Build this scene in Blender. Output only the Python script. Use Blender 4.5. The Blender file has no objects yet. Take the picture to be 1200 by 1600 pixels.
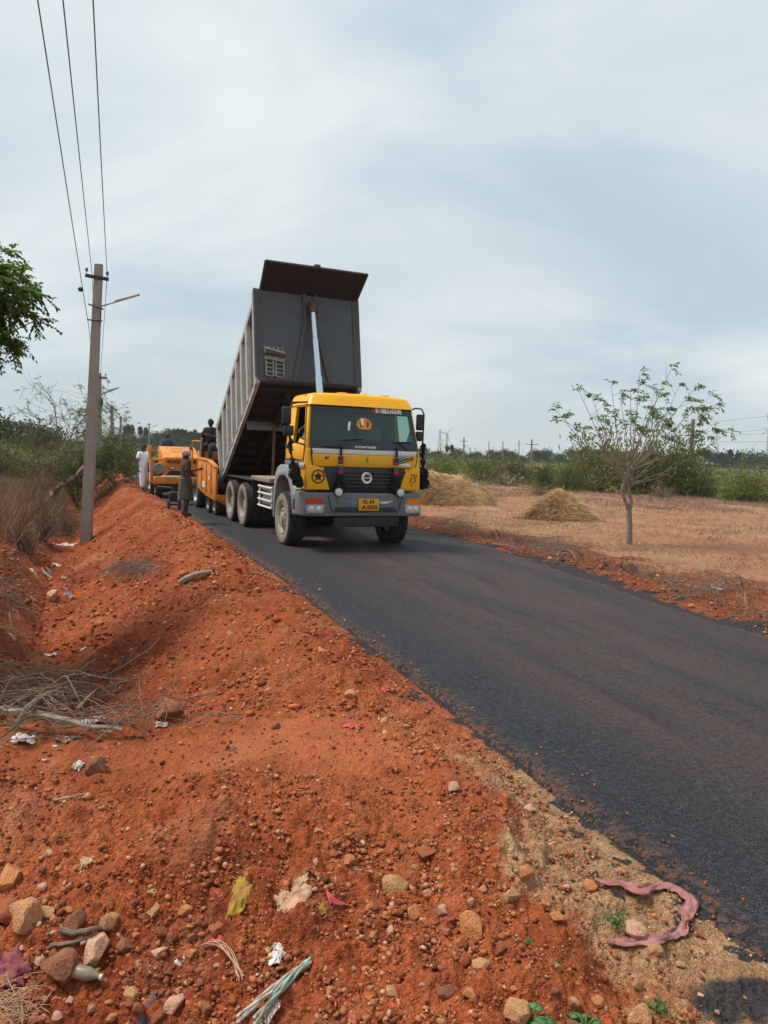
import bpy, bmesh, math, random
import numpy as np
from mathutils import Vector, Matrix, Euler
S = bpy.context.scene
COL = S.collection
PI = math.pi
R = math.radians
random.seed(7)
rng = np.random.default_rng(11)

# ------------------------------------------------------------------ camera
CAM_H = 1.9
PITCH, ROLL, FOC = 0.0809, 0.0349, 1155.6
cam = bpy.data.cameras.new('camera'); camo = bpy.data.objects.new('camera', cam); COL.objects.link(camo)
cam.sensor_fit = 'VERTICAL'; cam.sensor_height = 36.0; cam.lens = 26.0
cam.clip_start = 0.05; cam.clip_end = 8000
camo.matrix_world = Matrix.Translation((0, 0, CAM_H)) @ Matrix.Rotation(PI/2-PITCH, 4, 'X') @ Matrix.Rotation(ROLL, 4, 'Z')
S.camera = camo
S.view_settings.view_transform = 'Standard'; S.view_settings.look = 'None'
S.view_settings.exposure = 0.0; S.view_settings.gamma = 1.0

# ------------------------------------------------------------------ sky and sun
SUN_EL, SUN_DIR = R(60), Vector((-0.96, 0.10, 0)).normalized()
W = bpy.data.worlds.new('World'); S.world = W; W.use_nodes = True
nt = W.node_tree; nt.nodes.clear()
def N(tree, typ, **kw):
    n = tree.nodes.new(typ)
    for k, v in kw.items():
        if k in n.inputs.keys(): n.inputs[k].default_value = v
        else: setattr(n, k, v)
    return n
def L(tree, a, b): tree.links.new(a, b)
sky = N(nt, 'ShaderNodeTexSky', sky_type='NISHITA', sun_disc=False)
sky.sun_elevation = SUN_EL; sky.sun_rotation = math.atan2(SUN_DIR.x, SUN_DIR.y)
sky.air_density = 1.0; sky.dust_density = 2.5; sky.ozone_density = 1.0
tc = N(nt, 'ShaderNodeTexCoord')
sep = N(nt, 'ShaderNodeSeparateXYZ'); L(nt, tc.outputs['Generated'], sep.inputs[0])
# project the view direction on a cloud layer, so that clouds shrink towards the horizon
zz = N(nt, 'ShaderNodeMath', operation='MAXIMUM'); zz.inputs[1].default_value = 0.0; L(nt, sep.outputs[2], zz.inputs[0])
za = N(nt, 'ShaderNodeMath', operation='ADD'); za.inputs[1].default_value = 0.42; L(nt, zz.outputs[0], za.inputs[0])
dx = N(nt, 'ShaderNodeMath', operation='DIVIDE'); L(nt, sep.outputs[0], dx.inputs[0]); L(nt, za.outputs[0], dx.inputs[1])
dy = N(nt, 'ShaderNodeMath', operation='DIVIDE'); L(nt, sep.outputs[1], dy.inputs[0]); L(nt, za.outputs[0], dy.inputs[1])
cmb = N(nt, 'ShaderNodeCombineXYZ'); L(nt, dx.outputs[0], cmb.inputs[0]); L(nt, dy.outputs[0], cmb.inputs[1])
mp = N(nt, 'ShaderNodeMapping'); mp.inputs['Scale'].default_value = (0.6, 1.0, 1); mp.inputs['Rotation'].default_value = (0, 0, R(14)); mp.inputs['Location'].default_value = (3.1, 1.4, 0)
L(nt, cmb.outputs[0], mp.inputs[0])
nz = N(nt, 'ShaderNodeTexNoise', Scale=1.05, Detail=6.0, Roughness=0.5, Distortion=0.35); L(nt, mp.outputs[0], nz.inputs['Vector'])
cr = N(nt, 'ShaderNodeValToRGB'); cr.color_ramp.elements[0].position = 0.30; cr.color_ramp.elements[1].position = 0.66
cr.color_ramp.elements[0].color = (0.72, 0.72, 0.72, 1); cr.color_ramp.elements[1].color = (1, 1, 1, 1)
L(nt, nz.outputs['Fac'], cr.inputs[0])
nz2 = N(nt, 'ShaderNodeTexNoise', Scale=2.1, Detail=5.0, Roughness=0.55, Distortion=0.5); L(nt, mp.outputs[0], nz2.inputs['Vector'])
cr2 = N(nt, 'ShaderNodeValToRGB'); cr2.color_ramp.elements[0].position = 0.36; cr2.color_ramp.elements[1].position = 0.66
cr2.color_ramp.elements[0].color = (5.6, 6.9, 7.8, 1); cr2.color_ramp.elements[1].color = (8.6, 9.2, 9.25, 1)
L(nt, nz2.outputs['Fac'], cr2.inputs[0])
mx = N(nt, 'ShaderNodeMix', data_type='RGBA'); L(nt, cr.outputs[0], mx.inputs['Factor']); L(nt, sky.outputs[0], mx.inputs['A']); L(nt, cr2.outputs[0], mx.inputs['B'])
bg = N(nt, 'ShaderNodeBackground', Strength=0.1); L(nt, mx.outputs['Result'], bg.inputs[0])
wo = N(nt, 'ShaderNodeOutputWorld'); L(nt, bg.outputs[0], wo.inputs[0])
sl = bpy.data.lights.new('sun', 'SUN'); sl.energy = 4.1; sl.angle = R(20); sl.color = (1, 0.95, 0.87)
so = bpy.data.objects.new('sun', sl); COL.objects.link(so)
sd = Vector((SUN_DIR.x*math.cos(SUN_EL), SUN_DIR.y*math.cos(SUN_EL), math.sin(SUN_EL)))
so.rotation_euler = sd.to_track_quat('Z', 'Y').to_euler(); so.location = (0, 0, 30)
try:
    S.cycles.max_bounces = 6; S.cycles.transparent_max_bounces = 12; S.cycles.volume_bounces = 1
    S.cycles.caustics_reflective = False; S.cycles.caustics_refractive = False
except Exception: pass

# ------------------------------------------------------------------ noise and land shape
def _h(i, j, s):
    n = (i.astype(np.int64)*374761393 + j.astype(np.int64)*668265263 + s*1442695041) & 0x7fffffff
    n = ((n ^ (n >> 13))*1274126177) & 0x7fffffff
    n = ((n ^ (n >> 15))*2246822519) & 0x7fffffff
    return (n ^ (n >> 16)).astype(np.float64)/0x7fffffff
def vnoise(x, y, s=0):
    xi = np.floor(x); yi = np.floor(y); fx = x-xi; fy = y-yi
    fx = fx*fx*fx*(fx*(fx*6-15)+10); fy = fy*fy*fy*(fy*(fy*6-15)+10)
    a = _h(xi, yi, s); b = _h(xi+1, yi, s); c = _h(xi, yi+1, s); d = _h(xi+1, yi+1, s)
    return (a+(b-a)*fx)*(1-fy) + (c+(d-c)*fx)*fy - 0.5
def fbm(x, y, o=4, s=0, g=0.5):
    r = 0; a = 1.0
    for k in range(o):
        r = r + a*vnoise(x*(2**k)+17.3*k, y*(2**k)-9.1*k, s+k); a *= g
    return r
def sm(x, a, b):
    t = np.clip((x-a)/(b-a), 0, 1); return t*t*(3-2*t)
_ky = np.array([-60, -30, -12, 0, 2.3, 3.5, 4.48, 5.5, 7.34, 11.48, 19.2, 28.8, 49.25, 65, 78, 95, 120, 150, 190, 260, 400])
_kx = np.array([25, 14, 7.0, 2.5, 1.68, 1.22, .85, .47, -.21, -1.77, -5.0, -9.15, -17.3, -22.8, -25.3, -24.5, -18, -6, 14, 50, 130.])
_ty = np.linspace(-60, 400, 4601)
_tx = np.interp(_ty, _ky, _kx)
for _ in range(2):
    _k = np.ones(13)/13; _p = np.pad(_tx, 6, mode='reflect', reflect_type='odd'); _tx = np.convolve(_p, _k, 'valid')
_td = np.gradient(_tx, _ty)
def XL(Y): return np.interp(Y, _ty, _tx)
def XLd(Y): return np.interp(Y, _ty, _td)
def RW(Y): return np.interp(Y, [0, 8, 11, 14, 17, 30, 60], [4.4, 4.5, 4.9, 5.2, 5.1, 4.7, 4.5])
def road(X, Y):
    k = 1/np.sqrt(1+XLd(Y)**2)
    s = (XL(Y)-X)*k
    return s, -s-RW(Y)
def Zbase(X, Y):
    X = np.asarray(X, float); Y = np.asarray(Y, float)
    s, w = road(X, Y)
    far = np.interp(s, [-.25, 0, .25, .8, 1.2, 2.3, 2.8, 3.3, 4.1, 5, 8, 30], [-.08, 0, .05, .10, .0, -.78, -1.02, -1.0, -.34, -.2, -.28, -.35])
    berm = np.interp(s, [0, .3, 1.0, 1.7, 2.8], [0, .10, .16, .10, 0])
    near = np.interp(s, [-.25, 0, .5, 1.5, 3, 5, 8, 30], [-.08, 0, .03, .02, -.10, -.22, -.28, -.35])
    t = sm(Y + 0.35*(vnoise(X*.7, Y*.7, 5)), 4.9, 6.7)
    zl = near*(1-t)+far*t + berm*sm(Y, 8, 16)
    pit = sm(Y, 3.5, 2.2)*sm(X, 0.5, -0.8)
    zl = zl - 0.42*pit
    zr = np.interp(w, [-.25, 0, .3, .8, 1.6, 4, 12], [-.08, 0, .05, .03, -.14, -.24, -.26])
    zr = zr - 0.65*sm(w, 14, 48)*(1-sm(Y, 90, 260))
    z = np.where(s > -.25, zl, np.where(w > -.25, zr, -.08))
    fl = sm(np.hypot(X, Y), 160, 420)
    return z*(1-fl) + fl*(-.5)
def Zg(X, Y):
    X = np.asarray(X, float); Y = np.asarray(Y, float)
    s, w = road(X, Y)
    z = Zbase(X, Y)
    off = np.maximum(s, w)
    m = sm(off, 0.0, 0.7)
    rough = np.where(s > 0, 1.0 - .6*sm(s, 7, 12), .55-.25*sm(w, 1.5, 4))
    trk = 1 - .75*np.exp(-((Y-4.55+.12*X)/.75)**2)*sm(X, 1.0, -.3)        # the worn track across the ditch
    r = np.hypot(X, Y)
    n = .20*fbm(X*.55, Y*.55, 3, 1) + trk*(.13*fbm(X*2.1, Y*2.1, 3, 21) + .05*fbm(X*8, Y*8, 3, 31))
    n2 = 1.2*fbm(X*.012, Y*.012, 3, 61)*sm(r, 120, 400)
    return z + m*rough*n*(1-.6*sm(r, 60, 200)) + n2
CP, SP_, CR_, SR_ = math.cos(PITCH), math.sin(PITCH), math.cos(ROLL), math.sin(ROLL)
def ray(px, py):
    a2 = (np.asarray(px, float)-600)/FOC; b2 = (800-np.asarray(py, float))/FOC
    a = a2*CR_-b2*SR_; b = a2*SR_+b2*CR_
    return a, CP+b*SP_, -SP_+b*CP
def ground(px, py):
    """where the sight line through a pixel of the photograph meets the land"""
    dx, dy, dz = ray(px, py); dx, dy, dz = np.broadcast_arrays(dx, dy, dz)
    t = np.full(dx.shape, .8); done = np.zeros(dx.shape, bool); prev = t.copy()
    for k in range(340):
        z = Zg(dx*t, dy*t)
        hit = (CAM_H+dz*t) < z
        done |= hit
        prev = np.where(done, prev, t); t = np.where(done, t, t*1.018)
    lo, hi = prev.copy(), t.copy()
    for k in range(18):
        mid = .5*(lo+hi); h = (CAM_H+dz*mid) < Zg(dx*mid, dy*mid)
        hi = np.where(h, mid, hi); lo = np.where(h, lo, mid)
    return dx*hi, dy*hi, Zg(dx*hi, dy*hi)
LAND = []
def gpt(px, py):
    d = ray(px, py)
    h = LAND[0].ray_cast(Vector((0, 0, CAM_H)), Vector([float(q) for q in d]).normalized())
    if h[0] is not None: return h[0]
    x, y, z = ground(np.array([px]), np.array([py])); return Vector((x[0], y[0], z[0]))
def at(px, py, Y):
    dx, dy, dz = ray(px, py); t = Y/dy
    return Vector((float(dx*t), float(Y), float(CAM_H+dz*t)))
def zg(x, y):
    h = LAND[0].ray_cast(Vector((x, y, 40)), Vector((0, 0, -1)))
    return h[0].z if h[0] is not None else float(Zg(np.array([x]), np.array([y]))[0])

# ------------------------------------------------------------------ object helpers
def tag(o, label=None, cat=None, group=None, kind=None):
    if label: o['label'] = label
    if cat: o['category'] = cat
    if group: o['group'] = group
    if kind: o['kind'] = kind
    return o
def link(name, me, mat=None, parent=None, smooth=False):
    o = bpy.data.objects.new(name, me); COL.objects.link(o)
    if mat is not None and len(me.materials) == 0:
        for m in (mat if isinstance(mat, (list, tuple)) else [mat]): me.materials.append(m)
    if parent is not None: o.parent = parent
    if smooth: me.shade_smooth()
    return o
def npmesh(name, V, F, mat=None, parent=None, smooth=False, mi=None):
    """F: (n,k) int array, one k for the whole mesh"""
    V = np.asarray(V, np.float32); F = np.asarray(F, np.int32)
    me = bpy.data.meshes.new(name)
    me.vertices.add(len(V)); me.vertices.foreach_set('co', V.ravel())
    k = F.shape[1]
    me.loops.add(F.size); me.loops.foreach_set('vertex_index', F.ravel())
    me.polygons.add(len(F)); me.polygons.foreach_set('loop_start', np.arange(0, F.size, k, dtype=np.int32))
    if mi is not None: me.polygons.foreach_set('material_index', np.asarray(mi, np.int32))
    me.update(calc_edges=True)
    return link(name, me, mat, parent, smooth)
def empty(name, loc=(0, 0, 0), rz=0.0):
    o = bpy.data.objects.new(name, None); COL.objects.link(o); o.empty_display_size = .2
    o.location = loc; o.rotation_euler = (0, 0, rz); return o
def copy_tree(o, parent=None):
    c = o.copy(); COL.objects.link(c)
    if parent is not None: c.parent = parent
    for ch in list(o.children): copy_tree(ch, c)
    return c

# ------------------------------------------------------------------ materials
MATS = {}
def mat(name, col, rough=.6, metal=0.0, var=.15, scale=6.0, bump=0.0, bscale=40.0, bdist=.01, dirt=None, dirtamt=0.0, dscale=2.0, spec=.5, coat=0.0):
    m = bpy.data.materials.new(name); m.use_nodes = True; t = m.node_tree
    p = t.nodes['Principled BSDF']
    p.inputs['Roughness'].default_value = rough; p.inputs['Metallic'].default_value = metal
    p.inputs['Specular IOR Level'].default_value = spec; p.inputs['Coat Weight'].default_value = coat
    tc = N(t, 'ShaderNodeTexCoord')
    nz = N(t, 'ShaderNodeTexNoise', Scale=scale, Detail=5.0, Roughness=.6); L(t, tc.outputs['Object'], nz.inputs['Vector'])
    cr = N(t, 'ShaderNodeValToRGB'); a, b = cr.color_ramp.elements
    a.position = .3; b.position = .7
    a.color = tuple(max(0, c*(1-var)) for c in col)+(1,); b.color = tuple(min(1, c*(1+var)) for c in col)+(1,)
    L(t, nz.outputs['Fac'], cr.inputs[0]); out = cr.outputs[0]
    if dirt is not None:
        nd = N(t, 'ShaderNodeTexNoise', Scale=dscale, Detail=7.0, Roughness=.65); L(t, tc.outputs['Object'], nd.inputs['Vector'])
        rd = N(t, 'ShaderNodeValToRGB'); rd.color_ramp.elements[0].position = .42; rd.color_ramp.elements[1].position = .72
        rd.color_ramp.elements[1].color = (dirtamt,)*3+(1,); L(t, nd.outputs['Fac'], rd.inputs[0])
        mx = N(t, 'ShaderNodeMix', data_type='RGBA'); L(t, rd.outputs[0], mx.inputs['Factor']); L(t, out, mx.inputs['A'])
        mx.inputs['B'].default_value = tuple(dirt)+(1,); out = mx.outputs['Result']
    L(t, out, p.inputs['Base Color'])
    if bump:
        nb = N(t, 'ShaderNodeTexNoise', Scale=bscale, Detail=4.0, Roughness=.6); L(t, tc.outputs['Object'], nb.inputs['Vector'])
        bp = N(t, 'ShaderNodeBump', Strength=bump, Distance=bdist); L(t, nb.outputs['Fac'], bp.inputs['Height']); L(t, bp.outputs[0], p.inputs['Normal'])
    MATS[name] = m; return m
def leafmat(name, cols, trans=.35, rough=.55, vary=.5):
    """foliage: colour varies from clump to clump and leaf to leaf, some light passes through"""
    m = bpy.data.materials.new(name); m.use_nodes = True; t = m.node_tree; p = t.nodes['Principled BSDF']
    p.inputs['Roughness'].default_value = rough; p.inputs['Specular IOR Level'].default_value = .3
    g = N(t, 'ShaderNodeNewGeometry'); tc = N(t, 'ShaderNodeTexCoord')
    nz = N(t, 'ShaderNodeTexNoise', Scale=1.3, Detail=3.0); L(t, tc.outputs['Object'], nz.inputs['Vector'])
    ad = N(t, 'ShaderNodeMath', operation='MULTIPLY_ADD'); L(t, g.outputs['Random Per Island'], ad.inputs[0]); ad.inputs[1].default_value = .55
    sc = N(t, 'ShaderNodeMath', operation='MULTIPLY_ADD'); L(t, nz.outputs['Fac'], sc.inputs[0]); sc.inputs[1].default_value = 1.1; sc.inputs[2].default_value = -.33
    L(t, sc.outputs[0], ad.inputs[2])
    oi = N(t, 'ShaderNodeObjectInfo'); ao = N(t, 'ShaderNodeMath', operation='MULTIPLY_ADD'); L(t, oi.outputs['Random'], ao.inputs[0]); ao.inputs[1].default_value = vary; L(t, ad.outputs[0], ao.inputs[2])
    sh_ = N(t, 'ShaderNodeMath', operation='SUBTRACT'); L(t, ao.outputs[0], sh_.inputs[0]); sh_.inputs[1].default_value = vary/2; ad = sh_
    cr = N(t, 'ShaderNodeValToRGB'); e = cr.color_ramp.elements
    e[0].position = .05; e[0].color = tuple(cols[0])+(1,); e[1].position = .95; e[1].color = tuple(cols[-1])+(1,)
    for i, c in enumerate(cols[1:-1]):
        q = e.new(.05+.9*(i+1)/(len(cols)-1)); q.color = tuple(c)+(1,)
    L(t, ad.outputs[0], cr.inputs[0]); L(t, cr.outputs[0], p.inputs['Base Color'])
    tr = N(t, 'ShaderNodeBsdfTranslucent'); L(t, cr.outputs[0], tr.inputs[0])
    ms = N(t, 'ShaderNodeMixShader'); ms.inputs[0].default_value = trans
    L(t, p.outputs[0], ms.inputs[1]); L(t, tr.outputs[0], ms.inputs[2]); L(t, ms.outputs[0], t.nodes['Material Output'].inputs[0])
    MATS[name] = m; return m
def ramp(t, src, stops):
    cr = N(t, 'ShaderNodeValToRGB'); e = cr.color_ramp.elements
    e[0].position, e[0].color = stops[0][0], tuple(stops[0][1])+(1,)
    e[1].position, e[1].color = stops[-1][0], tuple(stops[-1][1])+(1,)
    for q, c in stops[1:-1]:
        k = e.new(q); k.color = tuple(c)+(1,)
    L(t, src, cr.inputs[0]); return cr.outputs[0]
def mixc(t, fac, a, b, mode='MIX'):
    mx = N(t, 'ShaderNodeMix', data_type='RGBA', blend_type=mode)
    for v, k in ((fac, 'Factor'), (a, 'A'), (b, 'B')):
        if hasattr(v, 'links'): L(t, v, mx.inputs[k])
        else: mx.inputs[k].default_value = v if k == 'Factor' else tuple(v)+(1,)
    return mx.outputs['Result']
def math_(t, op, a, b=None, c=None):
    n = N(t, 'ShaderNodeMath', operation=op)
    for i, v in enumerate((a, b, c)):
        if v is None: continue
        if hasattr(v, 'links'): L(t, v, n.inputs[i])
        else: n.inputs[i].default_value = v
    return n.outputs[0]

# ------------------------------------------------------------------ the land (one sheet) and the road
def build_land():
    th = np.concatenate([np.linspace(-PI, -.62, 150, endpoint=False), np.linspace(-.62, .62, 620), np.linspace(.62, PI, 151)[1:-1]])
    r = np.concatenate([[.05, .3, .6, .9, 1.2, 1.5], np.geomspace(1.7, 9, 330, endpoint=False), np.geomspace(9, 40, 260, endpoint=False), np.geomspace(40, 300, 170, endpoint=False), np.geomspace(300, 2500, 50)])
    T, RR = np.meshgrid(th, r); X = RR*np.sin(T); Y = RR*np.cos(T)
    s, w = road(X, Y); off = np.maximum(s, w)
    Z = Zg(X, Y)
    fine = (.022*fbm(X*21, Y*21, 3, 41, .6) + .075*np.maximum(0, fbm(X*6.3, Y*6.3, 4, 71, .65)-.05) + .035*np.maximum(0, fbm(X*13, Y*13, 3, 76, .6)-.08))*sm(off, 0, .35)*(RR < 40)
    Z = Z + fine*np.where(s > 0, 1-.6*sm(s, 7, 10), .7)*(1-.75*np.exp(-((Y-4.55+.12*X)/.75)**2)*sm(X, 1.0, -.3))
    V = np.stack([X, Y, Z], -1).reshape(-1, 3)
    n = len(th); m = len(r)
    i = np.arange(m-1)[:, None]*n; j = np.arange(n)[None]; j2 = (j+1) % n
    F = np.stack([i+j, i+j2, i+n+j2, i+n+j], -1).reshape(-1, 4)
    nz = fbm(X*1.3, Y*1.3, 4, 81); nz2 = fbm(X*.25, Y*.25, 4, 91)
    d = np.where(s > 0, s, w)
    asph = np.where(off < -.02, 1, sm(d + .45*nz + .35*fbm(X*7, Y*7, 4, 87, .6), .09, -.06))
    asph = np.maximum(asph, np.exp(-(((X-1.45)/.38)**2+((Y-2.46)/.13)**2)**2)*(off > 0))
    sand = sm(s + .5*nz, .85, .15)*(.10+.90*sm(Y, 5.6, 3.3))*(s > 0) + .25*sm(w, 0, .4)*(w > 0)
    sand = np.maximum(sand, sm(X-.35*nz, .55, 1.3)*sm(Y, 3.4, 2.5)*(s > 0))
    straw = np.where(w > 0, sm(w + 1.6*nz+4.5*nz2, 1.2, 4.8)*.95, sm(s + 1.2*nz, 5.6, 7.5))
    straw = np.maximum(straw, sm(RR, 90, 130))
    green = np.where(X > XL(Y), sm(RR+12*nz2, 46, 70), sm(RR+14*nz2, 38, 60))
    o = npmesh('ground', V, F, None, smooth=True)
    from mathutils.bvhtree import BVHTree
    jj = np.nonzero((th > -.63) & (th < .63))[0]; ii = np.nonzero((r > 1.4) & (r < 90))[0]
    sub = V.reshape(m, n, 3)[ii[0]:ii[-1]+1, jj[0]:jj[-1]+1]; a_, b_ = sub.shape[:2]; g = np.arange(a_*b_).reshape(a_, b_)
    LAND.append(BVHTree.FromPolygons(sub.reshape(-1, 3).tolist(), np.stack([g[:-1, :-1], g[:-1, 1:], g[1:, 1:], g[1:, :-1]], -1).reshape(-1, 4).tolist()))
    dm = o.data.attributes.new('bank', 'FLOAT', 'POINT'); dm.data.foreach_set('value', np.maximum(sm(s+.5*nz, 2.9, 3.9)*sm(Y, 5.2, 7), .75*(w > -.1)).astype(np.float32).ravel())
    tk = o.data.attributes.new('track', 'FLOAT', 'POINT'); tk.data.foreach_set('value', np.clip(np.exp(-((Y-4.45+.12*X+.3*nz)/.7)**2)*sm(X, 1.0, -.2)+.55*np.exp(-((s-.9+.5*nz)/.45)**2)*(s > 0), 0, 1).astype(np.float32).ravel())
    a = o.data.color_attributes.new('zone', 'FLOAT_COLOR', 'POINT')
    a.data.foreach_set('color', np.clip(np.stack([sand, asph, straw, green], -1), 0, 1).astype(np.float32).ravel())
    m_ = bpy.data.materials.new('earth'); m_.use_nodes = True; t = m_.node_tree; p = t.nodes['Principled BSDF']
    p.inputs['Roughness'].default_value = .95; p.inputs['Specular IOR Level'].default_value = .15
    tc = N(t, 'ShaderNodeTexCoord'); ob = tc.outputs['Object']
    at_ = N(t, 'ShaderNodeVertexColor', layer_name='zone'); sp = N(t, 'ShaderNodeSeparateColor'); L(t, at_.outputs[0], sp.inputs[0])
    def noise(sc, det=6.0, ro=.6, dis=0.0):
        n = N(t, 'ShaderNodeTexNoise', Scale=sc, Detail=det, Roughness=ro, Distortion=dis); L(t, ob, n.inputs['Vector']); return n.outputs['Fac']
    n1, n2, n3, n4 = noise(1.1, 8, .62), noise(9, 6, .7), noise(.35, 5), noise(55, 4, .7)
    red = ramp(t, n1, [(.30, (.17, .042, .017)), (.50, (.32, .076, .027)), (.68, (.45, .135, .055))])
    red = mixc(t, .55, red, ramp(t, n2, [(.30, (.085, .019, .008)), (.5, (.33, .073, .024)), (.72, (.54, .165, .064))]))
    vo = N(t, 'ShaderNodeTexVoronoi', Scale=48.0, Randomness=1.0); L(t, ob, vo.inputs['Vector'])
    spk = ramp(t, vo.outputs['Color'], [(.25, (.55, .55, .55)), (.62, (1, 1, 1)), (.92, (1.5, 1.35, 1.3))])
    vo2 = N(t, 'ShaderNodeTexVoronoi', Scale=150.0, Randomness=1.0); L(t, ob, vo2.inputs['Vector'])
    spk2 = ramp(t, vo2.outputs['Color'], [(.2, (.6, .6, .6)), (.6, (1, 1, 1)), (.9, (1.55, 1.45, 1.4))])
    red = mixc(t, .55, red, mixc(t, 1.0, red, spk, 'MULTIPLY'))
    red = mixc(t, .6, red, mixc(t, 1.0, red, spk2, 'MULTIPLY'))
    red = mixc(t, .8, red, mixc(t, 1.0, red, ramp(t, n3, [(.34, (.55, .52, .52)), (.5, (1, 1, 1)), (.66, (1.2, 1.3, 1.42))]), 'MULTIPLY'))
    red = mixc(t, ramp(t, noise(.9, 7, .7, .5), [(.52, (0, 0, 0)), (.68, (.65,)*3)]), red, ramp(t, n4, [(.3, (.33, .125, .06)), (.7, (.52, .25, .135))]))
    red = mixc(t, ramp(t, noise(2.3, 7, .7, .8), [(.56, (0, 0, 0)), (.68, (.6,)*3)]), red, (.13, .034, .016))
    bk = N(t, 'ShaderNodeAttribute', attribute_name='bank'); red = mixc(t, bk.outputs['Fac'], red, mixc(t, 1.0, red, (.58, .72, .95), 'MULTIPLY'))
    tk = N(t, 'ShaderNodeAttribute', attribute_name='track'); red = mixc(t, math_(t, 'MULTIPLY', tk.outputs['Fac'], ramp(t, n1, [(.3, (.25,)*3), (.7, (.7,)*3)])), red, ramp(t, n4, [(.3, (.34, .088, .030)), (.7, (.50, .165, .066))]))
    sand_c = ramp(t, n2, [(.3, (.22, .115, .055)), (.55, (.38, .22, .115)), (.75, (.50, .33, .19))])
    sand_c = mixc(t, .7, sand_c, mixc(t, 1.0, sand_c, spk2, 'MULTIPLY'))
    asp_c = ramp(t, n4, [(.3, (.014, .013, .014)), (.7, (.075, .066, .063))])
    st = ramp(t, noise(.55, 9, .7), [(.30, (.22, .075, .038)), (.44, (.24, .125, .078)), (.54, (.37, .21, .115)), (.70, (.50, .33, .165))])
    st = mixc(t, .4, st, ramp(t, n2, [(.3, (.15, .075, .04)), (.7, (.52, .34, .18))]))
    st = mixc(t, ramp(t, noise(.16, 5, .6, .6), [(.40, (0, 0, 0)), (.62, (.75,)*3)]), st, ramp(t, n2, [(.3, (.24, .095, .052)), (.7, (.47, .22, .125))]))
    st = mixc(t, .5, st, mixc(t, 1.0, st, spk2, 'MULTIPLY'))
    gr = ramp(t, noise(.05, 8, .65), [(.34, (.07, .078, .028)), (.5, (.16, .135, .05)), (.62, (.10, .105, .032)), (.75, (.25, .19, .085))])
    def edge(v, lo, hi, k=.5):
        q = math_(t, 'MULTIPLY_ADD', math_(t, 'SUBTRACT', n2, .5), k, v)
        mr = N(t, 'ShaderNodeMapRange', interpolation_type='SMOOTHSTEP'); L(t, q, mr.inputs[0]); mr.inputs[1].default_value = lo; mr.inputs[2].default_value = hi
        return mr.outputs[0]
    c = mixc(t, edge(sp.outputs[0], .2, .8, 1.1), red, sand_c)
    c = mixc(t, edge(sp.outputs[2], .25, .75, 1.2), c, st)
    c = mixc(t, edge(at_.outputs['Alpha'], .2, .8, .6), c, gr)
    c = mixc(t, edge(sp.outputs[1], .25, .75, 1.6), c, asp_c)
    L(t, c, p.inputs['Base Color'])
    hh = math_(t, 'MULTIPLY_ADD', vo.outputs['Distance'], -.8, math_(t, 'MULTIPLY_ADD', n2, 1.3, math_(t, 'MULTIPLY', n4, .5)))
    hh = math_(t, 'MULTIPLY_ADD', vo2.outputs['Distance'], -.35, hh)
    bp = N(t, 'ShaderNodeBump', Strength=.9, Distance=.022); L(t, hh, bp.inputs['Height']); L(t, bp.outputs[0], p.inputs['Normal'])
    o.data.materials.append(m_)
    tag(o, 'red earth banks and dry straw coloured field beside the black road', kind='structure')
build_land()
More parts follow.
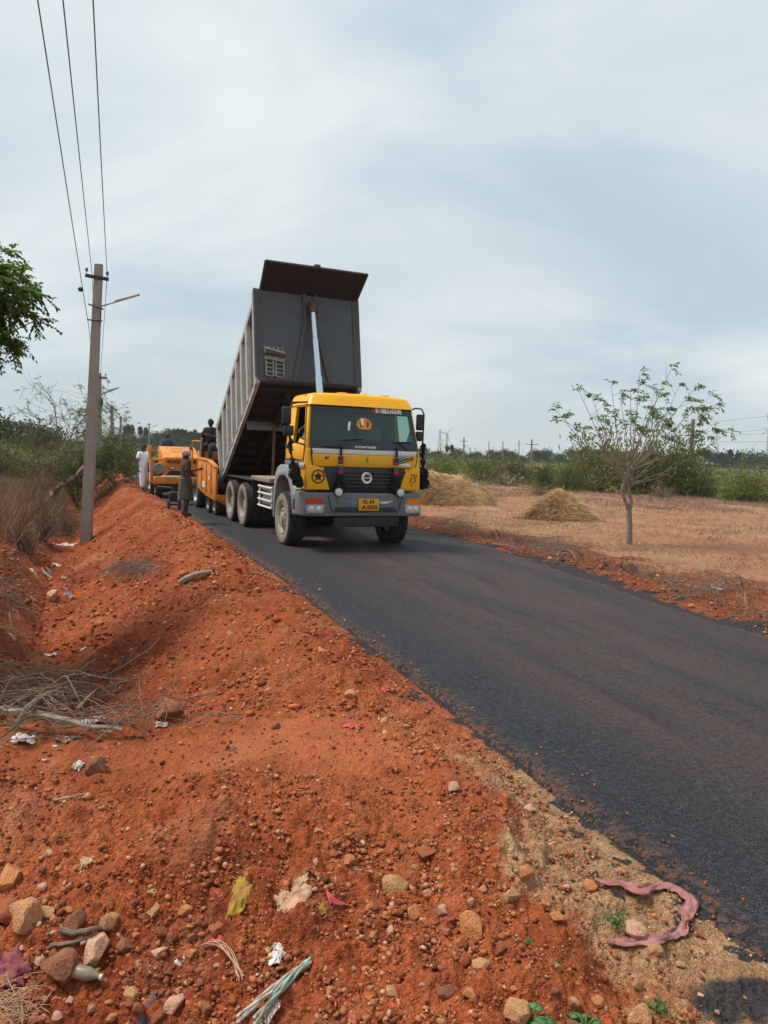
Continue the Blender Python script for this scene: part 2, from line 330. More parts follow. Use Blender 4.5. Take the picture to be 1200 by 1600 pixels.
def build_road():
    ys = [-40]
    while ys[-1] < 200: ys.append(ys[-1] + (1.0 if ys[-1] < 0 else max(.035, .006*max(ys[-1], 1))))
    ys = np.array(ys); u = np.concatenate([[0, .012, .03], np.linspace(.05, .95, 46), [.97, .988, 1]])
    YY, U = np.meshgrid(ys, u, indexing='ij')
    dX = XLd(YY); k = 1/np.sqrt(1+dX**2); tx, ty = -dX*k, -k                 # unused sign: along; normal to the right is (k, -dX*k)
    nx, ny = k, -dX*k
    wd = RW(YY)
    rag = np.where(U < .5, 1, -1)*sm(np.abs(U-.5), .44, .5)*(.10*fbm(YY*1.1, U*0+np.round(U), 3, 7, .62)+.09*fbm(YY*7, U*0+np.round(U), 3, 17, .62))
    dist = U*wd - rag
    X = XL(YY)+nx*dist; Y = YY+ny*dist
    Z = .018+.035*(1-(2*U-1)**2) + .012*fbm(X*.7, Y*.7, 3, 3) + .006*fbm(X*14, Y*14, 3, 13)
    Z = np.where((U == 0) | (U == 1), -.06, Z)
    V = np.stack([X, Y, Z], -1).reshape(-1, 3); n = len(u); m = len(ys)
    i = np.arange(m-1)[:, None]*n; j = np.arange(n-1)[None]
    F = np.stack([i+j, i+j+1, i+n+j+1, i+n+j], -1).reshape(-1, 4)
    o = npmesh('road', V, F, None, smooth=True)
    a = o.data.attributes.new('across', 'FLOAT', 'POINT'); a.data.foreach_set('value', U.astype(np.float32).ravel())
    b = o.data.attributes.new('along', 'FLOAT', 'POINT'); b.data.foreach_set('value', YY.astype(np.float32).ravel())
    m_ = bpy.data.materials.new('fresh_asphalt'); m_.use_nodes = True; t = m_.node_tree; p = t.nodes['Principled BSDF']
    p.inputs['Specular IOR Level'].default_value = .18
    tc = N(t, 'ShaderNodeTexCoord'); ob = tc.outputs['Object']
    aa = N(t, 'ShaderNodeAttribute', attribute_name='across'); al = N(t, 'ShaderNodeAttribute', attribute_name='along')
    cm = N(t, 'ShaderNodeCombineXYZ'); L(t, math_(t, 'MULTIPLY', aa.outputs['Fac'], 9.0), cm.inputs[0]); L(t, math_(t, 'MULTIPLY', al.outputs['Fac'], .28), cm.inputs[1])
    stn = N(t, 'ShaderNodeTexNoise', Scale=1.0, Detail=6.0, Roughness=.6); L(t, cm.outputs[0], stn.inputs['Vector'])
    n1 = N(t, 'ShaderNodeTexNoise', Scale=130.0, Detail=3.0, Roughness=.7); L(t, ob, n1.inputs['Vector'])
    n2 = N(t, 'ShaderNodeTexNoise', Scale=1.4, Detail=6.0, Roughness=.6); L(t, ob, n2.inputs['Vector'])
    n3 = N(t, 'ShaderNodeTexNoise', Scale=26.0, Detail=4.0, Roughness=.7); L(t, ob, n3.inputs['Vector'])
    base = ramp(t, n1.outputs['Fac'], [(.32, (.006, .006, .007)), (.5, (.024, .025, .029)), (.66, (.082, .085, .094))])
    base = mixc(t, 1.0, base, ramp(t, n3.outputs['Fac'], [(.3, (.5, .5, .5)), (.7, (1.45, 1.45, 1.45))]), 'MULTIPLY')
    dust = ramp(t, n1.outputs['Fac'], [(.3, (.036, .021, .018)), (.7, (.150, .088, .074))])
    mid = ramp(t, aa.outputs['Fac'], [(.10, (0, 0, 0)), (.28, (.85, .85, .85)), (.65, (.95, .95, .95)), (.9, (.7, .7, .7)), (1.0, (.4, .4, .4))])
    f = math_(t, 'MULTIPLY', mid, ramp(t, stn.outputs['Fac'], [(.36, (.12,)*3), (.56, (1,)*3)]))
    f = math_(t, 'MULTIPLY', f, ramp(t, n2.outputs['Fac'], [(.3, (.35,)*3), (.65, (1,)*3)]))
    f = math_(t, 'MULTIPLY', f, ramp(t, n3.outputs['Fac'], [(.36, (.45,)*3), (.60, (1,)*3)]))
    c = mixc(t, f, base, dust)
    tanf = ramp(t, stn.outputs['Fac'], [(.62, (0, 0, 0)), (.78, (.45,)*3)])
    tanf = math_(t, 'MULTIPLY', tanf, ramp(t, n3.outputs['Fac'], [(.42, (0, 0, 0)), (.62, (1, 1, 1))]))
    c = mixc(t, math_(t, 'MULTIPLY', tanf, mid), c, (.22, .14, .08))
    eg = math_(t, 'MULTIPLY', ramp(t, aa.outputs['Fac'], [(0, (.75,)*3), (.045, (0, 0, 0)), (.955, (0, 0, 0)), (1, (.75,)*3)]), ramp(t, n3.outputs['Fac'], [(.46, (0, 0, 0)), (.58, (1, 1, 1))]))
    c = mixc(t, eg, c, (.21, .085, .042))
    older = N(t, 'ShaderNodeMapRange', interpolation_type='SMOOTHSTEP'); L(t, al.outputs['Fac'], older.inputs[0]); older.inputs[1].default_value = 36; older.inputs[2].default_value = 44
    c = mixc(t, older.outputs[0], c, (.23, .235, .24))
    L(t, c, p.inputs['Base Color'])
    L(t, ramp(t, n2.outputs['Fac'], [(.3, (.62,)*3), (.7, (.86,)*3)]), p.inputs['Roughness'])
    h = math_(t, 'MULTIPLY_ADD', n1.outputs['Fac'], .7, n3.outputs['Fac'])
    bp = N(t, 'ShaderNodeBump', Strength=1.0, Distance=.014); L(t, h, bp.inputs['Height']); L(t, bp.outputs[0], p.inputs['Normal'])
    o.data.materials.append(m_)
    tag(o, 'freshly laid black asphalt road curving away to the left', kind='structure')
build_road()

# ------------------------------------------------------------------ mesh builder
class MB:
    def __init__(s): s.v = []; s.f = []; s.m = []; s.mi = 0
    def add(s, vs, fs):
        o = len(s.v); s.v += [tuple(q) for q in vs]; s.f += [tuple(i+o for i in q) for q in fs]; s.m += [s.mi]*len(fs); return s
    def bm(s, b, M=None):
        b.verts.index_update()
        vs = [(M @ q.co if M else q.co) for q in b.verts]; fs = [[q.index for q in f.verts] for f in b.faces]
        b.free(); return s.add(vs, fs)
    def box(s, c, d, rot=None, bev=0.0, seg=2):
        b = bmesh.new(); bmesh.ops.create_cube(b, size=1.0)
        for q in b.verts: q.co = Vector((q.co.x*d[0], q.co.y*d[1], q.co.z*d[2]))
        if bev > 0: bmesh.ops.bevel(b, geom=b.edges[:], offset=bev, segments=seg, affect='EDGES', profile=.5)
        M = Matrix.Translation(c)
        if rot is not None: M = M @ (rot if isinstance(rot, Matrix) else Euler(rot).to_matrix().to_4x4())
        return s.bm(b, M)
    def prism(s, poly, axis, a, b_, bev=0.0, seg=2):
        """polygon in the plane of the two other axes (in xyz order), extruded along axis from a to b_"""
        ax = 'xyz'.index(axis)
        def P(q, t): r = list(q); r.insert(ax, t); return Vector(r)
        b = bmesh.new(); n = len(poly)
        va = [b.verts.new(P(q, a)) for q in poly]; vb = [b.verts.new(P(q, b_)) for q in poly]
        b.faces.new(va[::-1]); b.faces.new(vb)
        for i in range(n): b.faces.new((va[i], va[(i+1) % n], vb[(i+1) % n], vb[i]))
        bmesh.ops.recalc_face_normals(b, faces=b.faces[:])
        if bev > 0: bmesh.ops.bevel(b, geom=b.edges[:], offset=bev, segments=seg, affect='EDGES', profile=.5)
        return s.bm(b)
    def tube(s, pts, r, n=8, cap=True):
        pts = [Vector(p) for p in pts]; rs = r if isinstance(r, (list, tuple)) else [r]*len(pts)
        vs = []; fs = []; up = None
        for i, p in enumerate(pts):
            d = (pts[min(i+1, len(pts)-1)]-pts[max(i-1, 0)]); d = d.normalized() if d.length > 1e-9 else Vector((0, 0, 1))
            if up is None: up = d.orthogonal().normalized()
            up = (up - d*up.dot(d)); up = up.normalized() if up.length > 1e-6 else d.orthogonal().normalized()
            w = d.cross(up)
            for k in range(n):
                a = 2*PI*k/n; vs.append(p+(up*math.cos(a)+w*math.sin(a))*rs[i])
        for i in range(len(pts)-1):
            for k in range(n):
                k2 = (k+1) % n; fs.append((i*n+k, i*n+k2, (i+1)*n+k2, (i+1)*n+k))
        if cap: fs.append(tuple(range(n))[::-1]); fs.append(tuple((len(pts)-1)*n+k for k in range(n)))
        return s.add(vs, fs)
    def lathe(s, prof, c, axis='z', n=24, close=False):
        """prof: (radius, height) pairs turned round an axis through c"""
        A = {'x': Matrix(((0, 0, 1), (1, 0, 0), (0, 1, 0))), 'y': Matrix(((0, 1, 0), (0, 0, 1), (1, 0, 0))), 'z': Matrix.Identity(3)}[axis]
        vs = []; fs = []; c = Vector(c); m = len(prof)
        for r, h in prof:
            for k in range(n):
                a = 2*PI*k/n; vs.append(c + A @ Vector((r*math.cos(a), r*math.sin(a), h)))
        for i in range(m-1 if not close else m):
            i2 = (i+1) % m
            for k in range(n):
                k2 = (k+1) % n; fs.append((i*n+k, i*n+k2, i2*n+k2, i2*n+k))
        if not close:
            if prof[0][0] > 1e-5: fs.append(tuple(range(n))[::-1])
            if prof[-1][0] > 1e-5: fs.append(tuple((m-1)*n+k for k in range(n)))
        return s.add(vs, fs)
    def blob(s, c, r, sub=2, jit=.0, seed=0, rot=None):
        b = bmesh.new(); bmesh.ops.create_icosphere(b, subdivisions=sub, radius=1.0)
        rr = random.Random(seed)
        for q in b.verts:
            k = 1+rr.uniform(-jit, jit); q.co = Vector((q.co.x*r[0]*k, q.co.y*r[1]*k, q.co.z*r[2]*k))
        M = Matrix.Translation(c)
        if rot is not None: M = M @ Euler(rot).to_matrix().to_4x4()
        return s.bm(b, M)
    def map(s, fn, start=0):
        s.v[start:] = [tuple(fn(*q)) for q in s.v[start:]]; return s
    def build(s, name, mt=None, parent=None, angle=35, fixn=True):
        me = bpy.data.meshes.new(name); me.from_pydata(s.v, [], s.f)
        if mt is not None:
            for q in (mt if isinstance(mt, (list, tuple)) else [mt]): me.materials.append(q)
        if any(s.m): me.polygons.foreach_set('material_index', s.m)
        if fixn:
            b = bmesh.new(); b.from_mesh(me); bmesh.ops.recalc_face_normals(b, faces=b.faces[:]); b.to_mesh(me); b.free()
        me.shade_smooth(); me.set_sharp_from_angle(angle=R(angle)); me.update()
        return link(name, me, None, parent)
def text_mesh(txt, size, depth=.003, bold=0.0, spacing=1.0, w=None):
    """lettering as (verts, faces) in the xz plane, centred, facing -y"""
    cu = bpy.data.curves.new('lettering', 'FONT'); cu.body = txt; cu.size = size; cu.extrude = depth; cu.offset = bold
    cu.align_x = 'CENTER'; cu.align_y = 'CENTER'; cu.space_character = spacing; cu.resolution_u = 3
    o = bpy.data.objects.new('lettering', cu); COL.objects.link(o)
    dg = bpy.context.evaluated_depsgraph_get(); me = bpy.data.meshes.new_from_object(o.evaluated_get(dg))
    v = [q.co.copy() for q in me.vertices]; f = [tuple(p.vertices) for p in me.polygons]
    bpy.data.objects.remove(o); bpy.data.curves.remove(cu); bpy.data.meshes.remove(me)
    if w:
        xs = [q.x for q in v]; k = w/(max(xs)-min(xs)); v = [Vector((q.x*k, q.y, q.z)) for q in v]
    return [(q.x, -q.z, q.y) for q in v], f

# ------------------------------------------------------------------ materials of made things
DUST = (.36, .22, .14)
yel = mat('yellow_paint', (.88, .41, .003), rough=.36, var=.04, scale=3, dirt=(.46, .22, .06), dirtamt=.22, dscale=5, spec=.35)
wht = mat('white_paint', (.75, .72, .68), rough=.5, var=.05, dirt=DUST, dirtamt=.2)
greyb = mat('blue_grey_paint', (.105, .135, .155), rough=.55, var=.1, dirt=(.24, .17, .13), dirtamt=.75, dscale=5)
greyf = mat('light_grey_paint', (.25, .285, .29), rough=.5, var=.08, dirt=(.28, .22, .18), dirtamt=.4, dscale=4)
blk = mat('black_plastic', (.014, .014, .016), rough=.5, var=.2)
blk2 = mat('dull_black_metal', (.022, .02, .02), rough=.75, var=.3, dirt=(.09, .06, .05), dirtamt=.45, dscale=5)
rub = mat('tyre_rubber', (.022, .021, .021), rough=.85, var=.25, scale=12, dirt=(.13, .10, .085), dirtamt=.4, dscale=6)
rubd = mat('dusty_sidewall', (.23, .20, .17), rough=.9, var=.22, scale=5, dirt=(.10, .085, .075), dirtamt=.5, dscale=9)
rim = mat('tan_rim', (.34, .28, .205), rough=.65, var=.2, scale=8, dirt=(.12, .09, .07), dirtamt=.6, dscale=8)
body_lt = mat('body_rib_grey', (.41, .395, .375), rough=.7, var=.10, scale=4, dirt=(.20, .17, .15), dirtamt=.5, dscale=6)
body_dk = mat('body_panel_shade_grey', (.075, .064, .058), rough=.7, var=.15, scale=4, dirt=(.13, .09, .07), dirtamt=.5, dscale=5)  # dark panel grey, with the recess shade between the ribs put into the colour
head_dk = mat('headboard_grey', (.066, .075, .089), rough=.55, var=.10, scale=2, dirt=(.047, .053, .063), dirtamt=.6, dscale=3)
cano_dk = mat('canopy_dark', (.017, .0165, .018), rough=.7, var=.15, scale=2, dirt=(.028, .026, .026), dirtamt=.5)
floor_dk = mat('body_floor_rust', (.022, .012, .010), rough=.8, var=.3, scale=5, dirt=(.012, .010, .010), dirtamt=.8, dscale=2)
oxide = mat('red_oxide', (.13, .055, .038), rough=.75, var=.25, dirt=(.05, .035, .03), dirtamt=.6)
chrome = mat('polished_steel', (.62, .68, .74), rough=.22, metal=.85, var=.03)
dullm = mat('dull_steel', (.24, .235, .22), rough=.5, metal=.5, var=.2, dirt=(.2, .15, .1), dirtamt=.4)
lens = mat('clear_lens', (.62, .63, .62), rough=.12, var=.25, scale=18)
lensd = mat('lamp_reflector', (.55, .55, .54), rough=.18, metal=.6, var=.3, scale=16)
amber = mat('amber_lens', (.75, .20, .01), rough=.2, var=.1)
redl = mat('red_lens', (.48, .055, .02), rough=.2, var=.1)
plate_y = mat('plate_yellow', (.80, .33, .01), rough=.5, var=.05)
ink = mat('black_ink', (.012, .012, .012), rough=.6, var=0)
inkw = mat('white_ink', (.78, .78, .78), rough=.5, var=0)
inkr = mat('red_ink', (.50, .02, .06), rough=.5, var=0)
inko = mat('orange_ink', (.72, .24, .012), rough=.5, var=.2, scale=40)
inkg = mat('green_ink', (.05, .36, .04), rough=.5, var=.1)
inkb = mat('blue_ink', (.04, .27, .46), rough=.5, var=.1)
inkm = mat('magenta_ink', (.60, .02, .20), rough=.6, var=.1)
band = mat('windscreen_frit', (.018, .021, .025), rough=.22, var=.05)
cabin = mat('cab_lining', (.060, .068, .066), rough=.8, var=.2)
seatm = mat('seat_cover', (.22, .24, .22), rough=.9, var=.15)
blackf = mat('black_tassel_yarn', (.006, .006, .007), rough=1.0, var=.3, scale=60)
def glassmat(name, tint, refl=.08):
    m = bpy.data.materials.new(name); m.use_nodes = True; t = m.node_tree; t.nodes.remove(t.nodes['Principled BSDF'])
    tr = N(t, 'ShaderNodeBsdfTransparent'); tr.inputs[0].default_value = tuple(tint)+(1,)
    gl = N(t, 'ShaderNodeBsdfGlossy', Roughness=.03); gl.inputs[0].default_value = (.9, .95, .95, 1)
    fr = N(t, 'ShaderNodeFresnel', IOR=1.45); f2 = math_(t, 'MULTIPLY_ADD', fr.outputs[0], .8, refl)
    ms = N(t, 'ShaderNodeMixShader'); L(t, f2, ms.inputs[0]); L(t, tr.outputs[0], ms.inputs[1]); L(t, gl.outputs[0], ms.inputs[2])
    L(t, ms.outputs[0], t.nodes['Material Output'].inputs[0]); return m
glass = glassmat('green_tinted_glass', (.50, .66, .62), .02)

# ------------------------------------------------------------------ the tipper truck
TX, TY, TYAW = -.844, 14.8173, .4175
def build_truck():
    root = empty('tipper_truck', (TX, TY, .03), TYAW)
    tag(root, 'yellow cabbed tipper truck on the black road with its grey dump body raised', 'truck')
    def part(mb, name, m, par=root, angle=35): return mb.build(name, m, par, angle)
    FY = -1.16
    lean = lambda x, y, z: (x*(1-max(0, z-1.88)*.10), y, z)
    # ---- cab shell
    c = MB()
    prof = [(-1.13, 1.14), (-1.165, 1.3), (-1.16, 1.6), (-1.12, 1.90), (.25, 1.90), (.25, 1.66), (-.50, 1.66), (-.60, 1.14)]
    c.prism(prof, 'x', -1.13, 1.13, .03, 3)
    c.prism([(-1.10, 1.88), (-.98, 1.88), (-.76, 2.72), (-.88, 2.74)], 'x', -1.13, -1.06, .012)
    c.prism([(-1.10, 1.88), (-.98, 1.88), (-.76, 2.72), (-.88, 2.74)], 'x', 1.06, 1.13, .012)
    for sx in (-1, 1):
        x0, x1 = sorted((sx*1.07, sx*1.13))
        c.prism([(-.20, 1.88), (.25, 1.88), (.25, 2.72), (-.17, 2.72)], 'x', x0, x1, .012)
        c.prism([(-.80, 2.66), (-.15, 2.66), (-.15, 2.73), (-.82, 2.73)], 'x', x0, x1, .01)
    c.box((0, .22, 2.3), (2.16, .05, .86))
    c.map(lean)
    cab = part(c, 'cab', yel)
    # roof cap
    rf = MB(); b = bmesh.new(); bmesh.ops.create_cube(b, size=1)
    for q in b.verts:
        top = q.co.z > 0; fr = q.co.y < 0
        q.co = Vector((q.co.x*(1.98 if top else 2.14), (-.80 if top else -.95) if fr else .26, 2.905 if top else 2.695))
    bmesh.ops.bevel(b, geom=[e for e in b.edges if max(v.co.z for v in e.verts) > 2.8], offset=.085, segments=4, affect='EDGES', profile=.55)
    bmesh.ops.subdivide_edges(b, edges=[e for e in b.edges if abs(e.verts[0].co.x-e.verts[1].co.x) > 1.4], cuts=6)
    for q in b.verts: q.co.z += (.035*(1-(q.co.x/1.05)**2) if q.co.z > 2.75 else 0); q.co.y -= .05*(1-(q.co.x/1.07)**2)*(q.co.y < -.3)
    rf.bm(b)
    for x in (-.3, .15, .55): rf.box((x, -.35, 2.945), (.16, .7, .03), bev=.012)
    part(rf, 'roof', yel, root)
    for x in (-.98, .99): part(MB().box((x, -.55, 2.86), (.05, .09, .05), bev=.012), 'roof_marker_lamp', blk, root)
    # doors
    for sx in (-1, 1):
        d = MB(); x0, x1 = sorted((sx*1.125, sx*1.142))
        d.prism([(-.93, 1.68), (-.97, 1.9), (-.95, 2.03), (-.62, 2.07), (-.55, 1.98), (-.22, 1.98), (-.18, 2.70), (.17, 2.70), (.20, 1.68)], 'x', x0, x1, .006)
        d.prism([(-.95, 2.03), (-.93, 2.03), (-.73, 2.66), (-.18, 2.66), (-.18, 2.70), (-.75, 2.70)], 'x', x0, x1, .004)
        d.map(lean); door = part(d, 'door', yel)
        s_ = MB(); s_.tube([(sx*1.140, y, z) for y, z in ((-.945, 1.67), (-.985, 1.9), (-.965, 2.03), (-.77, 2.70), (.21, 2.70), (.225, 1.67), (-.945, 1.67))], .008, 5); s_.map(lean); part(s_, 'door_gap', blk, door)
        # gutter over the door
        g = MB(); g.tube([(sx*1.15*.915, -.80, 2.735), (sx*1.15*.915, -.3, 2.755), (sx*1.15*.915, .24, 2.745)], .014, 6); part(g, 'rain_gutter', blk, door)
        h = MB(); h.box((sx*1.155, .06, 1.92), (.03, .16, .045), bev=.01); h.box((sx*1.148, .06, 1.92), (.012, .22, .09), bev=.004); part(h, 'handle', blk, door)
        q = MB(); q.prism([(-.97, 2.02), (-.63, 2.08), (-.67, 2.13), (-.85, 2.34)], 'x', sx*1.10-.004, sx*1.10+.004); q.map(lean); part(q, 'quarter_window', glass, door)
        fr = MB(); fr.tube([(sx*1.125, -.97, 2.02), (sx*1.125, -.62, 2.08), (sx*1.125, -.56, 1.99), (sx*1.125, -.2, 1.985)], .016, 6); fr.map(lean); part(fr, 'window_seal', blk, door)
        sd_ = MB(); sd_.box((sx*1.13, -.20, 1.60), (.02, .9, .115), bev=.008); part(sd_, 'sill_strip', greyb, root)
        il = MB(); il.box((sx*1.146, -.80, 1.575), (.018, .46, .10), bev=.012); part(il, 'side_repeater', lensd, root)
    # interior
    i_ = MB(); i_.box((0, -.70, 1.93), (2.0, .55, .10), bev=.04); i_.box((-.45, -.52, 2.02), (.5, .2, .16), bev=.05); part(i_, 'dashboard', cabin)
    i_ = MB(); i_.box((0, .185, 2.3), (2.06, .02, .8)); i_.box((0, -.3, 1.905), (2.1, 1.0, .02)); i_.box((0, -.35, 2.69), (1.96, 1.0, .02)); part(i_, 'cab_lining', cabin)
    for x in (-.52, .52):
        s_ = MB(); s_.box((x, -.02, 2.12), (.50, .14, .55), (R(-8), 0, 0), .05, 3); s_.box((x, .02, 2.47), (.27, .10, .22), (R(-8), 0, 0), .05, 3); part(s_, 'seat', seatm)
    w_ = MB()
    ring = [(-.5+.22*math.cos(a), -.53+.08*math.sin(a), 2.08+.20*math.sin(a)) for a in np.linspace(0, 2*PI, 21)]
    w_.tube(ring, .014, 6, False); w_.tube([(-.7, -.53, 2.08), (-.3, -.53, 2.08)], .012, 6); w_.tube([(-.5, -.53, 2.08), (-.5, -.6, 1.95)], .025, 6); part(w_, 'steering_wheel', blk)
    # windscreen: glass with a dark frit round it and a sun strip
    nu, nv = 13, 9
    def WS(a, b_, off=0.0):      # a across -1..1, b_ 0 bottom .. 1 top
        hw = 1.085-.085*b_
        return (a*hw, -1.145+.245*b_ - .045*(1-a*a) - off, 1.905+.82*b_)
    def sheet(a0, a1, b0, b1, off, th=.006):
        m_ = MB(); vs = []; 
        for k in (0, 1):
            for j in range(nv):
                for i in range(nu): vs.append(WS(a0+(a1-a0)*i/(nu-1), b0+(b1-b0)*j/(nv-1), off+(0 if k else -th)))
        fs = []; n = nu*nv
        for j in range(nv-1):
            for i in range(nu-1):
                q = j*nu+i; fs.append((n+q, n+q+1, n+q+nu+1, n+q+nu)); fs.append((q, q+nu, q+nu+1, q+1))
        for i in range(nu-1):
            fs.append((i, i+1, n+i+1, n+i)); q = (nv-1)*nu+i; fs.append((q, n+q, n+q+1, q+1))
        for j in range(nv-1):
            q = j*nu; fs.append((q, n+q, n+q+nu, q+nu)); q += nu-1; fs.append((q, q+nu, n+q+nu, n+q))
        return m_.add(vs, fs)
    ws = part(sheet(-.97, .97, .08, .98, 0), 'windscreen', glass)
    fb = MB()
    for q in ((-1, 1, 0, .20), (-1, 1, .80, 1), (-1, -.955, .2, .80), (.955, 1, .2, .80)): m_ = sheet(*q, .004); fb.add(m_.v, m_.f)
    part(fb, 'windscreen_border', band, ws)
    def decal(vs, a, b_, off, tilt=True):  # put a flat drawing (x, y, z) on the windscreen
        out = []
        for x, y, z in vs:
            bb = b_+z/.82; aa = a + x/(1.085-.085*bb); p = WS(aa, bb, off-y); out.append(p)
        return out
    st = MB()
    def rect(x0, x1, z0, z1, n=5): return [(x0+(x1-x0)*i/n, 0, z) for z in (z0, z1) for i in range(n+1)], [(i, i+1, n+1+i+1, n+1+i) for i in range(n)]
    v, f = text_mesh('RI  UBBULAKSHMI', .140, .0015, .005, .95, .54); st.add(decal([(x+.035, y, z) for x, y, z in v], .475, .90, .009), f); part(st, 'windscreen_lettering', inkw, ws)
    st = MB()
    v, f = text_mesh('S', .140, .0015, .007, 1, .06); 
    st.add(decal([(x-.275, y, z) for x, y, z in v], .475, .90, .009), f); st.add(decal([(x-.150, y, z) for x, y, z in v], .475, .90, .009), f)
    part(st, 'windscreen_initial', inkr, ws)
    st = MB(); v, f = text_mesh('SATHYAM TRADERS', .055, .001, .001, 1, .42); st.add(decal(v, -.02, .045, .009), f); part(st, 'lower_lettering', inkw, ws)
    st = MB()
    for k in range(16):
        a0 = PI*(k+.08)/16; a1 = PI*(k+.92)/16; 
        r0, r1 = .105, .155+.012*(k % 2)
        st.add(decal([(r0*math.cos(a0), 0, r0*math.sin(a0)*.9-.02), (r1*math.cos(a0), 0, r1*math.sin(a0)*.9-.02), (r1*math.cos(a1), 0, r1*math.sin(a1)*.9-.02), (r0*math.cos(a1), 0, r0*math.sin(a1)*.9-.02)], -.01, .56, .008), [(0, 1, 2, 3)])
    for (cx, cz, rx, rz_) in ((0, .0, .055, .085), (0, .095, .03, .03), (-.11, -.03, .03, .045), (.11, -.03, .03, .045), (0, -.07, .12, .022)):
        st.add(decal([(cx+rx*math.cos(a), 0, cz+rz_*math.sin(a)) for a in np.linspace(0, 2*PI, 14, endpoint=False)], -.01, .56, .009), [tuple(range(14))])
    part(st, 'fan_sticker', inko, ws)
    st = MB(); v, f = rect(-.03, .028, -.01, .115, 2); st.add(decal(v, -.045, .56, .0105), f); part(st, 'pale_sticker', wht, ws)
    st = MB(); st.add(decal([(-.02, 0, -.09), (.012, 0, -.09), (.045, 0, .07), (.012, 0, .08), (-.012, 0, .02)], -.31, .52, .006), [(0, 1, 2, 3, 4)]); part(st, 'white_sticker', inkw, ws)
    for a0, a1, b0, b1, c0, c1, e0, e1 in ((-.42, -.80, .035, .05, -.62, -.60, .01, .04), (-.42, -.06, .20, .235, -.62, -.30, .01, .21), (.52, .88, .185, .20, .80, .62, .0, .19)):
        wp = MB(); wp.tube([WS(a0, b0, .02), WS((a0+a1)/2, (b0+b1)/2, .03), WS(a1, b1, .02)], .011, 6); wp.tube([WS(c0, e0, .02), WS(c1, e1, .03)], .009, 6); part(wp, 'wiper', blk, ws)
    wp = MB()
    for a0, a1, b0, b1 in () and ((-.42, -.80, .035, .05), (-.42, -.06, .20, .235), (.52, .88, .185, .20)):
        wp.tube([WS(a0, b0, .02), WS((a0+a1)/2, (b0+b1)/2, .03), WS(a1, b1, .02)], .011, 6)
    # ---- front: stripe, bonnet flap, corner panels, grille
    p_ = MB(); p_.prism([(-1.02, 1.575), (-1.05, 1.80), (1.05, 1.80), (1.02, 1.575)], 'y', FY-.022, FY+.02, .008)
    bon = part(p_, 'bonnet_flap', yel)
    p_ = MB(); p_.prism([(-1.035, 1.562), (-1.068, 1.80), (-1.062, 1.905), (1.062, 1.905), (1.068, 1.80), (1.035, 1.562)], 'y', FY-.012, FY+.02); part(p_, 'flap_gap', blk, bon)
    p_ = MB(); p_.prism([(-1.03, 1.805), (-1.05, 1.895), (1.05, 1.895), (1.03, 1.805)], 'y', FY-.020, FY+.02, .004); part(p_, 'white_stripe', wht)
    p_ = MB(); v, f = text_mesh('BHARATBENZ', .095, .006, .001, 1.55, 1.24); p_.add([(x+.03, y+FY-.028, z+1.642) for x, y, z in v], f); part(p_, 'bonnet_lettering', mat('champagne_letters', (.66, .50, .16), rough=.3, metal=.4, var=.05), bon)
    p_ = MB(); v, f = text_mesh('V', .07, .002, .003); p_.add([(x-.75, y+FY-.025, z+1.73) for x, y, z in v], f); p_.box((-.79, FY-.024, 1.725), (.035, .004, .045)); part(p_, 'small_badge', ink, bon)
    p_ = MB(); p_.prism([(.0, 1.655), (.035, 1.66), (.05, 1.70), (.04, 1.745), (.055, 1.785), (.02, 1.76), (-.012, 1.71)], 'y', FY-.027, FY-.023); part(p_, 'green_leaf_decal', inkg, bon)
    p_ = MB(); p_.prism([(.52, 1.665), (.66, 1.70), (.93, 1.775), (.72, 1.79), (.60, 1.73)], 'y', FY-.026, FY-.0225); part(p_, 'blue_flash_decal', inkb, bon)
    p_ = MB(); p_.prism([(.62, 1.625), (.92, 1.61), (.90, 1.66), (.74, 1.675)], 'y', FY-.026, FY-.0225); part(p_, 'white_flash_decal', inkw, bon)
    p_ = MB(); p_.prism([(.62, 1.645), (.94, 1.745), (.97, 1.735), (.64, 1.63)], 'y', FY-.030, FY-.027); p_.prism([(.62, 1.685), (.94, 1.785), (.97, 1.775), (.64, 1.67)], 'y', FY-.030, FY-.027); p_.box((.955, FY-.0285, 1.76), (.03, .003, .05)); part(p_, 'black_flash_decal', ink, bon)
    for sx in (-1, 1):
        q = MB(); q.prism([(sx*.70, 1.15), (sx*.80, 1.46), (sx*.92, 1.565), (sx*1.02, 1.585), (sx*1.115, 1.585), (sx*1.125, 1.15)], 'y', FY-.035, FY+.02, .014, 3)
        cp = part(q, 'corner_panel', yel)
        if sx < 0:
            q = MB(); cx, cz = -.93, 1.39; y0 = FY-.041
            q.lathe([(.105, -.003), (.105, .003), (.128, .003), (.128, -.003)], (cx, y0, cz), 'y', 28, True)
            pts = [(cx+(.10 if k % 2 == 0 else .042)*math.sin(PI*k/5), cz+(.10 if k % 2 == 0 else .042)*math.cos(PI*k/5)) for k in range(10)]
            q.prism(pts, 'y', y0-.003, y0+.003); part(q, 'star_decal', ink, cp)
        else:
            q = MB(); y0 = FY-.041; rr = random.Random(3)
            for k in range(9):
                a = k*2.4; r_ = .03+.009*k; cx, cz = .97+r_*math.cos(a)*.7, 1.37+r_*math.sin(a)*1.1
                q.tube([(cx, y0, cz), (cx+.03*math.cos(a+1), y0, cz+.045*math.sin(a+1.2)), (cx+.03*math.cos(a+2), y0, cz+.07*math.sin(a+1.9))], [.009, .007, .003], 5)
            part(q, 'swirl_decal', ink, cp)
    g = MB(); g.prism([(-.70, 1.12), (-.83, 1.50), (-.80, 1.565), (.80, 1.565), (.83, 1.50), (.70, 1.12)], 'y', FY-.012, FY+.03, .01)
    gr = part(g, 'grille', blk)
    g = MB()
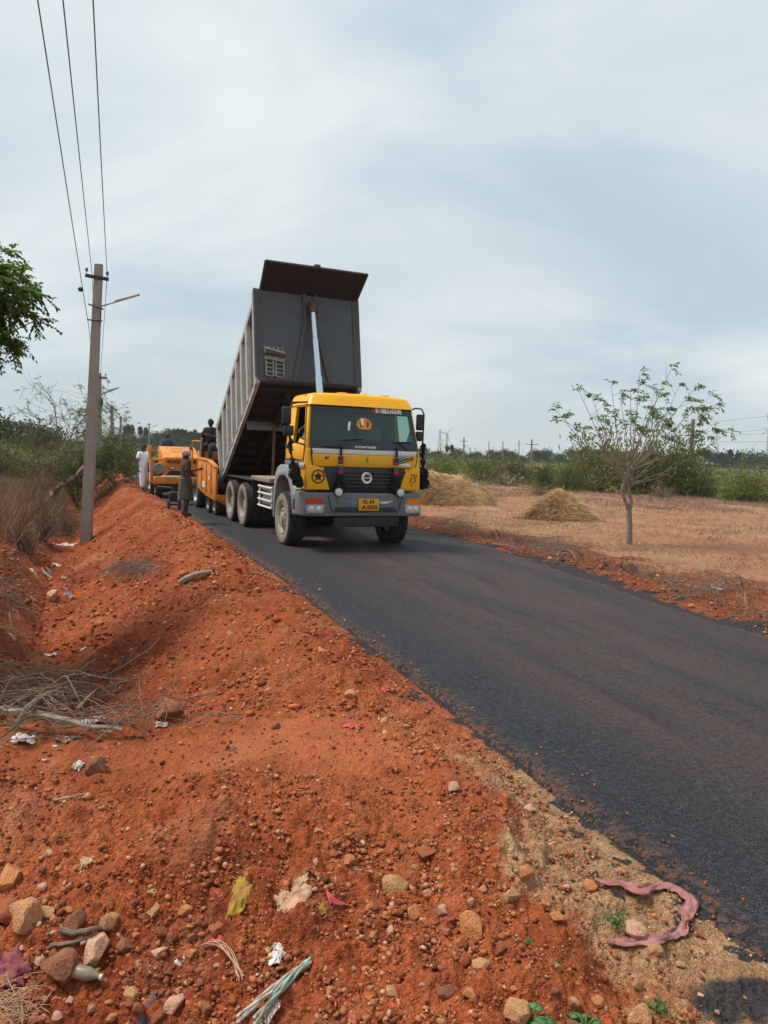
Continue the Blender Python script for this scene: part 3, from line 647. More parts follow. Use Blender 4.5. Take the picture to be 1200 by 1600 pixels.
    for k in range(5):
        z = 1.20+.065*k; hw = .56+.02*k
        g.prism([(-hw, z), (-hw-.02, z+.03), (hw+.02, z+.03), (hw, z)], 'y', FY-.035, FY-.008, .006)
    part(g, 'grille_slats', mat('grille_plastic', (.030, .031, .036), rough=.35, var=.1), gr)
    g = MB(); g.lathe([(.055, 0), (.062, -.02), (.098, -.022), (.112, -.008), (.114, .01), (.055, .01)], (.02, FY-.03, 1.375), 'y', 30, True)
    g.box((.02, FY-.045, 1.375), (.125, .012, .022), bev=.004); part(g, 'round_emblem', chrome, gr)
    # ---- bumper
    bp = MB(); plan = [(-1.235, -.78), (-1.235, -1.05), (-1.15, -1.185), (-.76, -1.235), (.76, -1.235), (1.15, -1.185), (1.235, -1.05), (1.235, -.78)]
    bp.prism(plan, 'z', .665, 1.10, .035, 3)
    bump = part(bp, 'bumper', greyb)
    q = MB(); q.prism([(-.66, .72), (-.60, .84), (.60, .84), (.66, .72)], 'y', -1.242, -1.20, .01); part(q, 'bumper_vent', blk, bump)
    q = MB(); q.prism([(-.70, .735), (.70, .735), (.72, .715), (-.72, .715)], 'y', -1.262, -1.23, .005); q.prism([(-.95, .68), (-.93, .70), (.93, .70), (.95, .68)], 'y', -1.25, -1.2, .006); part(q, 'bumper_lip', greyb, bump)
    q = MB(); q.box((.05, -1.16, .56), (1.30, .08, .19), bev=.02); part(q, 'lower_valance', blk2)
    for sx in (-1, 1): part(MB().box((sx*.70, -1.245, .88), (.012, .014, .34), (0, sx*.28, 0)), 'bumper_seam', blk, bump)
    for sx in (-1, 1):
        def slab(name, m, x0, x1, z0, z1, off, par, x1t=None, x0t=None):
            y = lambda x: -1.235+(abs(x)-.76)*.128 if abs(x) < 1.15 else -1.185
            mb = MB(); vs = []
            for o in (off, -.01):
                for (x, z) in ((x0, z0), (x1, z0), (x1t or x1, z1), (x0t or x0, z1)): vs.append((sx*x, y(x)-o, z))
            mb.add(vs, [(0, 1, 2, 3), (4, 7, 6, 5), (0, 4, 5, 1), (1, 5, 6, 2), (2, 6, 7, 3), (3, 7, 4, 0)]); return part(mb, name, m, par)
        hl = slab('headlight', lensd, .83, 1.13, .73, .885, .010, root, 1.145, .80)
        slab('turn_lamp', amber if sx > 0 else redl, .80, 1.145, .89, 1.0, .012, hl, 1.15, .86)
        q = MB()
        for x in (.91, 1.04): q.lathe([(.0, -.01), (.05, -.006), (.058, 0), (.05, .012)], (sx*x, -1.235+(x-.76)*.128-.012, .805), 'y', 16)
        part(q, 'lamp_lens', lens, hl)
        # fog lamp on a stalk
        q = MB(); q.lathe([(.03, .05), (.066, .03), (.079, .0), (.079, -.02), (.070, -.026)], (sx*.62+.06, -1.275, 1.115), 'y', 24); q.tube([(sx*.62+.06, -1.25, 1.05), (sx*.62+.06, -1.25, .93)], .012, 6); fl = part(q, 'spot_lamp', dullm)
        q = MB(); q.lathe([(.071, -.024), (.045, -.034), (0.0, -.038)], (sx*.62+.06, -1.275, 1.115), 'y', 24); part(q, 'lamp_lens', mat('lamp_cover_white', (.66, .67, .66), rough=.4, var=.06), fl)
        q = MB(); xx = sorted((sx*.26+.05, sx*.50+.05))
        q.prism([(sx*.22+.06, .94), (sx*.24+.06, .90), (sx*.36+.06, .905), (sx*.50+.06, .965), (sx*.36+.06, .945)], 'y', -1.2405, -1.2345); part(q, 'flame_decal', inkb if sx < 0 else wht, bump)
        q = MB(); q.prism([(sx*.22+.06, .92), (sx*.23+.06, .895), (sx*.33+.06, .90)], 'y', -1.2430, -1.2395); part(q, 'flame_core_decal', inkb, bump)
    q = MB(); q.box((-1.238, -1.0, .95), (.006, .05, .09)); part(q, 'blue_tag', inkb, bump)
    q = MB(); q.box((.055, -1.255, .885), (.41, .012, .225), bev=.004); pl = part(q, 'number_plate', plate_y)
    q = MB(); v, f = text_mesh('KL 64', .10, .002, .003, 1.05, .22); q.add([(x+.045, y-1.264, z+.94) for x, y, z in v], f); v, f = text_mesh('A 0255', .10, .002, .003, 1.05, .31); q.add([(x+.075, y-1.264, z+.835) for x, y, z in v], f); part(q, 'plate_lettering', ink, pl)
    # ---- wheel arches with step
    for sx in (-1, 1):
        x0, x1 = sorted((sx*.80, sx*1.225)); q = MB()
        arch = lambda r, a0, a1, n, cy=.08, cz=.62, ez=1.0: [(cy-r*math.cos(a), cz+ez*r*math.sin(a)) for a in np.linspace(a0, a1, n)]
        outer = [(-.79, .66), (-.80, 1.14), (-.62, 1.18)] + [(-.50, 1.38), (-.36, 1.50), (-.15, 1.56), (.25, 1.56), (.47, 1.50), (.62, 1.36), (.70, 1.1), (.74, .80), (.75, .48)]
        inner = [(.68, .48), (.66, .80), (.60, 1.05), (.48, 1.24), (.30, 1.34), (-.02, 1.36), (-.28, 1.28), (-.46, 1.08), (-.56, .84), (-.60, .66)]
        q.prism(outer+inner, 'x', x0, x1, .012)
        fe = part(q, 'wheel_arch', greyf)
        part(MB().box((sx*1.08, -.72, .70), (.30, .24, .05), bev=.012), 'cab_step', greyb, fe); part(MB().box((sx*1.08, -.72, 1.0), (.30, .22, .04), bev=.012), 'cab_step', greyb, fe)
        q = MB(); q.box((sx*1.228, -.71, .86), (.012, .12, .20), bev=.004); part(q, 'step_recess', blk, fe)
    # ---- chassis
    q = MB()
    for sx in (-1, 1): q.box((sx*.42, 2.45, .93), (.09, 7.0, .26), bev=.01)
    for y in (-.9, .6, 1.6, 2.6, 3.3, 4.1, 4.9, 5.8): q.box((0, y, .93), (.8, .1, .2))
    q.box((0, -.35, 1.05), (1.0, 1.1, .7)); q.box((0, .35, 1.3), (1.3, .7, .6)); part(q, 'chassis', blk2)
    q = MB(); q.tube([(-1.0, 0, .52), (1.0, 0, .52)], .07, 8)
    for y in (3.39, 4.733): q.tube([(-.9, y, .52), (.9, y, .52)], .10, 10); q.blob((0, y, .52), (.24, .26, .22), 2)
    q.tube([(0, .8, .75), (0, 3.3, .55)], .05, 8); part(q, 'axle', blk2)
    q = MB(); part(MB().box((.80, 1.75, .80), (.50, 1.05, .48), bev=.05), 'battery_box', dullm); q.box((-.80, 1.75, .80), (.50, 1.05, .48), bev=.05); q.tube([(-1.0, 1.3, 1.0), (-1.0, 2.2, .98)], .09, 10); q.tube([(-1.05, 1.3, .72), (-1.05, 2.2, .70)], .08, 10); part(q, 'fuel_tank', dullm)
    q = MB()
    for z in (.62, .76, .90, 1.04): q.box((-1.17, 1.62, z), (.03, 1.12, .035), bev=.006)
    for y in (1.12, 2.12): q.box((-1.15, y, .83), (.03, .03, .48))
    part(q, 'side_guard', wht); q = MB()
    for z in (.62, .76, .90, 1.04): q.box((1.17, 1.62, z), (.03, 1.12, .035), bev=.006)
    for y in (1.12, 2.12): q.box((1.15, y, .83), (.03, .03, .48))
    part(q, 'side_guard', wht)
    q = MB(); q.box((-.75, 2.15, 1.18), (.8, 1.6, .10), bev=.02); q.box((.75, 2.15, 1.18), (.8, 1.6, .10), bev=.02); q.box((0, 1.5, 1.15), (.9, 2.4, .14)); part(q, 'catwalk', mat('dusty_plank', (.25, .19, .15), rough=.85, var=.2))
    for sx in (-1, 1):
        q = MB(); q.box((sx*.85, 2.72, .92), (.62, .02, .55)); q.box((sx*.85, 5.45, .80), (.62, .02, .60))
        q.box((sx*.85, 4.05, 1.13), (.66, 2.75, .03)); part(q, 'mud_guard', blk2)
    # ---- wheels
    def wheel(x, y, sx, rear):
        RW_ = .52; wd = .29 if not rear else .60
        rm = MB(); h = sx
        if not rear:
            rm.lathe([(.0, .05*h), (.10, .05*h), (.11, .02*h), (.19, .0), (.245, -.02*h), (.265, .02*h), (.30, .035*h), (.302, -.20*h)], (x, y, RW_), 'x', 28)
            for k in range(10):
                a = 2*PI*k/10; rm.lathe([(.016, -.02*h), (.016, .035*h), (.010, .04*h)], (x, y+.165*math.cos(a), RW_+.165*math.sin(a)), 'x', 8)
        else:
            rm.lathe([(.0, -.02*h), (.10, -.02*h), (.11, -.06*h), (.17, -.13*h), (.235, -.14*h), (.262, -.08*h), (.275, .0), (.305, .03*h), (.307, -.5*h)], (x, y, RW_), 'x', 28)
            for k in range(10):
                a = 2*PI*k/10; rm.lathe([(.014, -.14*h), (.014, -.10*h), (.009, -.095*h)], (x, y+.20*math.cos(a), RW_+.20*math.sin(a)), 'x', 8)
        ro = part(rm, 'wheel', rim)
        def tyre(xo):
            tm = MB(); tm.mi = 1
            tm.lathe([(.300, .01*h), (.34, .04*h), (.42, .045*h), (.475, .035*h)], (xo, y, RW_), 'x', 40)
            tm.f = tm.f[:-2]; tm.m = tm.m[:-2]; tm.mi = 0
            pr = [(.475, .035*h), (.508, .012*h), (.52, -.02*h)]
            for k in range(4):
                e = -.05*h-.055*h*k; pr += [(.52, e+.012*h), (.507, e+.006*h), (.507, e-.006*h), (.52, e-.012*h)]
            pr += [(.52, -.25*h), (.508, -.28*h), (.475, -.30*h), (.42, -.31*h), (.30, -.27*h)]
            tm.lathe(pr, (xo, y, RW_), 'x', 40); tm.f = tm.f[:-2]; tm.m = tm.m[:-2]
            for k in range(36):        # tread blocks on the shoulders
                a = 2*PI*k/36
                for e in (-.005*h, -.265*h):
                    M = Matrix.Translation((xo+e, y+.511*math.cos(a), RW_+.511*math.sin(a))) @ Matrix.Rotation(a, 4, 'X')
                    tm.box((0, 0, 0), (.05, .024, .05), M)
            return tm.build('tyre', [rub, rubd], ro, 40)
        tyre(x)
        if rear: tyre(x-.335*h)
    for sx in (-1, 1):
        wheel(sx*1.215, 0, sx, False)
        for y in (3.39, 4.733): wheel(sx*1.215, y, sx, True)
    # ---- mirrors
    for sx in (-1, 1):
        ox = -1.40 if sx < 0 else 1.205; oy = -.95
        q = MB()
        if sx < 0: q.tube([(-1.10, -1.0, 2.72), (-1.38, -1.0, 2.70), (-1.44, -.98, 2.5), (-1.43, -.98, 2.1), (-1.35, -.98, 2.0), (-1.13, -.98, 1.95)], .016, 8)
        else: q.tube([(1.02, -.95, 2.70), (1.08, -.97, 2.73), (1.21, -.98, 2.72), (1.265, -.98, 2.62), (1.26, -.98, 2.1), (1.24, -.98, 1.95), (1.10, -.98, 1.92)], .016, 8)
        arm = part(q, 'mirror_arm', blk)
        q = MB(); xx = -1.475 if sx < 0 else 1.205
        q.box((xx, oy, 2.465), (.165, .09, .31), (0, 0, sx*.12), .03, 3); q.box((xx+(.04 if sx < 0 else -.01), oy, 2.195), (.19 if sx < 0 else .15, .10, .185), (0, 0, sx*.12), .03, 3); part(q, 'mirror_housing', blk, arm)
        q = MB(); q.box((xx, oy+.048, 2.465), (.14, .006, .27), (0, 0, sx*.12)); q.box((xx+(.04 if sx < 0 else -.01), oy+.053, 2.195), (.15 if sx < 0 else .12, .006, .15), (0, 0, sx*.12)); part(q, 'mirror_glass', chrome, arm)
    # ---- raised dump body
    th, yh, zh, LB, HH, HS = .5716, 5.972, .902, 4.371, 1.95, .79
    ct, sn = math.cos(th), math.sin(th)
    def B(x, u, v): return (x, yh-u*ct+v*sn, zh+u*sn+v*ct)
    def sh(u, v): return u+HS*v/HH            # the ribs and the headboard lean forward
    XB = 1.215
    fl = MB(); fl.box((0, LB/2, .10), (2*XB-.06, LB, .05)); fl.map(lambda x, y, z: B(x, sh(y, z), z))
    bd = part(fl, 'dump_body', floor_dk)
    for sx in (-1, 1):
        q = MB(); q.prism([(.0, .0), (LB, 0), (sh(LB, HH), HH), (.22, 1.72)], 'x', *sorted((sx*1.15, sx*1.17))); q.map(lambda x, y, z: B(x, y, z)); part(q, 'side_wall', body_dk, bd)
        q = MB()
        xo, xi = sx*1.255, sx*1.165
        def bar(u0, u1, v0, v1, x_in=xi, x_out=xo, taper=.0):
            V = []
            for x, e in ((x_in, taper), (x_out, 0)):
                for (u, v) in ((u0-e, v0), (u1+e, v0), (u1+e, v1), (u0-e, v1)): V.append(B(x, sh(u, v), v))
            q.add(V, [(0, 1, 2, 3), (4, 7, 6, 5), (0, 4, 5, 1), (1, 5, 6, 2), (2, 6, 7, 3), (3, 7, 4, 0)])
        vt = lambda u: 1.70+(HH-1.70)*u/LB
        for k in range(6):
            u = .52+k*.60
            bar(u-.085, u+.085, .10, vt(u)-.20, taper=.035)
        bar(LB-.16, LB+.03, 0, HH+.05)
        # rear edge, top rail, bottom rail
        def rail(a, b_, wdt, x_out):
            V = []
            (u0, v0), (u1, v1) = a, b_
            for x in (xi, x_out):
                V += [B(x, u0, v0), B(x, u1, v1), B(x, u1, v1+wdt), B(x, u0, v0+wdt)]
            q.add(V, [(0, 1, 2, 3), (4, 7, 6, 5), (0, 4, 5, 1), (1, 5, 6, 2), (2, 6, 7, 3), (3, 7, 4, 0)])
        rail((.22, 1.72-.10), (sh(LB, HH)-.2, HH-.12), .10, sx*1.225)
        rail((.30, 1.72-.21), (sh(LB, HH)-.2, HH-.23), .07, sx*1.250)
        rail((.0, -.01), (LB, -.01), .10, sx*1.24)
        V = []
        for x in (xi, sx*1.245):
            V += [B(x, -.01, 0), B(x, .10, 0), B(x, .33, 1.68), B(x, .21, 1.72)]
        q.add(V, [(0, 1, 2, 3), (4, 7, 6, 5), (0, 4, 5, 1), (1, 5, 6, 2), (2, 6, 7, 3), (3, 7, 4, 0)])
        part(q, 'side_ribs', body_lt, bd)
    # headboard with its braces
    q = MB(); V = []
    for e in (0.045, -.04):
        V += [B(x, sh(LB, v)+e, v) for x, v in ((-1.257, .14), (-1.15, .05), (1.257, .05), (1.257, HH+.03), (-1.257, HH+.03))]
    q.add(V, [(0, 1, 2, 3, 4), (9, 8, 7, 6, 5)]+[(i, (i+1) % 5, 5+(i+1) % 5, 5+i) for i in range(5)]); hb = part(q, 'headboard', head_dk, bd)
    def HB(x, f_, off): return Vector(B(x, sh(LB, HH*f_)+off+.043, HH*f_))
    def hbar(x0, f0, x1, f1, w_, dep, mb):
        a, b_ = HB(x0, f0, 0), HB(x1, f1, 0); n_ = (HB(x0, f0, 1)-HB(x0, f0, 0)).normalized()
        d = (b_-a).normalized(); s2 = d.cross(n_).normalized()*w_/2
        V = [a-s2, a+s2, b_+s2, b_-s2]; V += [p+n_*dep for p in V]
        mb.add(V, [(3, 2, 1, 0), (4, 5, 6, 7), (0, 1, 5, 4), (1, 2, 6, 5), (2, 3, 7, 6), (3, 0, 4, 7)])
    q = MB()
    hbar(-1.13, .07, -1.13, 1.0, .13, .02, q); hbar(1.14, .04, 1.14, 1.0, .13, .02, q)
    hbar(-.09, .66, -.09, 1.0, .085, .06, q); hbar(.18, .66, .18, 1.0, .085, .06, q)
    hbar(-.37, .02, -.09, .68, .10, .06, q); hbar(.47, .03, .17, .68, .10, .06, q); hbar(-1.0, .045, 1.1, .045, .05, .03, q)
    part(q, 'headboard_brace', mat('brace_grey', (.066, .064, .068), rough=.7, var=.2, dirt=(.07, .055, .05), dirtamt=.35), hb)
    q = MB()                      # small step rack welded to the headboard
    hbar(-1.05, .34, -.60, .30, .05, .14, q); hbar(-1.05, .27, -.60, .245, .10, .05, q)
    for x in (-1.02, -.86, -.80, -.62): hbar(x, .07, x, .27, .035, .05, q)
    for f_ in (.075, .12, .165, .21): hbar(-1.02, f_, -.86, f_-.006, .03, .04, q); hbar(-.80, f_-.006, -.62, f_-.012, .03, .04, q)
    for k in range(5): hbar(-1.04+.1*k, .30, -1.06+.1*k, .37, .03, .10, q)
    part(q, 'step_rack', dullm, hb)
    # canopy over the cab
    ca, cl = .138, .82
    def CA(x, t, off=0): 
        u = sh(LB, HH)+t*cl*math.cos(ca); v = HH+t*cl*math.sin(ca)+off; return B(x, u, v)
    q = MB(); V = [CA(-1.10, 0), CA(1.20, 0), CA(1.23, 1), CA(-1.14, 1)]+[CA(-1.10, 0, .03), CA(1.20, 0, .03), CA(1.23, 1, .03), CA(-1.14, 1, .03)]
    q.add(V, [(3, 2, 1, 0), (4, 5, 6, 7), (0, 1, 5, 4), (1, 2, 6, 5), (2, 3, 7, 6), (3, 0, 4, 7)]); cn = part(q, 'canopy', cano_dk, bd)
    q = MB()
    for (a, b_) in (((-1.14, 1), (1.23, 1)), ((-1.10, 0), (-1.14, 1)), ((1.20, 0), (1.23, 1))): q.tube([Vector(CA(*a, .01)), Vector(CA(*b_, .01))], .026, 6)
    q.box(CA(.02, .98, .06), (.12, .2, .05)); part(q, 'canopy_rim', head_dk, cn)
    # underneath: cross members and the tipping frame
    q = MB()
    for k in range(11):
        q.box((0, .35+.38*k, .045), (2.2, .07, .10))
    for sx in (-1, 1): q.box((sx*.45, LB/2-.1, -.06), (.10, LB-.3, .16))
    q.map(lambda x, y, z: B(x, y, z)); part(q, 'floor_beams', floor_dk, bd)
    for sx in (-1, 1): part(MB().box((sx*.72, 2.9, -.10), (.85, .03, .24)).map(lambda x, y, z: B(x, y, z)), 'splash_plate', dullm, bd)
    for sx in (-1, 1): part(MB().tube([B(sx*.50, 3.0, -.1), (sx*.52, 3.4, 1.08)], .035, 6), 'tipping_strut', oxide, bd)
    q = MB(); V = []
    for e in (0, .04): V += [B(x, .05+.10*v+e-.02, v) for x, v in ((-1.14, .1), (1.14, .1), (1.14, 1.7), (-1.14, 1.7))]
    q.add(V, [(0, 1, 2, 3), (7, 6, 5, 4), (0, 4, 5, 1), (1, 5, 6, 2), (2, 6, 7, 3), (3, 7, 4, 0)]); part(q, 'tailgate', body_dk, bd)
    # hoist
    a, b_ = Vector((.03, .95, .95)), HB(.06, .86, .14); q = MB()
    P = lambda t: a.lerp(b_, t)
    q.tube([P(.18), P(.60)], .085, 14); q.tube([P(.58), P(.80)], .072, 14); q.tube([P(.79), P(1)], .060, 14); hz = part(q, 'hoist_cylinder', chrome)
    q = MB(); q.tube([P(0), P(.2)], .12, 14); q.box(a, (.7, .22, .22)); part(q, 'hoist_base', blk2, hz)
    q = MB(); q.lathe([(.0, -.07), (.085, -.06), (.10, 0), (.085, .06), (0, .07)], b_, 'x', 14); q.tube([P(.955), P(1.0)], .085, 12); q.tube([HB(-.06, .86, .1), HB(.17, .86, .1)], .05, 10); part(q, 'hoist_eye', oxide, hz)
    return root
truck = build_truck()

# ------------------------------------------------------------------ tassels hung on the truck
TM = Matrix.Translation((TX, TY, .03)) @ Matrix.Rotation(TYAW, 4, 'Z')
def garland(name, label, top, length, swing, seed, group):
    rr = random.Random(seed); q = MB(); p = Vector((0, 0, 0)); n = 11
    pts = [Vector((swing[0]*(i/n)**1.3, swing[1]*(i/n)**1.3, -length*i/n)) for i in range(n+1)]
    q.tube(pts, .014, 6)
    k = 0.0
    while k < 1:
        i = min(int(k*n), n-1); c = pts[i].lerp(pts[i+1], k*n-i)
        big = k > .62; r_ = rr.uniform(.045, .07) if big else rr.uniform(.020, .048)
        for j in range(9 if big else 2):
            q.blob(c+Vector((rr.uniform(-1, 1), rr.uniform(-1, 1), rr.uniform(-.6, .6)))*(.07 if big else .014), (r_*rr.uniform(.4, .9), r_*rr.uniform(.4, .9), r_*1.1), 2, .5, rr.randint(0, 999), (rr.uniform(-1, 1), rr.uniform(-1, 1), 0))
        k += .055 if big else .05
    o = q.build(name, blackf, None, 60); o.matrix_world = TM @ Matrix.Translation(top)
    tag(o, label, 'tassel', group)
garland('black_tassel', 'black yarn tassel hanging from the mirrors on the driver side of the truck cab', (-1.42, -.99, 2.10), .86, (.14, -.06), 1, 'black tassels hanging from the truck mirrors')
garland('black_tassel', 'black yarn tassel hanging from the mirrors over the straw heap side of the truck cab', (1.26, -.99, 2.02), .80, (.03, -.04), 2, 'black tassels hanging from the truck mirrors')
def charm(x, label):
    root = empty('bonnet_charm', TM @ Vector((x, -1.205, 1.90)), TYAW); tag(root, label, 'charm', 'coloured charms hanging in front of the grille')
    q = MB(); q.tube([(0, .02, .06), (0, -.01, 0), (0, -.005, -.12)], .022, 8); q.build('cord', blackf, root)
    z = -.13
    for nm, m, h in (('blue_bobble', mat('navy_yarn', (.02, .05, .12), rough=.95), .07), ('red_bobble', mat('red_yarn', (.36, .02, .03), rough=.95), .075), ('yellow_bobble', mat('mustard_yarn', (.50, .26, .02), rough=.95), .04), ('green_bobble', mat('green_yarn', (.03, .16, .07), rough=.95), .06), ('magenta_bobble', mat('magenta_yarn', (.48, .02, .17), rough=.95), .085)):
        q = MB(); q.lathe([(.02, -h*.5), (.045, -h*.46), (.050, 0), (.042, h*.44), (.02, h*.5)], (0, -.008, z-h/2), 'z', 14); q.map(lambda x, y, z_: (x*(1+.12*math.sin(z_*90+x*60)), y, z_)); q.build(nm, m, root, 60); z -= h
    q = MB()
    for k in range(7): q.blob((random.uniform(-.02, .02), -.008, z-.05-.045*k), (.07+.006*k, .05, .05), 2, .3, k)
    q.build('yarn_tail', blackf, root, 60)
charm(-.51, 'coloured charm with black yarn tail hanging over the grille beside the star decal')
charm(.605, 'coloured charm with black yarn tail hanging over the blue flash on the truck bonnet')

# ------------------------------------------------------------------ people
skin_d = mat('dark_brown_skin', (.075, .038, .024), rough=.55, var=.1)
hair_m = mat('black_hair', (.010, .009, .009), rough=.8, var=.3, scale=60)
eye_m = mat('eye_white', (.55, .52, .48), rough=.3, var=0)
lip_m = mat('lips', (.10, .035, .028), rough=.5, var=0)
def cloth(name, c, v=.12): return mat(name, c, rough=.95, var=v, scale=9, bump=.4, bscale=25)
cw = cloth('white_cotton', (.80, .82, .85)); cwl = cloth('pale_lungi', (.74, .75, .78)); cpink = cloth('pink_checked_scarf', (.50, .27, .29), .3)
cmar = cloth('maroon_shirt', (.055, .024, .020)); cgrn = cloth('grey_green_lungi', (.085, .080, .058), .35); cblue = cloth('blue_shirt', (.035, .075, .10)); cblk = cloth('black_shirt', (.016, .014, .015)); cgry = cloth('grey_trousers', (.05, .045, .05)); cbei = cloth('beige_shirt', (.30, .26, .22))
def grow(J, E, name, m, parent, sub=1):
    """one continuous surface grown round a skeleton: J name -> (x,y,z,r), E pairs, first joint is the root"""
    ks = list(J); idx = {k: i for i, k in enumerate(ks)}
    me = bpy.data.meshes.new(name); me.from_pydata([J[k][:3] for k in ks], [(idx[a], idx[b]) for a, b in E], [])
    o = bpy.data.objects.new(name, me); COL.objects.link(o)
    md = o.modifiers.new('Skin', 'SKIN'); md.use_smooth_shade = True
    if not me.skin_vertices: 
        b = bmesh.new(); b.from_mesh(me); b.verts.layers.skin.verify(); b.to_mesh(me); b.free()
    for k, sv in zip(ks, me.skin_vertices[0].data): r = J[k][3:]; sv.radius = (r[0], r[-1]); sv.use_root = (k == ks[0])
    sb = o.modifiers.new('Sub', 'SUBSURF'); sb.levels = sb.render_levels = sub
    dg = bpy.context.evaluated_depsgraph_get(); m2 = bpy.data.meshes.new_from_object(o.evaluated_get(dg))
    bpy.data.objects.remove(o); bpy.data.meshes.remove(me); m2.name = name
    return m2
def hand(J, E, s, wrist, d, back, curl=.5):
    """palm with four fingers of different length and a thumb leaving its side; d points along the hand, back is the back of the hand"""
    d = Vector(d).normalized(); back = Vector(back); back = (back-d*back.dot(d)).normalized(); side = d.cross(back)*(1 if s == 'r' else -1)
    w = Vector(wrist); pm = w+d*.055; J['palm'+s] = (*pm, .026, .016); E.append(('wrist'+s, 'palm'+s))
    for i, (off, ln) in enumerate(((.030, .070), (.010, .080), (-.010, .074), (-.029, .058))):
        k0 = pm+d*.035+side*off; k1 = k0+(d*(1-.35*curl)-back*.6*curl).normalized()*ln*.55; k2 = k1+(d*(1-.9*curl)-back*1.2*curl).normalized()*ln*.5
        for n_, q, r in (('a', k0, .0105), ('b', k1, .009), ('c', k2, .0075)): J['f%s%d%s' % (s, i, n_)] = (*q, r, r)
        E += [('palm'+s, 'f%s%da' % (s, i)), ('f%s%da' % (s, i), 'f%s%db' % (s, i)), ('f%s%db' % (s, i), 'f%s%dc' % (s, i))]
    t0 = w+d*.035+side*.036-back*.006; t1 = t0+(d+side*.75).normalized()*.035; t2 = t1+(d+side*.2-back*.3).normalized()*.03
    for n_, q, r in (('a', t0, .012), ('b', t1, .011), ('c', t2, .009)): J['t'+s+n_] = (*q, r, r)
    E += [('palm'+s, 't'+s+'a'), ('t'+s+'a', 't'+s+'b'), ('t'+s+'b', 't'+s+'c')]
def person(label, loc, rz, height, pose, wear, look=(0, 0), hair=True, group=None):
    """pose: joints in metres for a 1.70 m figure facing -y, x to the figure's left"""
    root = empty('person', loc, rz); root.scale = (height/1.70,)*3; tag(root, label, 'person', group)
    P = dict(pelvis=(0, 0, .93), waist=(0, 0, 1.06), chest=(0, -.01, 1.26), neck=(0, .0, 1.45), skull=(0, -.005, 1.53),
             sl=(.175, .01, 1.385), el=(.235, .03, 1.10), wl=(.25, -.05, .86), sr=(-.175, .01, 1.385), er=(-.235, .03, 1.10), wr=(-.25, -.05, .86),
             hl=(.09, 0, .90), kl=(.10, -.02, .49), al=(.10, .02, .085), tl=(.115, -.15, .035), hr=(-.09, 0, .90), kr=(-.10, -.02, .49), ar=(-.10, .02, .085), tr=(-.115, -.15, .035))
    P.update(pose)
    RD = dict(pelvis=(.135, .105), waist=(.125, .095), chest=(.15, .105), neck=(.058, .058), skull=(.06, .06), sl=(.062, .062), sr=(.062, .062), el=(.042, .042), er=(.042, .042), hl=(.088, .088), hr=(.088, .088), kl=(.060, .060), kr=(.060, .060), al=(.042, .042), ar=(.042, .042), tl=(.042, .025), tr=(.042, .025))
    J = {}; nm = dict(wl='wristl', wr='wristr')
    for k in P:
        r = RD.get(k, (.030, .026)); J[nm.get(k, k)] = (*P[k], *r)
    E = [('pelvis', 'waist'), ('waist', 'chest'), ('chest', 'neck'), ('neck', 'skull'), ('chest', 'sl'), ('sl', 'el'), ('el', 'wristl'), ('chest', 'sr'), ('sr', 'er'), ('er', 'wristr'),
         ('pelvis', 'hl'), ('hl', 'kl'), ('kl', 'al'), ('al', 'tl'), ('pelvis', 'hr'), ('hr', 'kr'), ('kr', 'ar'), ('ar', 'tr')]
    for s, k in (('l', 'l'), ('r', 'r')):
        d = Vector(P['w'+k])-Vector(P['e'+k]); hand(J, E, s, P['w'+k], d, (1 if s == 'l' else -1, .3, .2))
    me = grow(J, E, 'body', skin_d, root)
    # the head, joined to the body's own mesh
    sk = Vector(P['skull'])+Vector((0, -.012, .065)); h = MB()
    b = bmesh.new(); bmesh.ops.create_uvsphere(b, u_segments=22, v_segments=16, radius=1)
    for q in b.verts:
        x, y, z = q.co; jaw = max(0, -z); front = max(0, -y)
        q.co = Vector((x*.076*(1-.28*jaw), y*.096*(1-.12*jaw) - .012*front*jaw, z*.118))
        if y < -.5 and .05 < z < .38 and .15 < abs(x) < .6: q.co.y += .010
    h.mi = 0; h.bm(b)
    h.blob((0, -.100, -.012), (.013, .020, .026), 2); h.blob((0, -.104, -.024), (.018, .014, .010), 2)
    for sx in (-1, 1): h.blob((sx*.078, .005, -.005), (.012, .022, .032), 2)
    h.mi = 1
    for sx in (-1, 1): h.blob((sx*.031, -.084, .018), (.014, .010, .008), 2)
    h.mi = 2; h.blob((0, -.092, -.058), (.026, .012, .009), 2)
    h.mi = 3
    for sx in (-1, 1): h.blob((sx*.031, -.0925, .018), (.0065, .004, .0065), 1); h.box((sx*.031, -.090, .038), (.032, .010, .007))
    M = Matrix.Translation(sk) @ Euler((look[1], 0, look[0])).to_matrix().to_4x4()
    n0 = len(me.vertices); V = [tuple(v.co) for v in me.vertices]+[tuple(M @ Vector(v)) for v in h.v]
    F = [tuple(p.vertices) for p in me.polygons]+[tuple(i+n0 for i in f) for f in h.f]; mi = [0]*len(me.polygons)+h.m
    bpy.data.meshes.remove(me); m2 = bpy.data.meshes.new('body'); m2.from_pydata(V, [], F)
    for q in (skin_d, eye_m, lip_m, hair_m): m2.materials.append(q)
    m2.polygons.foreach_set('material_index', mi); m2.shade_smooth(); link('body', m2, None, root)
    if hair:
        q = MB(); b = bmesh.new(); bmesh.ops.create_icosphere(b, subdivisions=3, radius=1)
        rr = random.Random(5)
        bmesh.ops.delete(b, geom=[v for v in b.verts if v.co.z < (.28 if v.co.y < -.35 else -.35)], context='VERTS')
        for v in b.verts: k = 1+rr.uniform(-.03, .05); v.co = Vector((v.co.x*.085*k, v.co.y*.104*k+.004, v.co.z*.128*k))
        q.bm(b, M); q.build('hair', hair_m, root, 80)
    wear(root, P, M); return root
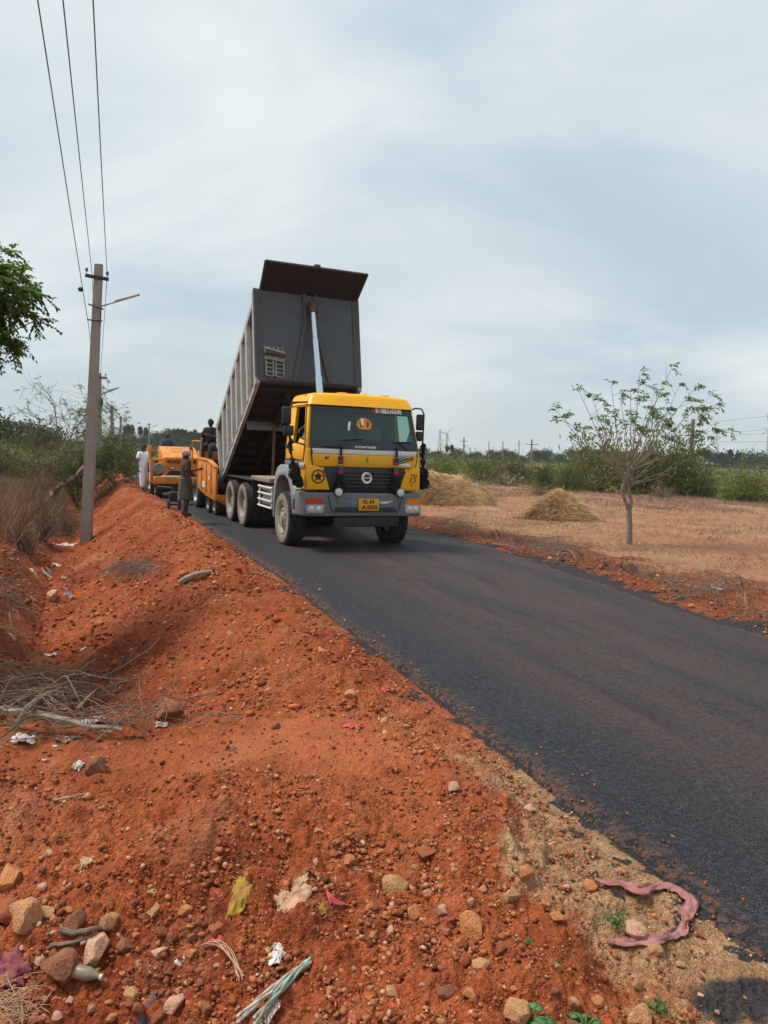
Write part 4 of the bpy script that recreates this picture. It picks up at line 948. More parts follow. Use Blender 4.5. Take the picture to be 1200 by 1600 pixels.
def shirt(m, sleeve=.62, fat=1.0, hem=.90):
    def f(root, P, M):
        J = {'waist': (*P['waist'], .155*fat, .125*fat), 'chest': (*P['chest'], .172*fat, .130*fat), 'top': (P['neck'][0], P['neck'][1], P['neck'][2]-.035, .075, .07)}
        pv = Vector(P['pelvis']); J['hem'] = (*(pv+Vector((0, 0, hem-.93))), .165*fat, .135*fat); E = [('waist', 'chest'), ('chest', 'top'), ('waist', 'hem')]
        for s in 'lr':
            a, b = Vector(P['s'+s]), Vector(P['e'+s]); c = Vector(P['w'+s])
            J['s'+s] = (*a, .082, .082)
            if sleeve <= 1: J['v'+s] = (*a.lerp(b, sleeve), .072, .072); E += [('chest', 's'+s), ('s'+s, 'v'+s)]
            else: J['e'+s] = (*b, .058, .058); J['v'+s] = (*b.lerp(c, sleeve-1), .05, .05); E += [('chest', 's'+s), ('s'+s, 'e'+s), ('e'+s, 'v'+s)]
        me = grow(J, E, 'shirt', m, root, 2); link('shirt', me, m, root)
    return f
def wrap(m, top, bottom, rx, ry, flare, name='lungi', legs=None, seed=0):
    def f(root, P, M):
        q = MB(); n = 40; rows = 14; vs = []; fs = []; rr = random.Random(seed); ph = [rr.uniform(0, 6) for _ in range(4)]
        pv = Vector(P['pelvis']); mid = (Vector(P['al'])+Vector(P['ar']))/2
        for i in range(rows+1):
            t = i/rows; z = top+(bottom-top)*t; c = pv.lerp(mid, max(0, min(1, (.93-z)/.85)))
            for k in range(n):
                a = 2*PI*k/n; fold = 1+t*.10*math.sin(5*a+ph[0]+1.5*t)+t*.06*math.sin(11*a+ph[1])+.02*math.sin(17*a+ph[2])
                vs.append((c.x+rx*(1+flare*t)*fold*math.cos(a), c.y+ry*(1+flare*t)*fold*math.sin(a), z+.02*t*math.sin(3*a+ph[3])))
        for i in range(rows):
            for k in range(n): k2 = (k+1) % n; fs.append((i*n+k, (i+1)*n+k, (i+1)*n+k2, i*n+k2))
        q.add(vs, fs); o = q.build(name, m, root, 80); o.modifiers.new('Solid', 'SOLIDIFY').thickness = .008
    return f
def trousers(m, to=.9, fat=1.0, name='trousers'):
    def f(root, P, M):
        J = {'pelvis': (*P['pelvis'], .155, .13), 'waist': (*P['waist'], .14, .115)}; E = [('pelvis', 'waist')]
        for s in 'lr':
            a, k_, h_ = Vector(P['a'+s]), Vector(P['k'+s]), P['h'+s]
            J['h'+s] = (*h_, .105*fat**.5, .105*fat**.5); J['k'+s] = (*k_, .078*fat, .078*fat); J['c'+s] = (*k_.lerp(a, to), .068*fat, .068*fat); E += [('pelvis', 'h'+s), ('h'+s, 'k'+s), ('k'+s, 'c'+s)]
        link(name, grow(J, E, name, m, root, 2), m, root)
    return f
def scarf(m):
    def f(root, P, M):
        q = MB(); q.blob((0, .008, .04), (.094, .114, .100), 3, .05, 2)
        for k in range(3): q.tube([(.072*math.cos(a), .012+.092*math.sin(a), .045+.025*k+.018*math.sin(a*1+k)) for a in np.linspace(0, 2*PI, 18)], .014, 8, False)
        q.prism([(.02, .02), (.09, .03), (.10, -.10), (.085, -.30), (.02, -.32), (.005, -.12)], 'x', .052, .078, .01); q.prism([(-.03, .02), (.03, .02), (.02, -.22), (-.05, -.24)], 'x', .07, .09, .008)
        q.map(lambda x, y, z: M @ Vector((x, y, z))); q.build('headscarf', m, root, 70)
    return f
def cap(m):
    def f(root, P, M):
        q = MB(); q.blob((0, .004, .045), (.09, .108, .092), 3, .02, 2); q.prism([(-.07, -.10), (.07, -.10), (.05, -.165), (-.05, -.165)], 'z', .045, .055, .004); q.map(lambda x, y, z: M @ Vector((x, y, z))); q.build('cap', m, root, 70)
    return f
def mask(m):
    def f(root, P, M):
        q = MB(); q.blob((0, -.088, -.045), (.055, .03, .04), 2); q.map(lambda x, y, z: M @ Vector((x, y, z))); q.build('face_mask', m, root, 70)
    return f
def outfit(*fs):
    def f(root, P, M):
        for g in fs: g(root, P, M)
    return f
p = gpt(223, 768)
person('man in white shirt and long white cloth standing on the red bank looking down', p+Vector((0, 0, -.01)), R(62), 1.66,
       dict(al=(.11, .10, .085), tl=(.12, -.07, .035), kl=(.105, .03, .49), ar=(-.11, -.10, .085), tr=(-.12, -.27, .035), kr=(-.105, -.10, .49), wl=(.26, .0, .85), wr=(-.25, -.04, .85)),
       outfit(shirt(cw, .75, 1.22, .84), trousers(cwl, .86, 1.42, 'dhoti')), look=(.1, .42))
p = gpt(289, 808)
person('man in pink headscarf, maroon shirt and short grey green wrap walking at the road edge', p, R(125), 1.60,
       dict(kl=(.10, -.10, .50), al=(.10, -.06, .085), tl=(.115, -.22, .035), kr=(-.10, .0, .49), ar=(-.10, .10, .09), tr=(-.115, -.06, .035), el=(.27, -.16, 1.16), wl=(.24, -.40, 1.22), er=(-.25, .05, 1.10), wr=(-.26, -.06, .88)),
       outfit(shirt(cmar, .9, 1.02, .88), wrap(cgrn, 1.02, .44, .165, .15, .22, 'lungi', seed=5), scarf(cpink), mask(cw)), look=(-.35, .1), hair=False)
p = at(236.5, 757, 31.5)
person('dark haired man in beige shirt half hidden behind the man in white', (p.x, p.y, zg(p.x, p.y)), R(30), 1.62, {}, outfit(shirt(cbei, .7), trousers(cgry)), look=(0, .3))
SIT = dict(kl=(.13, -.42, .90), al=(.13, -.40, .48), tl=(.135, -.56, .43), kr=(-.13, -.42, .90), ar=(-.13, -.40, .48), tr=(-.135, -.56, .43), el=(.26, -.12, 1.12), wl=(.15, -.36, 1.10), er=(-.26, -.12, 1.12), wr=(-.15, -.36, 1.10))

# ------------------------------------------------------------------ asphalt paver behind the truck
org = mat('orange_paint', (.72, .235, .008), rough=.5, var=.08, scale=3, dirt=(.22, .10, .045), dirtamt=.85, dscale=4)
tar = mat('tar_black', (.010, .010, .011), rough=.6, var=.3, dirt=(.03, .025, .022), dirtamt=.5)
hotmix = mat('hot_asphalt', (.016, .015, .015), rough=.8, var=.4, scale=40, bump=1.0, bscale=50)
def small_wheel(par, x, y, r, w, name='wheel', m2=dullm):
    q = MB(); q.lathe([(0, -.3*w), (.55*r, -.3*w), (.62*r, -.52*w), (.62*r, .52*w), (.55*r, .3*w), (0, .3*w)], (x, y, r), 'x', 20); o = q.build(name, m2, par)
    q = MB(); q.lathe([(.6*r, -.5*w), (.9*r, -.5*w), (r, -.3*w), (r, .3*w), (.9*r, .5*w), (.6*r, .5*w)], (x, y, r), 'x', 24, True); q.build('tyre', [rub], o)
def build_paver():
    c, s = math.cos(TYAW+.03), math.sin(TYAW+.03)
    o0 = TM @ Vector((0, 5.62, 0)); root = empty('asphalt_paver', (o0.x, o0.y, .03), TYAW+.03)
    tag(root, 'orange asphalt paver with open hopper backed up under the raised dump body', 'paver')
    for sx in (-1, 1):
        q = MB(); q.prism([(0, .43), (0, 1.30), (.85, 1.46), (2.3, 1.50), (2.3, .66), (1.2, .50)], 'x', sx*1.42-.03, sx*1.42+.03, .012)
        w_ = q.build('hopper_wing', org, root)
        q = MB(); q.prism([(.02, 1.29), (.02, 1.34), (.85, 1.50), (2.3, 1.54), (2.3, 1.49), (.85, 1.45)], 'x', sx*1.42-.06, sx*1.42+.06, .006)
        for y in (.5, 1.1, 1.7): q.box((sx*1.46, y, .98), (.03, .05, .80), bev=.006)
        q.build('wing_rim', org, w_)
        q = MB()
        q.box((sx*1.455, .75, 1.0), (.012, .14, .10)); q.build('wing_decal', wht, w_); MB().box((sx*1.455, 1.45, .80), (.012, .32, .16)).build('wing_decal', wht, w_)
    q = MB(); q.prism([(-1.40, .80), (-.4, .42), (.4, .42), (1.40, .80), (1.40, .88), (-1.40, .88)], 'y', .05, 2.3, .01); q.build('hopper_floor', tar, root)
    q = MB(); q.prism([(-1.40, .44), (-1.1, .26), (1.1, .26), (1.40, .44), (1.40, .60), (-1.40, .60)], 'y', -.05, .08, .012); q.build('hopper_apron', org, root)
    q = MB(); q.lathe([(.09, -1.0), (.10, -.98), (.10, .98), (.09, 1.0)], (0, -.12, .48), 'x', 14); q.build('push_roller', dullm, root)
    q = MB(); b = bmesh.new(); bmesh.ops.create_grid(b, x_segments=24, y_segments=20, size=1)
    for v in b.verts: v.co = Vector((v.co.x*1.3, 1.15+v.co.y*1.05, .90+.45*max(0, 1-v.co.x**2)*max(0, 1-v.co.y**2)+random.uniform(-.03, .03)))
    q.bm(b); q.build('asphalt_load', hotmix, root, 20)
    q = MB(); q.box((0, 3.2, .78), (1.7, 1.7, .5), bev=.03); q.box((0, 2.6, 1.1), (2.3, .10, .75), bev=.02); q.build('engine_frame', tar, root)
    q = MB(); q.prism([(2.7, 1.0), (2.7, 1.55), (3.9, 1.62), (3.9, 1.0)], 'x', -1.1, .95, .04); q.build('engine_cover', org, root)
    q = MB(); q.box((-1.02, 2.95, 1.52), (.52, .52, .38), bev=.03); q.build('seat_box', org, root)
    q = MB(); q.box((-.95, 3.0, 1.76), (.5, .5, .10), bev=.03); q.box((-.95, 3.28, 2.02), (.48, .10, .5), bev=.03); q.build('seat', blk, root)
    q = MB()
    for p0 in ((-1.3, 2.62), (-1.3, 3.9)): q.tube([(p0[0], p0[1], 1.1), (p0[0], p0[1], 2.0)], .02, 6)
    q.tube([(-1.3, 2.62, 2.0), (-1.3, 3.9, 2.0)], .02, 6); q.build('hand_rail', org, root)
    q = MB(); q.box((0, 4.5, .35), (3.0, .6, .42), bev=.03); q.box((0, 4.2, .75), (.3, .9, .2)); q.build('screed', tar, root)
    q = MB(); q.tube([(-.6, 2.75, 1.6), (-.6, 2.62, 2.0)], .03, 8); q.tube([(-.6+.17*math.cos(a), 2.6+.06*math.sin(a), 2.02+.15*math.sin(a)) for a in np.linspace(0, 2*PI, 15)], .014, 6, False); q.build('steering_wheel', blk, root)
    for sx in (-1, 1):
        small_wheel(root, sx*1.20, .65, .30, .26); small_wheel(root, sx*1.20, 1.45, .30, .26); small_wheel(root, sx*1.15, 3.3, .46, .32)
    return root
paver = build_paver()
pm = Matrix.Translation(paver.location) @ Matrix.Rotation(TYAW+.03, 4, 'Z')
person('man in black shirt sitting high on the orange paver beside the raised dump body', pm @ Vector((-.95, 2.95, .98)), TYAW-.5, 1.68, dict(SIT, el=(.25, -.2, 1.15), wl=(.05, -.33, 1.22), er=(-.27, .02, 1.12), wr=(-.18, -.28, 1.05)), outfit(shirt(cblk, .9), trousers(cgry)), look=(-.3, .3))

# ------------------------------------------------------------------ orange bonneted machine further back
def build_machine():
    p = at(282, 757, 26.2); rz = R(24); root = empty('road_machine', (p.x, p.y, .03), rz)
    tag(root, 'orange bonneted road machine with black lettering standing behind the paver', 'machine')
    q = MB(); q.box((.0, -.10, .62), (1.86, .22, .26), bev=.03); q.box((-.85, .6, .58), (.16, 1.6, .2), bev=.02); q.box((.85, .6, .58), (.16, 1.6, .2), bev=.02); q.build('frame_beam', org, root)
    q = MB(); q.prism([(0, .78), (-.02, 1.42), (.10, 1.48), (1.15, 1.80), (1.5, 1.80), (1.5, .78)], 'x', -.60, .66, .035, 3); hd = q.build('bonnet', org, root)
    q = MB(); v, f = text_mesh('ROADMASTER', .17, .004, .004, 1.0, 1.0); q.add([(x+.04, y-.035, z+1.27) for x, y, z in v], f); q.build('bonnet_lettering', ink, hd)
    q = MB()
    for a in (.5, .86): q.prism([(-.22, a), (.26, a), (.26, a+.05), (-.22, a+.05)], 'z', 0, .02); 
    q.map(lambda x, y, z: (x, y, z+1.455+.305*(y-.1)/1.05+.02)); q.build('bonnet_vent', mat('orange_shadow_gap', (.25, .075, .01), rough=.6, var=.1), hd)  # vent slots drawn as bars, the slot shadow put into their darker orange
    q = MB(); q.box((-.30, -.025, 1.06), (.22, .012, .11), bev=.004); q.build('maker_badge', inkr, hd)
    q = MB(); q.box((-.30, -.034, 1.06), (.14, .008, .05), bev=.003); q.build('badge_centre', wht, hd)
    q = MB(); q.prism([(-.5, .79), (.55, .79), (.40, .95), (-.36, .95)], 'y', -.028, .0); q.build('grille_opening', blk, hd)
    q = MB(); q.tube([(.46, .75, 1.70), (.46, .75, 1.80)], .05, 8); q.build('filler_cap', blk, hd)
    q = MB(); q.box((-.92, .25, .93), (.12, .10, .82), bev=.02); q.box((-.78, .25, 1.32), (.40, .14, .06), bev=.015); q.box((-.96, .9, 1.25), (.06, 1.4, .08), bev=.015); q.box((-.90, 1.55, 1.15), (.14, .2, 1.3), bev=.03); q.build('side_frame', org, root)
    q = MB(); q.lathe([(.0, -.12), (.18, -.12), (.19, .12), (.0, .12)], (-.74, .10, 1.02), 'y', 20); q.box((-.74, .3, .95), (.26, .3, .4), bev=.03); q.build('air_filter', dullm, root)
    q = MB(); q.box((-.98, .5, .98), (.03, .35, .6)); q.build('side_plate', wht, root)
    q = MB(); q.box((0, .8, .45), (1.5, 1.9, .3)); q.box((0, .15, .33), (1.2, .2, .3)); q.box((.2, -.02, .40), (.3, .2, .2)); q.build('undercarriage', tar, root)
    q = MB(); q.box((-.05, 1.9, 1.25), (1.3, .8, .12), bev=.02); q.box((-.2, 2.0, 1.40), (.5, .5, .12), bev=.04); q.box((-.2, 2.25, 1.7), (.5, .1, .5), bev=.04); q.build('driver_seat', blk, root)
    q = MB(); q.tube([(-.2, 1.52, 1.5), (-.2, 1.66, 1.86)], .025, 8); q.tube([(-.2+.18*math.cos(a), 1.66+.06*math.sin(a), 1.86+.14*math.sin(a)) for a in np.linspace(0, 2*PI, 15)], .014, 6, False); q.build('steering_wheel', blk, root)
    for sx in (-1, 1): small_wheel(root, sx*.72, .25, .34, .24); small_wheel(root, sx*.72, 1.7, .46, .3)
    return root
mach = build_machine()
mm = Matrix.Translation(mach.location) @ Matrix.Rotation(R(24), 4, 'Z')
person('man in blue shirt and grey cap seated behind the orange bonnet', mm @ Vector((-.2, 2.0, .62)), R(24), 1.68, SIT, outfit(shirt(cblue, 1.5), trousers(cgry), cap(cgry)), look=(-.2, .25), hair=False)
# driver in the truck cab
person('truck driver with one forearm on the sill of the open door window', TM @ Vector((-.52, -.10, 1.22)), TYAW, 1.66, dict(SIT, er=(-.40, -.22, 1.10), wr=(-.56, -.42, 1.04), wl=(.10, -.40, 1.05)), outfit(shirt(cblk, .8), trousers(cgry)), look=(-.2, 0))
# hand cart with two small wheels
p = gpt(272, 797); root = empty('hand_cart', p, R(20)); tag(root, 'small dark two wheeled hand cart beside the man in the pink headscarf', 'cart')
for x in (-.14, .14): small_wheel(root, x, 0, .15, .07, 'wheel', blk2)
q = MB(); q.tube([(-.2, 0, .15), (.2, 0, .15)], .02, 6); q.box((0, .1, .36), (.26, .3, .26), bev=.03); q.build('tank', tar, root)
q = MB(); q.tube([(0, .1, .5), (-.1, -.1, .62), (-.45, -.3, .66)], .018, 6); q.build('handle', dullm, root)

# ------------------------------------------------------------------ plants: leaf sheets and twigs
def unit(v): return v/np.maximum(np.linalg.norm(v, axis=-1, keepdims=True), 1e-9)
def leaves(C, D, Nn, ln, wd, fold=.25):
    """one four-sided leaf at each C, along D, facing Nn"""
    C = np.asarray(C, float); n = len(C); D = unit(np.asarray(D, float)); S = unit(np.cross(D, Nn)); U = np.cross(S, D)
    ln = np.broadcast_to(ln, (n,))[:, None]; wd = np.broadcast_to(wd, (n,))[:, None]
    V = np.stack([C, C+D*ln*.45+S*wd*.5+U*wd*fold, C+D*ln, C+D*ln*.45-S*wd*.5+U*wd*fold], 1).reshape(-1, 3)
    F = np.arange(4*n).reshape(n, 4); return V, F
def rdir(n, up=0.0, r=rng):
    v = r.normal(size=(n, 3)); v[:, 2] += up; return unit(v)
def tufts(C, D, r, ncomp=6, nl=9, clen=.25, ll=.07, lw=.022, droop=.5, spread=.8):
    """pinnate leaves: ncomp stalks at every C, each carrying nl pairs of leaflets and drooping"""
    C = np.repeat(np.asarray(C, float), ncomp, 0); D = np.repeat(unit(np.asarray(D, float)), ncomp, 0); n = len(C)
    d = unit(D+spread*r.normal(size=(n, 3))); L_ = clen*r.uniform(.6, 1.2, n); P = []; DD = []; NN = []
    side = unit(np.cross(d, np.array([0, 0, 1.0]))+1e-4)
    for k in range(nl):
        t = (k+1)/nl; p = C+d*(L_*t)[:, None]-np.array([0, 0, 1])*(droop*L_*t*t)[:, None]
        for sgn in (-1, 1):
            P.append(p); DD.append(unit(side*sgn*.8+d*.55-np.array([0, 0, .35+droop*t])+.25*r.normal(size=(n, 3)))); NN.append(unit(np.array([0, 0, 1.])+.5*r.normal(size=(n, 3))))
    P = np.concatenate(P); return leaves(P, np.concatenate(DD), np.concatenate(NN), ll*r.uniform(.6, 1.15, len(P)), lw)
def cat(*VF):
    Vs = []; Fs = []; o = 0
    for V, F in VF: Vs.append(V); Fs.append(F+o); o += len(V)
    return np.concatenate(Vs), np.concatenate(Fs)
def curve(a, b, bend, n=7):
    a, b = Vector(a), Vector(b); bend = Vector(bend); return [a.lerp(b, i/(n-1))+bend*math.sin(PI*i/(n-1)) for i in range(n)]
bark = mat('grey_brown_bark', (.17, .125, .095), rough=.95, var=.4, scale=18, bump=.8, bscale=40)
barkp = mat('pale_bark', (.30, .24, .19), rough=.95, var=.35, scale=12, bump=.6, bscale=40)
twigm = mat('dry_twig', (.17, .115, .08), rough=.95, var=.3, scale=4)
twigg = mat('grey_twig', (.20, .155, .125), rough=.95, var=.35, scale=6)
L_neem = leafmat('neem_leaf', [(.040, .080, .010), (.095, .165, .020), (.18, .25, .036)], .45, vary=0)
L_young = leafmat('young_tree_leaf', [(.075, .12, .040), (.14, .20, .070), (.24, .29, .12)], .45, vary=0)
L_thorn = leafmat('thorn_leaf', [(.050, .075, .016), (.085, .12, .024), (.14, .17, .04)], .4)
L_green = leafmat('bush_leaf_green', [(.062, .088, .020), (.120, .155, .034), (.21, .25, .058)], .35)
L_olive = leafmat('bush_leaf_olive', [(.080, .090, .028), (.15, .16, .046), (.24, .24, .08)], .35)
L_brown = leafmat('bush_leaf_dry', [(.11, .070, .045), (.19, .13, .080), (.29, .21, .13)], .25)
L_far = leafmat('far_leaf', [(.022, .036, .016), (.040, .058, .024), (.060, .080, .034)], .15)
L_straw = leafmat('straw_blade', [(.20, .105, .045), (.38, .225, .10), (.56, .37, .19)], .2, .7)
L_dryg = leafmat('dry_grass_blade', [(.15, .085, .05), (.28, .175, .10), (.44, .31, .18)], .3, .7)
L_weed = leafmat('weed_twig', [(.16, .09, .065), (.26, .165, .12), (.36, .25, .18)], .2, .8)

# tree with overhanging dark foliage at the edge of the ditch
def tree_neem():
    r = np.random.default_rng(3); base = Vector((-7.9, 9.3, zg(-7.9, 9.3)))
    root = empty('broadleaf_tree', base); tag(root, 'dark green leafy tree overhanging the ditch near the tall concrete pole', 'tree')
    ce = np.array(at(-114, 468, 9.0))-np.array(base); q = MB()
    fork = Vector((ce[0]*.25, ce[1]*.2, 2.0)); q.tube(curve((0, 0, -.1), fork, (.1, 0, 0)), [.17, .16, .15, .14, .13, .125, .12], 9)
    tips = []
    for k in range(120):
        v = r.normal(size=3); v /= np.linalg.norm(v); rad = r.uniform(.55, .98)
        t = ce+v*np.array([1.25, 1.15, .80])*rad
        m = Vector(t).lerp(fork, .5)+Vector(r.normal(size=3)*.15); pts = [fork.lerp(m, i/3) for i in range(3)]+[m.lerp(Vector(t), i/3) for i in range(4)]
        q.tube(pts, [.05, .04, .03, .022, .016, .011, .006], 5); tips.append(t)
        for j in range(8):
            i = r.integers(2, 7); s0 = Vector(pts[i]); e = s0+Vector(r.normal(size=3)*.26)
            d = (np.array(e)-ce)/np.array([1.30, 1.25, .83])
            if np.linalg.norm(d) > 1.0: continue
            q.tube([s0, (s0+e)/2+Vector((0, 0, .04)), e], [.008, .006, .003], 4); tips.append(np.array(e))
    for px, py in ((-8, 625), (-16, 640)):
        e = np.array(at(px, py, 8.7))-np.array(base); tips.append(e); q.tube([fork, (fork+Vector(e))/2, Vector(e)], [.03, .015, .004], 5)
    q.build('trunk', bark, root, 60)
    T = np.array(tips); D = unit(T-ce+np.array([0, 0, .1])); V, F = tufts(T, D, r, 7, 8, .25, .080, .034, .38, 1.0)
    npmesh('crown', V, F, L_neem, root)
tree_neem()

# young open tree standing in the field
def tree_young():
    r = np.random.default_rng(8); b = gpt(982, 850); Y0 = b.y; root = empty('young_tree', b); tag(root, 'young open crowned tree with a crooked trunk alone in the dry field', 'tree')
    A = lambda px, py, dy=0.: Vector(at(px, py, Y0+dy))-b
    q = MB(); q.tube([A(983, 856), A(984, 825), A(983, 800)], [.085, .072, .066], 9)
    q.tube([A(983, 800), A(977, 783), A(971, 768), A(975, 755), A(981, 738)], [.050, .045, .043, .04, .034], 8)
    q.tube([A(983, 802), A(987, 785), A(983, 768), A(979, 755), A(990, 735)], [.050, .045, .043, .04, .034], 8)
    hubs = [A(981, 738), A(990, 735), A(977, 760)]; tips = []; dirs = []
    ends = [(868, 640), (880, 655), (905, 612), (925, 622), (942, 602), (955, 600), (968, 618), (985, 612), (1000, 582), (1010, 595), (1022, 612), (1035, 600), (1050, 574), (1062, 600), (1075, 608), (1088, 604), (1112, 618), (1118, 632), (1106, 640), (1150, 648), (1142, 674), (1110, 668), (1090, 652), (1078, 640), (1060, 625), (1045, 640), (1030, 655), (1012, 640), (990, 650), (945, 640), (930, 655), (915, 670), (1085, 695), (1060, 705), (1000, 690)]
    for i, (px, py) in enumerate(ends):
        if i % 5 == 4: continue
        dy = r.uniform(-1.5, 1.5)*(1-.3*abs(px-990)/150); e = A(px, py, dy); h = hubs[i % 3]
        mid = h.lerp(e, .45)+Vector((0, 0, -.12+.1*r.normal()))+Vector((r.normal()*.06, r.normal()*.06, 0))
        pts = [h.lerp(mid, t)*(1-.0) for t in (0, .5)]+[mid.lerp(e, t) for t in (0, .35, .7, 1)]
        q.tube(pts, [.018, .013, .010, .008, .006, .004], 6)
        tips.append(np.array(e)); dirs.append(np.array(e-mid))
        for t in ((.22, .55, .82) if i < 29 else (.7,)):
            s0 = mid.lerp(e, t); e2 = s0+Vector((r.normal()*.16+.05, r.normal()*.2, abs(r.normal())*.14)); q.tube([s0, e2], [.007, .003], 4)
            if r.random() < .85: tips.append(np.array(e2)); dirs.append(np.array(e2-s0)+.3*np.array(e-mid))
    q.build('trunk', mat('young_bark', (.23, .18, .145), rough=.95, var=.35, scale=14, bump=.6), root, 60)
    D = unit(np.array(dirs))*.6+np.array([.5, .0, .05]); V, F = tufts(np.array(tips), D, r, 4, 4, .22, .115, .046, .35, .6)
    npmesh('crown', V, F, L_young, root)
tree_young()

def twiggy(q, r, p, d, ln, rad, depth, out, grav=.0):
    pts = [p]; dd = d.normalized()
    for k in range(5):
        dd = (dd+Vector(r.normal(size=3))*.16+Vector((0, 0, grav))).normalized(); pts.append(pts[-1]+dd*ln/5)
    q.tube(pts, [rad*(1-.13*i) for i in range(6)], 4 if depth < 2 else 6, False); out.append((pts[-1], dd))
    if depth > 0:
        for k in range(4):
            i = r.integers(2, 6); v = (dd+Vector(r.normal(size=3))*.75+Vector((0, 0, .1))).normalized(); twiggy(q, r, pts[i], v, ln*r.uniform(.5, .75), rad*.55, depth-1, out, grav)
    else:
        for i in (2, 3, 4): out.append((pts[i], dd))
def tree_thorn():
    r = np.random.default_rng(12); Y0 = 30.0; b = at(122, 762, Y0); b.z = zg(b.x, b.y); root = empty('thorn_tree', b); tag(root, 'thin twiggy thorn tree with a sparse crown behind the tall concrete pole', 'tree')
    q = MB(); out = []
    for (px, py) in ((25, 640), (50, 625), (75, 635), (100, 640), (125, 655), (150, 650), (175, 660), (200, 665), (60, 670), (170, 690), (195, 690), (90, 655)):
        e = Vector(at(px, py, Y0+r.uniform(-1.5, 1.5)))-b; d = e*.62
        twiggy(q, r, Vector((0, 0, 0)), d, d.length, .045, 3, out, -.01)
    q.build('trunk', twigm, root, 80)
    P = np.array([o[0] for o in out]); D = np.array([o[1] for o in out])
    pxx = P[:, 0]*38/1.0; keep = r.random(len(P)) < np.where(P[:, 0] > .1, 1.0, .22)*np.where(P[:, 2] < 2.6, 1.0, .7)
    P, D = P[keep], D[keep]; V, F = tufts(P, D, r, 2, 5, .26, .085, .028, .4, .9); npmesh('crown', V, F, L_thorn, root)
tree_thorn()

# bushes: a few kinds, each with stems and a loose feathery crown, then copied
def bush_proto(seed, leafm, twm, n_spray=190, leafy=1.0, flat=.75, lsz=.075, label='', name='bush', cat_='bush'):
    r = np.random.default_rng(seed); root = empty(name, (0, 0, -50)); q = MB(); P = []; D = []
    for k in range(n_spray):
        a = r.uniform(0, 2*PI); el = math.asin(r.uniform(.12, 1)); rad = r.uniform(.45, 1.0)*(1+.28*math.sin(3*a+seed)+.16*math.sin(5*a+2*seed))
        e = np.array([math.cos(a)*math.cos(el), math.sin(a)*math.cos(el), math.sin(el)*flat*1.25])*rad
        if k < 46: q.tube(curve((0, 0, 0), Vector(e), Vector((0, 0, .12))+Vector(r.normal(size=3)*.05), 5), [.022, .016, .011, .008, .004], 4, False)
        for j in range(int(26*leafy)):
            t = r.uniform(.5, 1.06); P.append(e*t+r.normal(size=3)*.085); D.append(e+r.normal(size=3)*.6+np.array([0, 0, .15]))
    q.build('stem', twm, root, 80)
    P = np.array(P); P[:, 2] = np.maximum(P[:, 2], .02+.1*r.random(len(P))); D = np.array(D)
    V, F = leaves(P, D, rdir(len(P), .8, r), lsz*r.uniform(.6, 1.5, len(P)), lsz*.42); npmesh('crown', V, F, leafm, root); return root
PB = [bush_proto(21, L_green, twigm), bush_proto(22, L_green, twigm, 170), bush_proto(23, L_olive, twigm), bush_proto(24, L_olive, twigm, 150), bush_proto(25, L_brown, twigg, 110, .4)]
used = [False]*len(PB)
def put(protos, flags, k, loc, sc, rz, label, cat_, group, name=None):
    o = protos[k] if not flags[k] else copy_tree(protos[k]); flags[k] = True
    o.location = loc; o.rotation_euler = (0, 0, rz); o.scale = sc; tag(o, label, cat_, group)
    if name: o.name = name
    return o
def bush_px(px, py, wpx, hpx, Y, k, label, group='bushes at the edge of the dry field'):
    p = at(px, py, Y); z = zg(p.x, p.y); top = at(px, py-hpx, Y).z; wx = wpx*Y/FOC/2; hz = max(.5, (top-z)/.92)
    put(PB, used, k, (p.x, p.y, z-.03), (wx, wx*.9, hz), random.uniform(0, 6), label, 'bush', group)
BG = 'bushes at the edge of the dry field'
for a in ((938, 762, 150, 92, 56, 3, 'tall olive brown thorn bush behind the crooked young tree'),
          (1012, 765, 120, 92, 58, 2, 'dense olive bush right behind the young tree trunk'),
          (1062, 766, 112, 82, 57, 0, 'bright green spreading bush beside the leaning pole in the field'),
          (1100, 768, 60, 34, 60, 1, 'low green bush just beyond the leaning pole'),
          (890, 757, 66, 42, 52, 1, 'small bright green bush in front of the tall olive thorn bush'),
          (850, 752, 46, 34, 53, 0, 'small round green bush next to a brown brush heap'),
          (800, 748, 92, 42, 66, 2, 'olive bush behind the larger straw heap'),
          (750, 742, 90, 34, 72, 1, 'green bush rising over the larger straw heap'),
          (690, 742, 96, 36, 66, 0, 'wide green bush beside the truck mirror'),
          (1165, 772, 110, 44, 52, 1, 'wide low green bush at the far edge of the field under the wind turbine'),
          (1215, 768, 90, 50, 58, 0, 'green bush cut by the picture edge under the wind turbine'),
          (790, 750, 95, 17, 60, 4, 'low grey brown brush heap behind the straw heaps'),
          (845, 768, 60, 18, 42, 4, 'dead brown brush lying beyond the smaller straw heap'),
          (725, 752, 90, 16, 58, 4, 'dry brown brush just over the larger straw heap'),
          (700, 764, 60, 20, 46, 3, 'small olive shrub half behind the larger straw heap'),
          (1035, 770, 70, 16, 50, 4, 'grey brown dry brush at the foot of the bright green bush')): bush_px(*a)
LG = 'bushes beside the ditch'
for a in ((28, 742, 130, 56, 38, 3, 'olive bush behind the dry grass at the ditch'),
          (88, 745, 95, 52, 38, 2, 'green bush behind the leaning dead trunk'),
          (158, 748, 88, 52, 40, 3, 'green bush between the two nearest concrete poles'),
          (200, 742, 46, 50, 40, 0, 'green bush just past the second concrete pole'),
          (-20, 742, 110, 66, 34, 2, 'olive bush cut by the picture edge at the ditch'),
          (70, 812, 80, 50, 19.5, 4, 'dry brown bush near the foot of the tall concrete pole'),
          (35, 838, 66, 40, 16, 4, 'small dry brown bush in front of the olive bush at the ditch'),
          (105, 800, 60, 34, 22, 4, 'dry brown bush under the leaning dead trunk')): bush_px(*a, group=LG)
